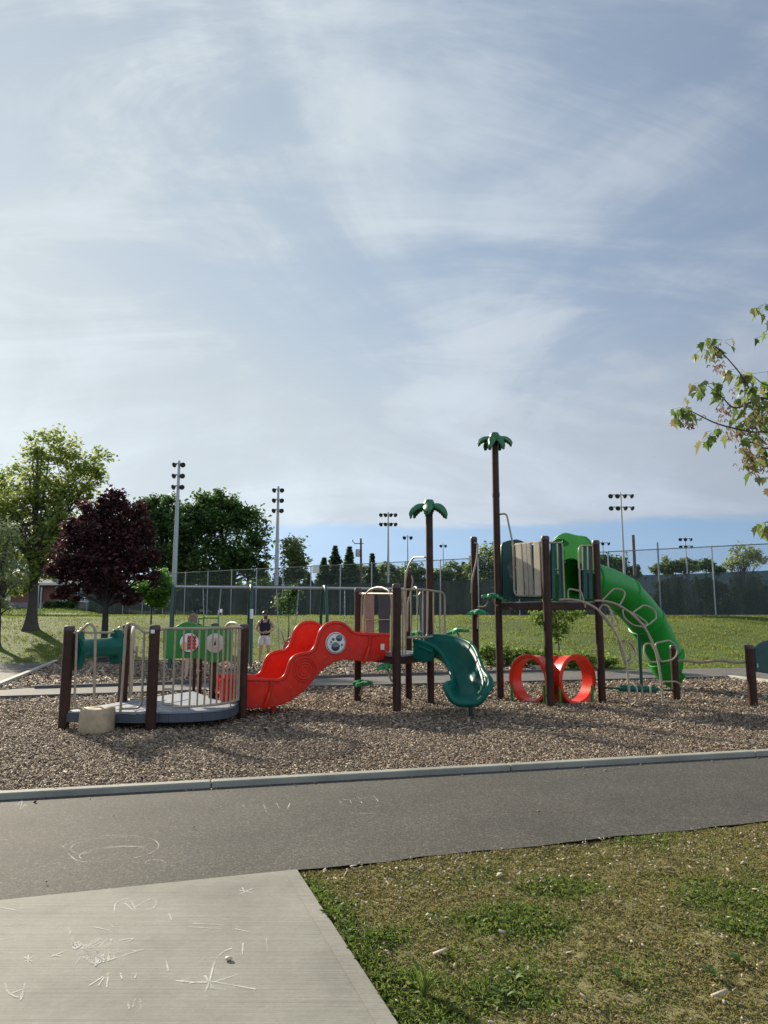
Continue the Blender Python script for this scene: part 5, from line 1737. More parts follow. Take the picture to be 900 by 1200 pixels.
n = 52000
x = RNG.uniform(-75, 95, n)
hmx = 5.0 + 1.6 * np.sin(x * .21 + 1) + 1.2 * np.sin(x * .57) + 0.8 * np.sin(x * 1.3 + 2) - 1.6 * (x > 32)
y = RNG.uniform(112, 122, n)
z = terrain(x, y) + hmx * RNG.uniform(0, 1, n) ** 0.8 + RNG.normal(0, .25, n)
o = np_mesh('far_wood', leaf_quads(np.stack([x, y, z], 1), 0.95).reshape(-1, 3), 4, M['leaf_dark'])
tag(o, 'low dark belt of far-off woodland beyond the fence', 'woodland', kind='stuff')
Y = 58
tree('dark_tree', base_at(-14, Y), lobes_px(Y, [(-12, 570, 24, 28), (-30, 610, 40, 50), (-5, 620, 22, 40), (-20, 660, 34, 30)]), 'dark green tree cut off by the left edge behind the yellow-green maple', M['leaf_dark'], 'large trees beyond the fence', per=30, leaves=60, size=0.42, spread=0.2, trunk_r=0.35, limbs=16)

def conifer(px, Y, top_px, half_px, label):
    base = Vector(base_at(px, Y)); zt = P(px, top_px, Y).z
    root = empty('conifer', base, label, 'tree', 'conifers beyond the fence')
    q = MB(); q.tube([base - Vector((0, 0, .2)), Vector((base.x, base.y, zt))], [0.28, 0.03], 8); q.build('trunk', M['bark_dark'], root)
    h = zt - base.z; R0 = half_px * 1.7 * Y / F_PX
    pts = []
    for i in range(26):
        t = i / 25
        z = base.z + h * (0.12 + 0.88 * t); r = R0 * (1 - t) ** 0.95 + 0.06
        m = int(5 + 9 * (1 - t)); lay = RNG.uniform(0.62, 1.2)
        for a in np.linspace(0, 2 * np.pi, m, endpoint=False) + RNG.uniform(0, 3):
            rr = r * lay * RNG.uniform(0.65, 1.1)
            s = np.linspace(0.15, 1, 9)[:, None]
            d = np.array([np.cos(a), np.sin(a), -0.22])
            p = np.array([base.x, base.y, z]) + d * rr * s
            p = np.repeat(p, 12, axis=0); p = p + RNG.normal(size=p.shape) * np.array([.26, .26, .16]) * (0.3 + 0.7 * (1 - t))
            pts.append(p)
    pts = np.concatenate(pts)
    np_mesh('crown', leaf_quads(pts, 0.42, aspect=0.4).reshape(-1, 3), 4, M['needle'], parent=root, org=tuple(base))
conifer(379, 96, 655, 15, 'dark conifer hidden low behind the white board on the fence')
conifer(392, 98, 641, 17, 'tallest dark conifer, left of the utility pole')
conifer(409, 94, 642, 15, 'dark conifer right behind the utility pole')
conifer(436, 100, 650, 11, 'narrow dark conifer right of the utility pole')
conifer(544, 112, 660, 8, 'small pointed conifer right of the single-lamp pole')
conifer(360, 98, 672, 12, 'low dark conifer right of the loose grey-green tree')

# shrubs
def shrub(px, Y, w_px, h_px, label, group, mat, size=0.1, per=18, leaves=11, z=None):
    base = Vector(base_at(px, Y)); k = Y / F_PX
    root = empty('shrub', base, label, 'shrub', group)
    lob = [(base + Vector((random.uniform(-.3, .3) * w_px * k, random.uniform(-.2, .2), h_px * k * random.uniform(.42, .6))), Vector((w_px * k * random.uniform(.35, .5), w_px * k * .4, h_px * k * random.uniform(.35, .5)))) for _ in range(4)]
    cl, rd = clumps_in(lob, per, 0.4)
    cl[:, 2] = np.maximum(cl[:, 2], base.z + 0.05)
    c = np.repeat(cl, leaves, axis=0) + RNG.normal(size=(len(cl) * leaves, 3)) * np.repeat(rd, leaves)[:, None] * 0.3
    np_mesh('foliage', leaf_quads(c, size).reshape(-1, 3), 4, mat, parent=root, org=tuple(base))
    q = MB()
    for i in RNG.permutation(len(cl))[:18]:
        e = Vector(cl[i]); s = base + Vector((random.uniform(-.1, .1), random.uniform(-.1, .1), -.05))
        q.tube([s, s.lerp(e, .5) + Vector((0, 0, .06)), e], [.014, .01, .004], 5, caps=False)
    q.build('stem', M['bark'], root)
for px, Yq, w_, h_ in ((572, 23.6, 22, 26), (592, 23.2, 22, 28), (611, 23.0, 20, 24), (629, 22.8, 22, 22), (648, 22.7, 20, 20), (668, 22.7, 22, 18), (690, 22.8, 24, 17), (708, 22.9, 20, 13)):
    shrub(px, Yq, w_ * .9, h_ * .85, 'leafy light green shrub in the row along the far path', 'shrubs along the far path', M['leaf_shrub'], 0.11)

# ================================================================== grass and litter
def blades(x, y, z, h, w_, lean=0.5):
    n = len(x)
    yaw = RNG.uniform(0, 2 * np.pi, n); ln = RNG.uniform(0.1, 1, n) * lean
    hh = h * RNG.uniform(0.5, 1.4, n)
    d = np.stack([np.cos(yaw), np.sin(yaw), np.zeros(n)], 1)
    s = np.stack([-np.sin(yaw + RNG.normal(0, .6, n)), np.cos(yaw), np.zeros(n)], 1)
    b0 = np.stack([x, y, z], 1)
    ww = (w_ * RNG.uniform(0.6, 1.4, n) / 2)[:, None]
    mid_ = b0 + d * (hh * ln * 0.35)[:, None] + np.array([0, 0, 1]) * (hh * 0.6)[:, None]
    tip = b0 + d * (hh * ln)[:, None] + np.array([0, 0, 1]) * (hh * (1 - 0.3 * ln))[:, None]
    return np.stack([b0 - s * ww, b0 + s * ww, mid_ + s * ww * 0.7, tip, mid_ - s * ww * 0.7], 1)
M['grass'] = leafmat('grass_blades', [(0.12, 0.18, 0.018), (0.175, 0.235, 0.028), (0.235, 0.28, 0.045), (0.30, 0.305, 0.085)], 0.5, 0.5, 0.25, patch=((0.22, 0.20, 0.07), 0.45, 0.35))
M['grass_lush'] = leafmat('lush_grass_blades', [(0.095, 0.155, 0.023), (0.135, 0.20, 0.036), (0.18, 0.245, 0.058), (0.24, 0.245, 0.10)], 0.55, 0.45, 0.2)
M['grass_dry'] = leafmat('dry_grass_blades', [(0.19, 0.19, 0.055), (0.26, 0.23, 0.09), (0.35, 0.29, 0.155), (0.20, 0.22, 0.06)], 0.7, 0.4, 0.15)
# far lawn
n = 230000
x = RNG.uniform(-32, 30, n); y = 20.5 + 28 * RNG.uniform(0, 1, n) ** 1.3
ylim = y_foot(x) + 0.12
sp2 = [(p.x, p.y) for p in swing_poly]
k = (y > ylim - 0.1) & (np.abs(x) < y * 0.57 + 1) & ~in_poly(x, y, sp2) & ~in_poly(x, y, [(p.x, p.y) for p in far_path]) & ~in_poly(x, y, [(p.x, p.y) for p in side_path])
x, y = x[k], y[k]
z = terrain(x, y) - 0.03
hcl = 0.04 + 0.035 * (np.sin(x * 1.7 + 2 * np.sin(y * .8)) * np.sin(y * 2.3 + x * .6) > 0.2)
x2 = RNG.uniform(-62, -13, 60000); y2 = RNG.uniform(44, 74, 60000)
g2 = blades(x2, y2, terrain(x2, y2) - .03, 0.11, 0.07, 0.8)
o = np_mesh('house_lawn_grass', g2.reshape(-1, 3), 5, M['grass_lush'])
tag(o, 'dark green lawn grass in front of the brick house', 'grass', kind='stuff')
o = np_mesh('far_grass', blades(x, y, z, hcl * RNG.uniform(.7, 1.3, len(x)), 0.024, 0.9).reshape(-1, 3), 5, M['grass'])
tag(o, 'mown green grass on the bank in front of the tall fence', 'grass', kind='stuff')
# near lawn
def near_region(x, y):
    ed = (x - S0.x) * SD.y - (y - S0.y) * SD.x           # side of the slab edge
    ins = (x - S0.x) * (-SN.x) + (y - S0.y) * (-SN.y) > 0.01
    ap = (x - A0.x) * (-AD.y) + (y - A0.y) * AD.x < -0.015
    return ins & ap & (np.abs(x - 0) < y * 0.62 + 1.9)
patches = [(G(600, 1078), .33, 1), (G(655, 1040), .28, .8), (G(690, 1042), .2, .7), (G(860, 1055), .3, .8), (G(885, 1085), .25, .8), (G(590, 1165), .22, 1), (G(620, 1140), .3, .5), (G(440, 1100), .16, 1), (G(460, 1150), .18, 1), (G(500, 1190), .2, 1), (G(400, 1060), .12, .9), (G(740, 980), .3, .5), (G(850, 1040), .35, .6), (G(560, 1030), .3, .3), (G(720, 1130), .35, .3), (G(560, 1110), .25, .4)]
def lush(x, y):
    f = np.zeros(len(x))
    for c, r, a in patches:
        f = np.maximum(f, a * np.exp(-((x - c.x) ** 2 + ((y - c.y) * 1.3) ** 2) / (r * r)))
    de = (x - S0.x) * (-SN.x) + (y - S0.y) * (-SN.y)
    along = (x - S0.x) * SD.x + (y - S0.y) * SD.y
    f = np.maximum(f, np.exp(-(de / 0.15) ** 2) * np.clip(along / 0.5, 0, 1))
    f = f + 0.13 * np.sin(x * 5.1 + 3 * np.sin(y * 2.2)) * np.sin(y * 6.3 + 2 * np.sin(x * 3.1)) + 0.1 * np.sin(x * 13 + y * 7) * np.sin(y * 17 - x * 5)
    return np.clip(f, 0, 1)
b = MB()
xs_, ys_ = np.linspace(-1.5, 7.5, 190), np.linspace(0.4, 8.2, 170)
gx, gy = np.meshgrid(xs_, ys_)
gz = 0.010 * np.sin(gx * 3.1) * np.sin(gy * 2.7) + 0.006 * np.sin(gx * 11 + 1) * np.sin(gy * 13) + 0.004 * RNG.normal(size=gx.shape)
lz = gz - 0.008
ap_ = (gx - A0.x) * (-AD.y) + (gy - A0.y) * AD.x
de_ = (gx - S0.x) * (-SN.x) + (gy - S0.y) * (-SN.y)
lz = np.where((ap_ > -0.08) | (de_ < 0.06), -0.028, lz)
b.grid([[Vector((gx[i, j], gy[i, j], lz[i, j])) for j in range(gx.shape[1])] for i in range(gx.shape[0])])
set_kind(b.build('near_lawn', M['soil'], org=(0, 0, 0), recalc=False))
def lzf(x, y): return 0.010 * np.sin(x * 3.1) * np.sin(y * 2.7) + 0.006 * np.sin(x * 11 + 1) * np.sin(y * 13) - 0.012
n = 680000
x = RNG.uniform(-0.9, 6.2, n); y = 1.6 + 5.6 * RNG.uniform(0, 1, n) ** 0.9
k = near_region(x, y); x, y = x[k], y[k]
f = lush(x, y)
pick = RNG.uniform(0, 1, len(x)) < np.clip(f * 1.25, 0, 1)
xl, yl, fl = x[pick], y[pick], f[pick]
o = np_mesh('lush_grass', blades(xl, yl, lzf(xl, yl), 0.014 + 0.024 * fl, 0.006, 1.3).reshape(-1, 3), 5, M['grass_lush'])
tag(o, 'green tufts of grass and clover beside the concrete slab', 'grass', kind='stuff')
xd, yd = x[~pick], y[~pick]
o = np_mesh('dry_grass', blades(xd, yd, lzf(xd, yd), 0.017, 0.006, 1.6).reshape(-1, 3), 5, M['grass_dry'])
tag(o, 'thin dry brownish grass between the green tufts', 'grass', kind='stuff')
# broad weed leaves (clover, dandelion) in the lush spots
n = 30000
x = RNG.uniform(-0.9, 5.0, n); y = RNG.uniform(1.8, 6.6, n)
k = near_region(x, y); x, y = x[k], y[k]; f = lush(x, y)
k = RNG.uniform(0, 1, len(x)) < np.clip(f - .25, 0, 1) ** 1.4 * 0.8
x, y, f = x[k], y[k], f[k]
c = np.stack([x, y, lzf(x, y) + RNG.uniform(.010, .03, len(x))], 1)
M['weed'] = leafmat('weed_leaves', [(0.08, 0.135, 0.028), (0.115, 0.18, 0.042), (0.165, 0.235, 0.075)], 0.55, 0.4, 0.3)
o = np_mesh('weed_leaves', leaf_quads(c, 0.034, up_bias=1.2, aspect=0.8).reshape(-1, 3), 4, M['weed'])
tag(o, 'small broad weed leaves among the green tufts', 'weeds', kind='stuff')
M['litter'] = leafmat('pale_litter', [(0.18, 0.14, 0.095), (0.30, 0.25, 0.18), (0.45, 0.40, 0.32)], 0.8, 0.0, 0.2)
q = [chips(1700, -0.9, 5.2, 1.8, 7, [(-2, 0), (7, 0), (7, 9), (-2, 9)], 0.010, 0.017, 0.008, 0.004, 0.012, keep=near_region),
     chips(60, -0.9, 5.2, 1.8, 7, [(-2, 0), (7, 0), (7, 9), (-2, 9)], 0.014, 0.034, 0.014, 0.008, 0.01, keep=near_region),
     chips(2200, -0.4, 5.2, 3.6, 7, [(-2, 0), (7, 0), (7, 9), (-2, 9)], 0.011, 0.019, 0.009, 0.004, 0.01, keep=lambda x, y: near_region(x, y) & ((x - A0.x) * (-AD.y) + (y - A0.y) * AD.x > -0.7))]
o = chip_object('wood_litter', q, M['litter']); o['label'] = 'pale wood bits scattered over the near lawn'; o['category'] = 'wood litter'
def on_path(x, y):
    d = (x - K0.x) * KN.x + (y - K0.y) * KN.y
    return (d < -0.01) & (RNG.uniform(0, 1, len(x)) < np.exp(d / 0.09) + 0.006) & ((x - A0.x) * (-AD.y) + (y - A0.y) * AD.x > 0)
q = chips(2600, -5, 6.5, 4.2, 9, [(-6, 0), (8, 0), (8, 12), (-6, 12)], 0.008, 0.026, 0.012, 0.005, 0.003, keep=on_path)
o = chip_object('path_litter', [q], M['chips']); o['label'] = 'stray wood chips along the foot of the kerb'; o['category'] = 'wood litter'
for px, py, r_ in ((268, 1123, .013), (227, 969, .007), (133, 956, .006), (54, 1033, .006)):
    c = G(px, py, 0.02)
    q = MB(); q.sphere(c, (r_ * 1.4, r_, r_ * .7), 10, 6)
    o = q.build('pebble', M['plank_tan'] if px == 268 else M['plank_grey'], org=tuple(c))
    tag(o, {268: 'pale pebble lying on the chalked concrete slab', 227: 'dark pebble in the middle of the asphalt path', 133: 'dark pebble on the path just above the chalk oval', 54: 'dark pebble on the path left of the chalk oval'}[px], 'pebble')

# small leafy plants standing up from the near lawn
def lobed_plant(px, py, label, n=9, r=0.09, grassy=False):
    c0 = G(px, py, 0.0)
    root = empty('weed_plant', c0, label, 'weed')
    q = MB()
    for i in range(n):
        a = random.uniform(0, 6.28); l = r * random.uniform(.7, 1.3); h = (0.12 if grassy else 0.03) * random.uniform(.6, 1.3); wd = 0.004 if grassy else 0.012
        rows = []
        for k in range(6):
            t = k / 5
            d = Vector((math.cos(a), math.sin(a), 0)); s = Vector((-d.y, d.x, 0))
            wv = wd * math.sin(math.pi * (0.12 + .86 * t)) * (1 if k % 2 else .75)
            p = c0 + d * (l * t) + Vector((0, 0, h * math.sin(t * 2.1)))
            rows.append([p - s * wv, p - Vector((0, 0, .003)), p + s * wv])
        q.grid(rows)
    q.build('leaf', M['weed'] if not grassy else M['grass_lush'], root, recalc=False)
lobed_plant(497, 1168, 'tall grassy tuft near the lower end of the slab edge', 22, 0.10, True)
lobed_plant(590, 1172, 'broad-leaved weed in the lower middle of the near lawn', 11, 0.06)
lobed_plant(602, 1150, 'broad-leaved weed a hand above the lowest one', 9, 0.05)
lobed_plant(838, 1145, 'broad-leaved weed at the lower right of the near lawn', 9, 0.055)
lobed_plant(727, 1148, 'flat weed on the bare patch of the near lawn', 8, 0.05)
lobed_plant(868, 1128, 'leafy weed near the right edge of the near lawn', 8, 0.055)

# ================================================================== tall fence
FD = Vector((-0.827, 0.562, 0)).normalized()
FR = Vector((16.9, 37.3, 0)) - FD * 10.8
FANG = math.atan2(FD.y, FD.x)
FLEN = 10.8 + 53.6
FH = 3.55
fence = empty('windscreen_fence', (FR.x, FR.y, TOPZ), 'tall chain-link fence with a dark windscreen on top of the grass bank', 'fence')
fence.rotation_euler = (0, 0, FANG)
def local_build(mb, name, mat, parent, **kw):
    """geometry given in the parent's own axes"""
    keep = origin_of
    o = MB.build(mb, name, mat, None, org=(0, 0, 0), **kw)
    o.parent = parent; o.location = (0, 0, 0)
    return o
def chain_mat():
    m, nt, out = new_mat('chain_link')
    tc = N(nt, 'ShaderNodeTexCoord'); sx = N(nt, 'ShaderNodeSeparateXYZ'); L(nt, tc.outputs['Object'], sx.inputs[0])
    def ma(op, a, b_=None):
        n = N(nt, 'ShaderNodeMath', operation=op)
        for i, q in enumerate((a, b_)):
            if q is None: continue
            if isinstance(q, (int, float)): n.inputs[i].default_value = q
            else: L(nt, q, n.inputs[i])
        return n.outputs[0]
    res = []
    for sgn in (1, -1):
        v = ma('ADD', sx.outputs['X'], ma('MULTIPLY', sx.outputs['Z'], sgn))
        fr_ = ma('FRACT', ma('MULTIPLY', v, 1 / 0.075))
        res.append(ma('LESS_THAN', fr_, 0.07))
    a = ma('MAXIMUM', res[0], res[1])
    b = N(nt, 'ShaderNodeBsdfPrincipled'); b.inputs['Base Color'].default_value = (0.2, 0.21, 0.22, 1); b.inputs['Metallic'].default_value = .4; b.inputs['Roughness'].default_value = .5
    t = N(nt, 'ShaderNodeBsdfTransparent'); ms = N(nt, 'ShaderNodeMixShader')
    L(nt, a, ms.inputs[0]); L(nt, t.outputs[0], ms.inputs[1]); L(nt, b.outputs[0], ms.inputs[2]); L(nt, ms.outputs[0], out.inputs['Surface'])
    return m
def screen_mat():
    m, nt, out = new_mat('windscreen_cloth')
    tc = N(nt, 'ShaderNodeTexCoord')
    n1 = N(nt, 'ShaderNodeTexNoise', i_Scale=0.5, i_Detail=6.0); L(nt, tc.outputs['Object'], n1.inputs['Vector'])
    mp = N(nt, 'ShaderNodeMapping'); mp.inputs['Scale'].default_value = (3.0, 1, 0.25); L(nt, tc.outputs['Object'], mp.inputs['Vector'])
    n2 = N(nt, 'ShaderNodeTexNoise', i_Scale=1.5, i_Detail=5.0); L(nt, mp.outputs[0], n2.inputs['Vector'])
    ad = N(nt, 'ShaderNodeMath', operation='ADD'); L(nt, n1.outputs[0], ad.inputs[0]); L(nt, n2.outputs[0], ad.inputs[1])
    r = ramp(nt, [(0.8, (0.018, 0.024, 0.024)), (1.0, (0.030, 0.038, 0.038)), (1.0, (0.05, 0.058, 0.056))])
    hf = N(nt, 'ShaderNodeMath', operation='MULTIPLY'); hf.inputs[1].default_value = 0.5; L(nt, ad.outputs[0], hf.inputs[0])
    r = ramp(nt, [(0.38, (0.012, 0.022, 0.020)), (0.5, (0.022, 0.032, 0.030)), (0.63, (0.048, 0.056, 0.053))])
    L(nt, hf.outputs[0], r.inputs['Fac'])
    b = N(nt, 'ShaderNodeBsdfPrincipled'); b.inputs['Roughness'].default_value = .75; b.inputs['Specular IOR Level'].default_value = .25
    L(nt, r.outputs[0], b.inputs['Base Color'])
    tl = N(nt, 'ShaderNodeBsdfTranslucent'); L(nt, r.outputs[0], tl.inputs['Color'])
    m1 = N(nt, 'ShaderNodeMixShader'); m1.inputs[0].default_value = 0.3; L(nt, b.outputs[0], m1.inputs[1]); L(nt, tl.outputs[0], m1.inputs[2])
    t = N(nt, 'ShaderNodeBsdfTransparent'); t.inputs[0].default_value = (.75, .85, .8, 1)
    m2 = N(nt, 'ShaderNodeMixShader'); m2.inputs[0].default_value = 0.09
    L(nt, m1.outputs[0], m2.inputs[1]); L(nt, t.outputs[0], m2.inputs[2]); L(nt, m2.outputs[0], out.inputs['Surface'])
    return m
M['chain'] = chain_mat(); M['screen'] = screen_mat()
M['screen'].cycles.emission_sampling = 'NONE' if hasattr(M['screen'], 'cycles') else None
sp_ = 2.68
npst = int(FLEN / sp_) + 1
s_list = [10.8 + sp_ * i for i in range(-4, npst - 4)]
protop = None
for s in s_list:
    tall = abs(s - (10.8 + sp_)) < 0.1
    if protop is None or tall:
        q = MB(); q.tube([(0, 0, -.3), (0, 0, FH + (0.35 if tall else 0.02))], 0.038 if not tall else .05, 8)
        q.sphere((0, 0, FH + (0.35 if tall else .02)), .045, 8, 6)
        o = local_build(q, 'fence_post', M['galv'] if not tall else M['galv_dark'], fence)
        if not tall: protop = o
    else:
        o = protop.copy(); COL.objects.link(o); o.parent = fence
    o.location = (s, 0, 0)
q = MB(); q.tube([(0, 0.0, FH), (FLEN, 0, FH)], 0.026, 8); local_build(q, 'top_rail', M['galv_dark'], fence)
q = MB(); q.tube([(0, -0.03, 0.06), (FLEN, -0.03, 0.06)], 0.012, 6); local_build(q, 'bottom_wire', M['galv_dark'], fence)
q = MB(); q.add([(0, -0.06, 0.03), (FLEN, -0.06, 0.03), (FLEN, -0.06, FH - .02), (0, -0.06, FH - .02)], [(0, 1, 2, 3)]); local_build(q, 'chain_link_mesh', M['chain'], fence, smooth=False)
q = MB(); rows = []
nx = 420
for j in range(13):
    v = j / 12; row = []
    for i in range(nx + 1):
        s = FLEN * i / nx
        bay = (s % sp_) / sp_
        far = min(1, max(0, (s - 22) / 15))
        belly = (0.05 + 0.22 * far) * math.sin(math.pi * bay) * math.sin(math.pi * v) ** 0.8 * (0.6 + 0.4 * math.sin(s * .9))
        wr = 0.02 * math.sin(s * 7 + 5 * v) * math.sin(math.pi * v) + 0.035 * far * math.sin(s * 3.1 + 7 * v + 2 * math.sin(s)) * math.sin(math.pi * v)
        edge = 0.03 * math.sin(s * 2.3) * (1 - v) * far
        row.append(Vector((s, -0.12 + (belly + wr) * .5 - .06 - .02 * far, 0.05 + edge + (2.19 + 0.04 * math.sin(s * 0.37)) * v)))
    rows.append(row)
q.grid(rows); local_build(q, 'windscreen', M['screen'], fence, recalc=False)
# a rail of the court seen through the screen on the right
q = MB(); q.tube([(1.5, -0.6, 1.75), (9.5, -0.6, 1.75)], .03, 8); local_build(q, 'gate_brace', M['galv'], fence)
# blank white board on the fence
bs = 0
for _s in np.arange(0, FLEN, .05):
    wpt = FR + FD * float(_s)
    if 450 + F_PX * wpt.x / wpt.y <= 371: bs = float(_s); break
wpt = FR + FD * bs; zb0 = P(370, 671, wpt.y).z
q = MB(); dirn = Vector((FD.y, -FD.x, 0)); dirn = dirn if dirn.y < 0 else -dirn
cb = Vector((wpt.x, wpt.y, zb0 + .25)) + dirn * .06
q.beam(cb - FD * .3, cb + FD * .3, .03, .58)
tag(q.build('notice_board', M['white'], org=tuple(cb)), 'blank white board hung on the chain-link fence above the swings', 'sign')

# ================================================================== poles
def flood_pole(px_top, py_top, px_base, Y, rows, per_row, label, r0=0.16, lamp=0.30, gap=1.0, wide=0.9, group='sports field floodlights'):
    x0 = P(px_base, 700, Y).x
    zt = P(px_top, py_top, Y).z
    zb_ = tz_at(x0, Y)
    root = empty('floodlight_pole', (x0, Y, zb_), label, 'floodlight', group)
    q = MB(); q.tube([(x0, Y, zb_ - .3), (x0, Y, zb_ + (zt - zb_) * .5), (x0, Y, zt)], [r0, r0 * .78, r0 * .45], 12); q.build('pole', M['galv'], root)
    for i in range(rows):
        z = zt - 0.25 - gap * i
        q = MB(); q.beam((x0 - wide, Y, z), (x0 + wide, Y, z), 0.08, 0.08); arm = q.build('crossarm', M['galv_dark'], root)
        for k in range(per_row):
            xx = x0 - wide + 2 * wide * (k / max(1, per_row - 1))
            if per_row == 2: xx = x0 + (-wide if k == 0 else wide) * 0.8
            sgn = 1 if xx > x0 else -1
            q = MB()
            lamp_ = lamp
            c = Vector((xx, Y - .1, z - 0.12)); d = Vector((0.45 * sgn, -.75, -.45)).normalized()
            q.lathe([(lamp * .35, -lamp * .7), (lamp * .5, -lamp * .5), (lamp * .62, 0), (lamp * .95, lamp * .35), (lamp, lamp * .45), (lamp * .9, lamp * .46), (0, lamp * .38)], c, d, n=14)
            q.tube([Vector((xx, Y, z)), c - d * lamp * .4], .03, 6)
            q.build('lamp_head', M['lamp'], arm)
    return root
flood_pole(213, 540, 203.5, 63, 3, 2, 'tallest floodlight pole with three rows of lamps, left of the broad tree', 0.24, 0.24, 1.0, 0.42)
flood_pole(328, 570, 323.5, 66, 3, 2, 'second tall floodlight pole with three lamp rows, right of the broad tree', 0.22, 0.23, 0.95, 0.40)
flood_pole(456, 600, 455, 88, 2, 4, 'grey floodlight pole with two lamp rows above the slide platform', 0.18, 0.26, 1.15, 0.85)
flood_pole(478.5, 627, 478, 98, 1, 2, 'short floodlight pole with one pair of lamps just left of the short palm', 0.13, 0.27, 1.0, 0.5)
flood_pole(521, 637, 520, 110, 1, 2, 'small distant pole with one lamp pair right of the short palm', 0.12, 0.24, 1.0, 0.4)
flood_pole(727.5, 577, 733, 70, 2, 4, 'tall thin floodlight pole with two lamp rows above the tube slide', 0.14, 0.24, 1.2, 1.0)
flood_pole(708, 634, 709, 100, 1, 3, 'low floodlight pole with three lamps behind the tower corner', 0.15, 0.24, 1.0, 0.75)
flood_pole(806, 629, 807, 98, 2, 3, 'far floodlight pole with two rows of three lamps at the right', 0.14, 0.24, 1.0, 0.7)
# utility pole
up_x = P(424, 680, 92).x; zt = P(421, 631, 92).z; zb_ = tz_at(up_x, 92)
root = empty('utility_pole', (up_x, 92, zb_), 'wooden utility pole with a grey transformer among the conifers', 'utility pole')
q = MB(); q.tube([(up_x, 92, zb_ - .3), (up_x - .15, 92, zt)], [.19, .13], 10); q.build('pole', M['wood_pole'], root)
q = MB(); zz_ = P(421, 648, 92).z; q.lathe([(.0, -.5), (.3, -.48), (.32, 0), (.3, .45), (0, .5)], (up_x - .55, 91.9, zz_), n=14); q.build('transformer', M['galv'], root)
q = MB(); zz_ = P(421, 637, 92).z; q.beam((up_x - 1.0, 92, zz_), (up_x + .2, 92, zz_), .1, .1); q.build('crossarm', M['wood_pole'], root)
q = MB(); q.tube([(up_x - .9, 92, zz_), (up_x - 1.2, 91.8, zz_ + .3)], .05, 6); q.sphere((up_x - 1.2, 91.8, zz_ + .35), .12); q.build('insulator', M['galv'], root)
# wooden mast behind the fence on the right
wx = P(745, 690, 42).x; zt = P(744, 627, 42).z
q = MB(); q.tube([(wx, 42, tz_at(wx, 42) - .3), (wx, 42, zt)], [.11, .085], 10)
tag(q.build('wooden_mast', M['wood_pole'], org=(wx, 42, tz_at(wx, 42))), 'bare wooden mast standing just behind the fence beside the tube slide', 'post')
# thin steel post on the lawn near the house
wx = P(48, 700, 56).x
q = MB(); q.tube([(wx, 56, tz_at(wx, 56) - .2), (wx, 56, P(48, 688, 56).z)], .06, 8)
tag(q.build('steel_post', M['galv'], org=(wx, 56, tz_at(wx, 56))), 'thin grey steel post on the lawn in front of the brick house', 'post')

# ================================================================== swing set
sA = Vector((P(203, 688, 23.2).x, 23.2, 0)); sdir = Vector((0.968, 0.25, 0)); sdir.normalize()
sperp = Vector((sdir.y, -sdir.x, 0))
def swing_at(px):
    d = ray(px, 690); k = d.x / d.y
    t = (k * sA.y - sA.x) / (sdir.x - k * sdir.y)
    return sA + sdir * t
sz = P(300, 688.5, swing_at(300).y).z
e0, e1 = swing_at(203), swing_at(487)
sw_root = empty('swing_set', (e0 + e1) / 2, 'long swing set with a grey top bar and dark green arched legs', 'swing set')
q = MB(); q.tube([e0 - sdir * .05 + Vector((0, 0, sz)), e1 + sdir * .05 + Vector((0, 0, sz))], 0.048, 12); q.build('top_bar', M['galv'], sw_root)
for px in (203, 294, 380, 487):
    c = swing_at(px)
    pts = [c + sperp * .80 + Vector((0, 0, -.1)), c + sperp * .55 + Vector((0, 0, sz * .78)), c + sperp * .25 + Vector((0, 0, sz + .06)), c - sperp * .25 + Vector((0, 0, sz + .06)), c - sperp * .55 + Vector((0, 0, sz * .78)), c - sperp * .80 + Vector((0, 0, -.1))]
    q = MB(); q.tube(fillet(pts, .3, 6), 0.05, 12); lg_ = q.build('leg_frame', M['swing_green'], sw_root)
    if px == 294:
        q = MB(); pz = c + sperp * .62; q.lathe([(.054, 0), (.054, .3)], Vector((pz.x, pz.y, 1.52)), n=14, caps=False); q.build('sticker', M['white'], lg_)
def chain_links(q, a, b_, r=0.008):
    a, b_ = Vector(a), Vector(b_); n_ = max(6, int((b_ - a).length / .075)); d = (b_ - a).normalized()
    s1 = d.orthogonal().normalized(); s2 = d.cross(s1)
    for i in range(n_):
        c = a.lerp(b_, (i + .5) / n_); s = s1 if i % 2 else s2; l = (b_ - a).length / n_ * .62
        q.tube([c + d * l, c + s * .016 + d * l * .5, c + s * .016 - d * l * .5, c - d * l, c - s * .016 - d * l * .5, c - s * .016 + d * l * .5], r, 5, closed=True)
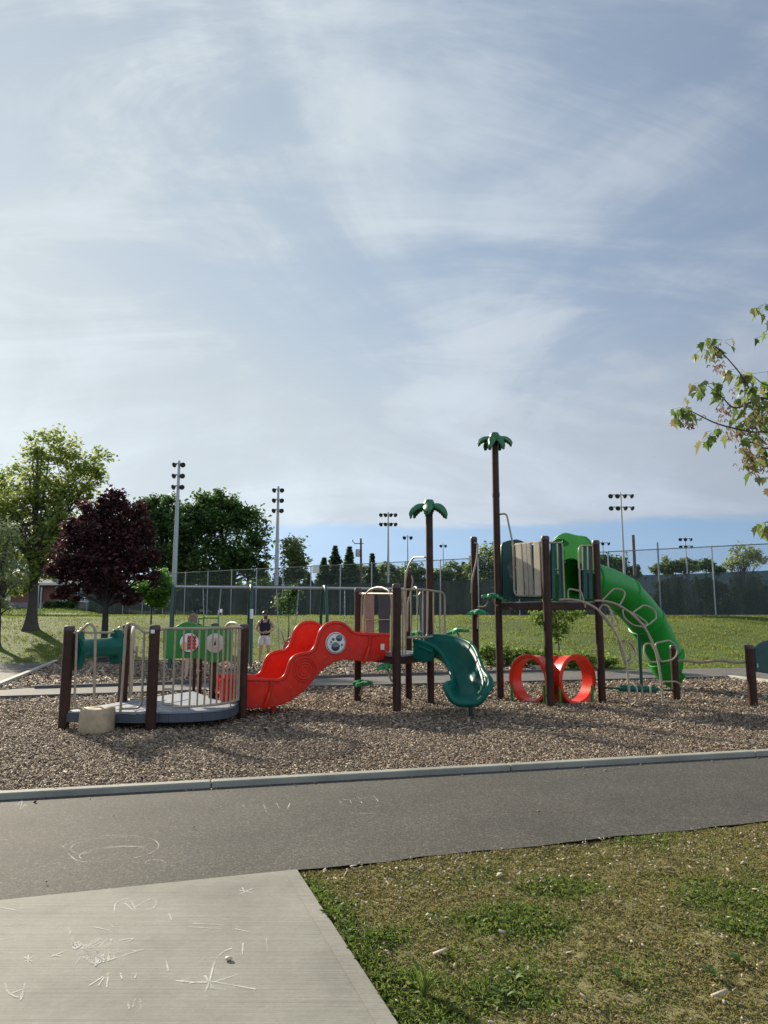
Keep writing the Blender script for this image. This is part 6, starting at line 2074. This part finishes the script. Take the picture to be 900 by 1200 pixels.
def swing(px0, px1, seat_z, label, kind, sway=0.0, off=0.0):
    a, b_ = swing_at(px0), swing_at(px1)
    c = (a + b_) / 2
    root = empty('swing', c, label, 'swing', 'swings hanging from the bar')
    fw = sperp * sway
    wd = (b_ - a).length
    k = min(1, .46 / wd)
    sa = c - sdir * wd * k / 2 + fw + Vector((0, 0, seat_z)); sb = c + sdir * wd * k / 2 + fw + Vector((0, 0, seat_z))
    for t_, s_ in ((a, sa), (b_, sb)):
        q = MB(); chain_links(q, t_ + Vector((0, 0, sz - .05)), s_ + Vector((0, 0, 0.0 if kind == 'belt' else 0.85)))
        q.build('chain', M['galv'], root)
    if kind == 'belt':
        q = MB(); rows = []
        for i in range(11):
            t_ = i / 10; p = sa.lerp(sb, t_) - Vector((0, 0, .16 * math.sin(math.pi * t_)))
            rows.append([p + sperp * .08, p + sperp * .03 - Vector((0, 0, .008)), p - sperp * .03 - Vector((0, 0, .008)), p - sperp * .08])
        q.grid(rows); q.build('belt_seat', M['black'], root, solid=.014)
    else:
        q = MB()
        for s_ in (sa, sb):
            q.tube([s_ + Vector((0, 0, .86)), s_ + Vector((0, 0, -.05)) + sperp * .05], .022, 8)
        q.tube([sa + Vector((0, 0, .82)), sb + Vector((0, 0, .82))], .022, 8); q.tube([sa + Vector((0, 0, .35)), sb + Vector((0, 0, .35))], .022, 8)
        q.tube([sa + Vector((0, 0, .80)) - sdir * .16, sa + Vector((0, 0, .80))], .02, 8)
        q.tube([sa + Vector((0, 0, .8)) - sdir * .16, sa + Vector((0, 0, -.02)) - sdir * .12], .02, 8)
        q.build('seat_frame', M['panel_green'], root)
        q = MB(); q.box((sa + sb) / 2 + Vector((0, 0, -.05)) + sperp * .1, (.5, .42, .06), rz=math.atan2(sdir.y, sdir.x)); q.build('seat', M['panel_green'], root, bevel=.02)
    return root
swing(238, 259, .72, 'green high-framed swing in the left bay of the swing set', 'frame')
swing(324, 350, .52, 'belt swing with a child on it, half hidden by the red slide', 'belt', .0)
swing(404, 421, .55, 'belt swing beside the left post of the slide platform', 'belt', .0)

# ================================================================== house
hz = 2.25; HY = 72
def HX(px): return P(px, 700, HY).x
def HZ(py): return P(50, py, HY).z
hx0, hx1 = HX(-90), HX(110)
house = empty('brick_house', ((hx0 + hx1) / 2, HY, hz - .3), 'single-storey red brick house with white windows behind the trees', 'house')
M['brick'] = None
m_, nt_, out_ = new_mat('red_brick')
tc_ = N(nt_, 'ShaderNodeTexCoord'); mp_ = N(nt_, 'ShaderNodeMapping'); mp_.inputs['Rotation'].default_value = (math.pi / 2, 0, 0); L(nt_, tc_.outputs['Object'], mp_.inputs['Vector'])
bk = N(nt_, 'ShaderNodeTexBrick'); bk.inputs['Scale'].default_value = 4.0
bk.inputs['Color1'].default_value = (0.21, 0.075, 0.05, 1); bk.inputs['Color2'].default_value = (0.16, 0.055, 0.04, 1); bk.inputs['Mortar'].default_value = (0.24, 0.2, 0.17, 1); bk.inputs['Mortar Size'].default_value = .012
L(nt_, mp_.outputs[0], bk.inputs['Vector'])
pb = N(nt_, 'ShaderNodeBsdfPrincipled'); pb.inputs['Roughness'].default_value = .85; L(nt_, bk.outputs[0], pb.inputs['Base Color']); L(nt_, pb.outputs[0], out_.inputs['Surface'])
M['brick'] = m_
M['stone'] = pmat('grey_stone_base', (0.2, 0.19, 0.18), .85, .35, 2.5, .5, 12)
M['shingle'] = pmat('grey_shingles', (0.14, 0.14, 0.145), .85, .25, 3, .4, 18)
M['glass'] = pmat('window_glass', (0.16, 0.18, 0.19), .12, .1, spec=.8)
M['door_brown'] = pmat('dark_brown_door', (0.03, 0.02, 0.018), .5)
ztop = HZ(685)
q = MB(); q.box(((hx0 + hx1) / 2, HY + 4, (hz - .3 + ztop) / 2), (hx1 - hx0, 8, ztop - hz + .3)); q.build('wall', M['brick'], house, smooth=False)
q = MB(); q.box(((hx0 + hx1) / 2, HY - .05, (hz - .3 + HZ(706)) / 2), (hx1 - hx0 + .02, .09, HZ(706) - hz + .3)); q.build('stone_base', M['stone'], house, smooth=False)
q = MB()
q.prism([(hx0 - .5, HY - .6, ztop), (hx0 - .5, HY + 8.6, ztop), (hx0 - .5, HY + 4, ztop + 1.6)], (hx1 - hx0 + 1.0, 0, 0))
rf = q.build('roof', M['shingle'], house, smooth=False)
q = MB(); q.box(((hx0 + hx1) / 2, HY - .62, ztop + .02), (hx1 - hx0 + 1, .06, .22)); q.build('fascia_board', M['white_cloth'], rf)
q = MB(); q.box((HX(30), HY + 4, ztop + 1.8), (.7, .7, 1.4)); q.build('chimney', M['brick'], rf)
for x0, x1, y0, y1 in ((68, 79, 691, 704.5), (91, 106, 690, 705), (-2, 12, 690, 703), (-40, -20, 690, 703)):
    q = MB(); xa, xb, za_, zb_ = HX(x0), HX(x1), HZ(y1), HZ(y0)
    for bx_ in (((xa + xb) / 2, za_, xb - xa + .16, .12), ((xa + xb) / 2, zb_, xb - xa + .16, .12)):
        q.box((bx_[0], HY - .06, bx_[1]), (bx_[2], .1, bx_[3]))
    for xx in (xa, (xa + xb) / 2 + .12, xb):
        q.box((xx, HY - .062, (za_ + zb_) / 2), (.1, .1, zb_ - za_ - .12))
    wdw = q.build('window', M['white'], house, smooth=False)
    q = MB(); q.box(((xa + xb) / 2, HY - .02, (za_ + zb_) / 2), (xb - xa - .02, .04, zb_ - za_ - .02)); q.build('pane', M['glass'], wdw, smooth=False)
q = MB(); q.box(((HX(43) + HX(50)) / 2, HY - .03, (hz + HZ(688)) / 2), (HX(50) - HX(43), .06, HZ(688) - hz)); dr = q.build('door', M['door_brown'], house)
q = MB(); q.sphere((HX(49), HY - .1, HZ(700)), .05, 8, 6); q.build('handle', M['galv'], dr)
q = MB(); q.beam((HX(48.5), HY - .7, hz - .2), (HX(48.5), HY - .7, ztop), .1, .1); q.build('porch_post', M['white_cloth'], house)
for px, w_, lb in ((83, 14, 'round dark shrub under the right window of the brick house'), (69, 10, 'smaller dark shrub under the middle window of the brick house'), (56, 9, 'dark shrub beside the door of the brick house')):
    shrub(px, HY - 2.2, w_, w_ * .9, lb, 'shrubs along the brick house', M['leaf_dark'], .22, per=14, leaves=30)

# white garden chair by the fence
cx_ = Vector(base_at(258, 54)); ch = empty('garden_chair', cx_, 'small white plastic chair in front of the windscreen fence', 'chair')
def Vc(t): return Vector(t) * .55
q = MB(); q.box(cx_ + Vc((0, 0, .42)), (.26, .25, .025)); q.build('seat', M['foam_white'], ch, bevel=.008)
q = MB(); q.prism([cx_ + Vc((-.23, .22, .42)), cx_ + Vc((.23, .22, .42)), cx_ + Vc((.20, .34, .88)), cx_ + Vc((-.20, .34, .88))], (0, .018, .003)); q.build('backrest', M['foam_white'], ch, bevel=.006)
for sx_ in (-.21, .21):
    for sy_ in (-.2, .2):
        q = MB(); q.tube([cx_ + Vc((sx_, sy_, .42)), cx_ + Vc((sx_ * 1.15, sy_ * 1.15, -.02))], .014, 8); q.build('leg', M['foam_white'], ch)
    q = MB(); q.tube(fillet([cx_ + Vc((sx_ * 1.1, -.2, .42)), cx_ + Vc((sx_ * 1.15, -.2, .65)), cx_ + Vc((sx_ * 1.1, .28, .65))], .08), .013, 8); q.build('armrest', M['foam_white'], ch)

# ================================================================== people
def skin_mesh(name, verts, edges, radii, mat, parent, root_i=0, sub=2):
    me = bpy.data.meshes.new(name)
    o0 = origin_of(parent)
    me.from_pydata([tuple(Vector(v) - o0) for v in verts], edges, [])
    o = bpy.data.objects.new(name, me); COL.objects.link(o); o.parent = parent
    o.modifiers.new('skin', 'SKIN').use_smooth_shade = True
    for i, sv in enumerate(me.skin_vertices[0].data):
        r = radii[i]; sv.radius = r if isinstance(r, tuple) else (r, r); sv.use_root = (i == root_i)
    m = o.modifiers.new('sub', 'SUBSURF'); m.levels = sub; m.render_levels = sub
    dg = bpy.context.evaluated_depsgraph_get()
    me2 = bpy.data.meshes.new_from_object(o.evaluated_get(dg))
    o.modifiers.clear(); o.data = me2; me2.name = name
    me2.materials.clear(); me2.materials.append(mat)
    return o

def person(base, facing, label, J, k=1.0, skin='skin', top=None, bottom=None, hair=None, beard=None, cap=None, shoes=None, group=None, bag=None):
    """J: joints in metres in the person's own axes (x right of the viewer when facing -y); facing: rotation about z"""
    root = empty('person', base, label, 'person', group)
    rot = Matrix.Rotation(facing, 3, 'Z'); B = Vector(base)
    def T(v): return B + rot @ (Vector(v) * k)
    V, E_, Rd = [], [], []
    def add(v, r, par=None):
        V.append(T(v)); Rd.append(r * k if not isinstance(r, tuple) else tuple(q * k for q in r))
        if par is not None: E_.append((par, len(V) - 1))
        return len(V) - 1
    pel = add(J['pelvis'], (.145, .11)); wst = add(J['waist'], (.13, .10), pel); che = add(J['chest'], (.155, .115), wst)
    nb = add(J['neckbase'], .07, che); nk = add(J['neck'], .056, nb); hd = add(J['head'], (.078, .09), nk); ht = add(J['headtop'], (.07, .08), hd)
    hv = Vector(J['head']); face = (Vector(J.get('look', (0, -1, 0)))).normalized()
    nose = add(hv + face * .105 + Vector((0, 0, -.005)), .014, hd)
    tips = {}
    for sname in ('L', 'R'):
        sh = add(J['sh' + sname], .062, che); el = add(J['el' + sname], .044, sh); wr = add(J['wr' + sname], .03, el)
        w_, e_ = Vector(J['wr' + sname]), Vector(J['el' + sname]); d = (w_ - e_).normalized()
        if 'hd' + sname in J: d = Vector(J['hd' + sname]).normalized()
        pm = add(w_ + d * .07, (.036, .02), wr)
        sd0 = d.cross(Vector((0, 1, .2))).normalized()
        for f_ in range(4):
            o_ = (f_ - 1.5) * .019; ln_f = (.078, .088, .082, .064)[f_]
            a = add(w_ + d * .105 + sd0 * o_, .010, pm); b2 = add(w_ + d * (.105 + ln_f * .55) + sd0 * o_ + Vector((0, -.008, -.01)), .009, a)
            add(w_ + d * (.105 + ln_f) + sd0 * o_ * .9 + Vector((0, -.018, -.022)), .008, b2)
        t1 = add(w_ + d * .05 - sd0 * .045, .012, pm); add(w_ + d * .09 - sd0 * .062, .010, t1)
        hp = add(J['hip' + sname], .098, pel); kn = add(J['kn' + sname], .062, hp); an = add(J['an' + sname], .04, kn)
        a_ = Vector(J['an' + sname]); fdir = Vector(J.get('foot' + sname, (0, -1, 0))).normalized()
        hl = add(a_ + Vector((0, 0, -.045)) - fdir * .03, .036, an); add(a_ + fdir * .16 + Vector((0, 0, -.058)), (.042, .024), hl)
    body = skin_mesh('body', V, E_, Rd, M[skin], root)
    # eyes, mouth
    sidev = face.cross(Vector((0, 0, 1))).normalized()
    for s_ in (-1, 1):
        q = MB(); q.sphere(T(hv + face * .083 + sidev * .032 * s_ + Vector((0, 0, .012))), .011 * k, 8, 6); q.build('eye', M['black'], body)
        q = MB(); q.sphere(T(hv - face * .005 + sidev * .083 * s_ + Vector((0, 0, -.005))), (.014 * k, .02 * k, .03 * k), 8, 6); q.build('ear', M[skin], body)
    q = MB(); q.sphere(T(hv + face * .083 + Vector((0, 0, -.05))), (.026 * k, .01 * k, .008 * k), 8, 6, rot=rot); q.build('mouth', M['pink'], body)
    if top:
        mat_, slv = top
        v = [T(J['pelvis']) + Vector((0, 0, -.07 * k)), T(J['waist']), T(J['chest']), T((Vector(J['chest']) * .45 + Vector(J['neckbase']) * .55))]
        e = [(0, 1), (1, 2), (2, 3)]; r = [(.20 * k, .17 * k), (.195 * k, .165 * k), (.20 * k, .16 * k), (.115 * k, .095 * k)]
        for s_ in ('L', 'R'):
            sv_ = Vector(J['sh' + s_]); ne = Vector(J['chest']).lerp(sv_, .78)
            v.append(T(ne + Vector((0, 0, .012)))); e.append((2, len(v) - 1)); r.append(.078 * k)
            if slv:
                v.append(T(sv_.lerp(Vector(J['el' + s_]), slv))); e.append((len(v) - 2, len(v) - 1)); r.append(.066 * k)
        shirt = skin_mesh('shirt', v, e, r, M[mat_], body)
        if not slv:
            for s_ in (-1, 1):
                cz = Vector(J['chest'])
                q = MB(); q.tube([T(p) for p in spl([cz + Vector((.085 * s_, -.115, .0)), cz + Vector((.105 * s_, -.095, .10)), cz + Vector((.115 * s_, -.01, .165)), cz + Vector((.105 * s_, .085, .10)), cz + Vector((.085 * s_, .105, .0))], 4)], .036, 8)
                q.build('strap', M[mat_], shirt)
    if bottom:
        mat_, frac = bottom
        v = [T(Vector(J['waist']).lerp(Vector(J['pelvis']), .6)), T(J['pelvis'])]; e = [(0, 1)]; r = [(.18 * k, .15 * k), (.185 * k, .155 * k)]
        for s_ in ('L', 'R'):
            h_ = Vector(J['hip' + s_]); kn_ = Vector(J['kn' + s_]); an_ = Vector(J['an' + s_])
            v.append(T(h_)); e.append((1, len(v) - 1)); r.append(.122 * k)
            if frac <= 1:
                v.append(T(h_.lerp(kn_, frac))); e.append((len(v) - 2, len(v) - 1)); r.append(.105 * k)
            else:
                v.append(T(kn_)); e.append((len(v) - 2, len(v) - 1)); r.append(.08 * k)
                v.append(T(kn_.lerp(an_, frac - 1))); e.append((len(v) - 2, len(v) - 1)); r.append(.062 * k)
        skin_mesh('shorts' if frac <= 1 else 'trousers', v, e, r, M[mat_], body, root_i=1)
    if hair:
        mat_, long_ = hair
        q = MB(); rows = []
        for i in range(9):
            th = math.pi * .56 * i / 8
            row = []
            for j in range(16):
                a = 2 * math.pi * j / 16
                dv = face * math.cos(a) + sidev * math.sin(a)
                fr_ = max(0, math.cos(a))
                th2 = th * (1 - .35 * fr_)
                p = hv + Vector((0, 0, .03)) + dv * (.104 * math.sin(th2)) * 1.02 + Vector((0, 0, .105 * math.cos(th2)))
                row.append(T(p))
            rows.append(row)
        q.grid(rows, closed_u=True)
        if long_:
            v0 = hv + Vector((0, 0, .03)); pts = [v0 - face * .05, v0 - face * .10 + Vector((0, 0, -.08)), v0 - face * .115 + Vector((0, 0, -.2)), v0 - face * .12 + Vector((0, 0, -.36)), v0 - face * .11 + Vector((0, 0, -.45))]
            for o_ in (-.07, -.035, 0, .035, .07):
                q.tube([T(p + sidev * o_ * (1 + .1 * i)) for i, p in enumerate(pts)], [.04 * k, .046 * k, .045 * k, .036 * k, .01 * k], 8)
        q.build('hair', M[mat_], body, angle=80)
    if beard:
        q = MB(); q.sphere(T(hv + face * .055 + Vector((0, 0, -.075))), (.062 * k, .05 * k, .058 * k), 12, 8, rot=rot); q.build('beard', M[beard], body)
    if cap:
        q = MB(); rows = []
        for i in range(7):
            th = math.pi * .48 * i / 6
            rows.append([T(hv + Vector((0, 0, .035)) + (face * math.cos(a) + sidev * math.sin(a)) * .103 * math.sin(th) + Vector((0, 0, .105 * math.cos(th)))) for a in np.linspace(0, 2 * math.pi, 18)[:-1]])
        q.grid(rows, closed_u=True)
        q.grid([[T(hv - face * (.09 + .07 * t_ * math.cos(a)) + sidev * .075 * math.sin(a) + Vector((0, 0, .03))) for a in np.linspace(-1.4, 1.4, 9)] for t_ in (0, 1)])
        q.build('cap', M[cap], body, solid=.008)
    if shoes:
        for s_ in ('L', 'R'):
            a_ = Vector(J['an' + s_]); fdir = Vector(J.get('foot' + s_, (0, -1, 0))).normalized()
            q = MB(); ang = math.atan2(fdir.y, fdir.x)
            q.sphere(T(a_ + fdir * .06 + Vector((0, 0, -.05))), (.135 * k, .055 * k, .045 * k), 12, 8, rot=rot @ Matrix.Rotation(ang, 3, 'Z')); q.build('shoe', M[shoes], body)
    return root

def stand(**kw):
    J = dict(pelvis=(0, 0, .96), waist=(0, 0, 1.10), chest=(0, .0, 1.30), neckbase=(0, .01, 1.45), neck=(0, 0, 1.52), head=(0, -.015, 1.62), headtop=(0, -.005, 1.69),
             shL=(-.19, .0, 1.40), elL=(-.26, .03, 1.13), wrL=(-.22, -.06, .90), shR=(.19, .0, 1.40), elR=(.26, .03, 1.13), wrR=(.22, -.06, .90),
             hipL=(-.095, 0, .90), knL=(-.11, -.02, .50), anL=(-.12, .02, .085), hipR=(.095, 0, .90), knR=(.11, -.02, .50), anR=(.12, .02, .085))
    J.update(kw); return J
mb_ = Vector(base_at(311, 24.6)); mb_.z = max(0.0, mb_.z) + .02
person(mb_, R(6), 'bearded man in a navy tank top and pale shorts standing by the swings', stand(
    elL=(-.29, .06, 1.14), wrL=(-.11, -.17, 1.03), hdL=(.8, -.4, .1), elR=(.28, .06, 1.15), wrR=(.10, -.17, 1.04), hdR=(-.8, -.4, .1),
    knL=(-.13, -.02, .50), anL=(-.17, .03, .085), knR=(.12, -.02, .5), anR=(.13, .05, .085), footL=(-.3, -1, 0), footR=(.3, -1, 0), look=(.35, -.94, -.05)),
    1.0, top=('navy', 0), bottom=('white_cloth', .82), hair=('brown_hair', False), beard='brown_hair', cap='black', shoes='white')
wb = G(226, 795)
person(wb, R(200), 'woman with long blond hair in a dark top behind the green panel', stand(
    chest=(.02, -.08, 1.28), neckbase=(.02, -.12, 1.42), neck=(.02, -.15, 1.48), head=(.02, -.18, 1.58), headtop=(.02, -.18, 1.65), shL=(-.17, -.08, 1.37), shR=(.20, -.08, 1.37),
    elL=(-.26, -.18, 1.14), wrL=(-.22, -.38, 1.02), elR=(.27, -.16, 1.13), wrR=(.2, -.38, 1.0), knL=(-.14, -.10, .5), anL=(-.16, .05, .085), knR=(.16, .02, .5), anR=(.2, .25, .085), look=(-.3, -.95, -.2)),
    .98, top=('black_cloth', .5), bottom=('white_cloth', .55), hair=('blond', True), shoes='white')
def seated(**kw):
    J = dict(pelvis=(0, 0, .10), waist=(0, .03, .24), chest=(0, .05, .42), neckbase=(0, .05, .56), neck=(0, .03, .62), head=(0, 0, .73), headtop=(0, 0, .80),
             shL=(-.16, .05, .52), elL=(-.24, .0, .42), wrL=(-.2, -.08, .6), shR=(.16, .05, .52), elR=(.24, .0, .42), wrR=(.2, -.08, .6),
             hipL=(-.085, -.02, .06), knL=(-.11, -.40, .08), anL=(-.11, -.62, -.2), hipR=(.085, -.02, .06), knR=(.11, -.40, .08), anR=(.11, -.62, -.2))
    J.update(kw); return J
c1_ = swing_at(345); s1_ = (swing_at(324) + swing_at(350)) / 2
person(Vector((s1_.x, s1_.y, .40)), R(14), 'child in red on the belt swing, mostly hidden by the red slide', seated(
    chest=(.10, .08, .36), neckbase=(.14, .1, .48), neck=(.16, .08, .53), head=(.19, .06, .60), headtop=(.2, .06, .66), shL=(-.04, .06, .47), shR=(.26, .08, .46), elL=(-.14, .0, .62), wrL=(-.20, -.04, .80), hdL=(-.2, 0, 1)),
    .72, top=('red_cloth', .5), bottom=('pink', .8), hair=('brown_hair', False))
c2_ = (swing_at(404) + swing_at(421)) / 2
person(Vector((c2_.x, c2_.y, .44)), R(14), 'child with brown hair on the swing, head just above the red slide', seated(), .8, top=('black_cloth', .5), bottom=('navy', .9), hair=('brown_hair', False))

# ================================================================== foreground maple at the right edge
MYt = 4.7
mx0 = Vector((3.75, 5.0, -.02))
mt = empty('silver_maple', mx0, 'maple tree at the right edge with drooping leaves and pinkish seed keys', 'tree')
q = MB()
tr = spl([mx0 - Vector((0, 0, .1)), mx0 + Vector((.02, 0, 1.2)), mx0 + Vector((-.02, .02, 2.4)), mx0 + Vector((.03, 0, 3.8)), mx0 + Vector((0, 0, 5.2))], 6)
q.tube(tr, [.085 * (1 - .75 * i / (len(tr) - 1)) for i in range(len(tr))], 12)
def MP(px, py, Y=MYt): return P(px, py, Y)
twigs = [  # (pixel, depth) polylines from the trunk outwards
    [(960, 530, 4.95), (905, 508, 4.8), (880, 506, 4.7), (842, 497, 4.65), (814, 484, 4.6), (800, 478, 4.6)],
    [(950, 505, 4.95), (912, 480, 4.85), (884, 462, 4.75), (866, 436, 4.7), (845, 412, 4.7), (833, 402, 4.7)],
    [(890, 466, 4.76), (862, 478, 4.7), (845, 464, 4.7), (830, 452, 4.7)],
    [(960, 570, 4.9), (920, 540, 4.8), (890, 535, 4.7), (878, 548, 4.7)],
    [(950, 470, 4.95), (915, 455, 4.9), (895, 450, 4.85), (882, 440, 4.8)],
    [(960, 400, 4.9), (920, 372, 4.8), (896, 356, 4.8)],
    [(960, 630, 4.9), (925, 612, 4.8), (896, 612, 4.8)],
    [(914, 482, 4.85), (896, 492, 4.8), (885, 500, 4.75), (872, 520, 4.7)],
    [(950, 505, 4.9), (905, 525, 4.75), (885, 520, 4.75), (868, 515, 4.75)],
    [(950, 450, 5.1), (915, 470, 5.0), (890, 490, 4.95)],
]
nodes = []
for tw in twigs:
    pts = spl([MP(*t_) for t_ in tw], 5)
    st = min(tr, key=lambda p: (p - (pts[0] + Vector((0, 0, -.25)))).length)
    full = spl([st, st.lerp(pts[0], .6) + Vector((0, 0, .05)), pts[0]], 4)[:-1] + pts
    q.tube(full, [.010 * (1 - .9 * i / (len(full) - 1)) + .0012 for i in range(len(full))], 6)
    nodes.append(pts)
outer_ends = []
for k_ in range(16):
    h_ = 1.9 + 3.2 * k_ / 15
    a_ = R(-75 + 150 * ((k_ * 0.618) % 1.0)); l_ = random.uniform(.8, 1.35) * (1.25 - .12 * k_ / 4)
    st = mx0 + Vector((0, 0, h_)); e_ = st + Vector((math.cos(a_) * l_, math.sin(a_) * l_, l_ * .55))
    cv = spl([st, st.lerp(e_, .5) + Vector((0, 0, -.04)), e_], 5)
    q.tube(cv, [.013 * (1 - .85 * i / (len(cv) - 1)) + .001 for i in range(len(cv))], 6)
    outer_ends += [(cv[-1], 12, .10), (cv[6], 8, .10)]
q.build('trunk', M['bark'], mt, angle=70)
# palmate leaf outline, five pointed lobes
lob = [(0, 0), (.13, -.03), (.27, -.02), (.24, .10), (.40, .22), (.29, .28), (.38, .50), (.25, .47), (.17, .58), (.11, .72), (.05, .88), (0, 1.0)]
lob = lob + [(-a_, b_) for a_, b_ in lob[-2:0:-1]]
LV = []
def maple_leaf(p, sz, dirv):
    d = Vector(dirv).normalized(); s = d.cross(Vector((random.uniform(-1, 1), random.uniform(-1, 1), random.uniform(-.3, 1)))).normalized(); nn = s.cross(d)
    fold = random.uniform(.2, .8)
    return [p + d * (b_ * sz) + s * (a_ * sz) + nn * (abs(a_) * fold * sz - b_ * b_ * .15 * sz) for a_, b_ in lob]
leafb, keyb = MB(), MB()
def leaf_group(c, n, rad, szr=(.06, .105)):
    for _ in range(n):
        p = c + Vector((random.gauss(0, rad), random.gauss(0, rad), random.gauss(0, rad * .8)))
        d = Vector((random.uniform(-.8, .7), random.uniform(-.8, .8), random.uniform(-1.6, -.5)))
        L_ = maple_leaf(p + d.normalized() * .02, random.uniform(*szr), d)
        leafb.add([c_ for c_ in [L_[0] + (L_[12 - 1] - L_[0]) * .45] + L_], [(0, i + 1, (i + 1) % len(L_) + 1) for i in range(len(L_))])
        leafb.tube([c.lerp(p, .2), p + d.normalized() * .02], .0013, 4, caps=False)
def keys(c, n, rad):
    for _ in range(n):
        p = c + Vector((random.gauss(0, rad), random.gauss(0, rad), random.gauss(-.02, rad)))
        for s_ in (-1, 1):
            d = Vector((s_ * .5 + random.uniform(-.3, .3), random.uniform(-.4, .4), -1)).normalized(); w_ = d.cross(Vector((random.uniform(-1, 1), 1, 0))).normalized()
            l = random.uniform(.018, .03)
            keyb.add([p, p + d * l * .3 + w_ * .004, p + d * l + w_ * .006, p + d * l * 1.05 - w_ * .002, p + d * l * .4 - w_ * .003], [(0, 1, 2, 3, 4)])
for (px, py, Yq, n_, rr) in ((800, 478, 4.6, 12, .04), (792, 482, 4.6, 6, .03), (836, 505, 4.65, 7, .04), (833, 404, 4.7, 10, .04), (824, 408, 4.7, 5, .03), (848, 400, 4.7, 5, .04), (842, 425, 4.7, 3, .03), (828, 450, 4.7, 7, .045), (818, 448, 4.7, 5, .03), (843, 452, 4.7, 5, .03), (848, 462, 4.7, 3, .03),
    (875, 440, 4.75, 9, .05), (868, 432, 4.75, 6, .04), (880, 460, 4.75, 10, .05), (885, 475, 4.75, 12, .05), (872, 470, 4.75, 6, .04), (868, 492, 4.7, 9, .05), (888, 495, 4.75, 12, .05), (870, 510, 4.7, 4, .05), (892, 515, 4.7, 5, .05), (878, 528, 4.7, 4, .04), (880, 548, 4.7, 4, .03), (872, 548, 4.7, 2, .03), (895, 540, 4.7, 3, .04),
    (896, 356, 4.8, 6, .03), (893, 362, 4.8, 3, .03), (896, 612, 4.8, 7, .03), (892, 620, 4.8, 3, .03), (897, 455, 4.85, 9, .05), (905, 480, 4.85, 14, .07), (915, 510, 4.8, 14, .08), (915, 440, 4.85, 14, .08), (930, 380, 4.9, 20, .12), (935, 560, 4.9, 20, .12), (940, 470, 5.0, 24, .15), (900, 385, 5.0, 0, .1)):
    if n_: leaf_group(MP(px, py, Yq), int(n_ * 0.8 + .5), rr)
for c_, n_, rr in outer_ends: leaf_group(c_, n_, rr)
leaf_group(mx0 + Vector((0, 0, 5.2)), 40, .22)
for (px, py, Yq, n_, rr) in ((806, 488, 4.6, 26, .03), (838, 408, 4.7, 24, .035), (850, 478, 4.7, 34, .035), (843, 425, 4.7, 14, .025), (882, 490, 4.7, 40, .05), (890, 480, 4.75, 30, .05), (885, 520, 4.7, 50, .06), (878, 535, 4.7, 30, .05), (893, 545, 4.7, 26, .04), (870, 500, 4.7, 20, .04), (865, 440, 4.75, 10, .03), (855, 505, 4.7, 18, .03)):
    keys(MP(px, py, Yq), n_, rr)
M['leaf_near'] = leafmat('maple_leaves', [(0.10, 0.165, 0.03), (0.135, 0.21, 0.045), (0.18, 0.25, 0.07), (0.23, 0.27, 0.10), (0.21, 0.17, 0.08)], 0.42, 0.5, 0.4)
M['keys'] = leafmat('seed_keys', [(0.20, 0.11, 0.085), (0.30, 0.19, 0.13), (0.22, 0.2, 0.09)], 0.6, 0.35)
leafb.build('crown', M['leaf_near'], mt, smooth=False, recalc=False)
set_kind(keyb.build('seed_keys', M['keys'], mt, smooth=False, recalc=False), 'stuff')
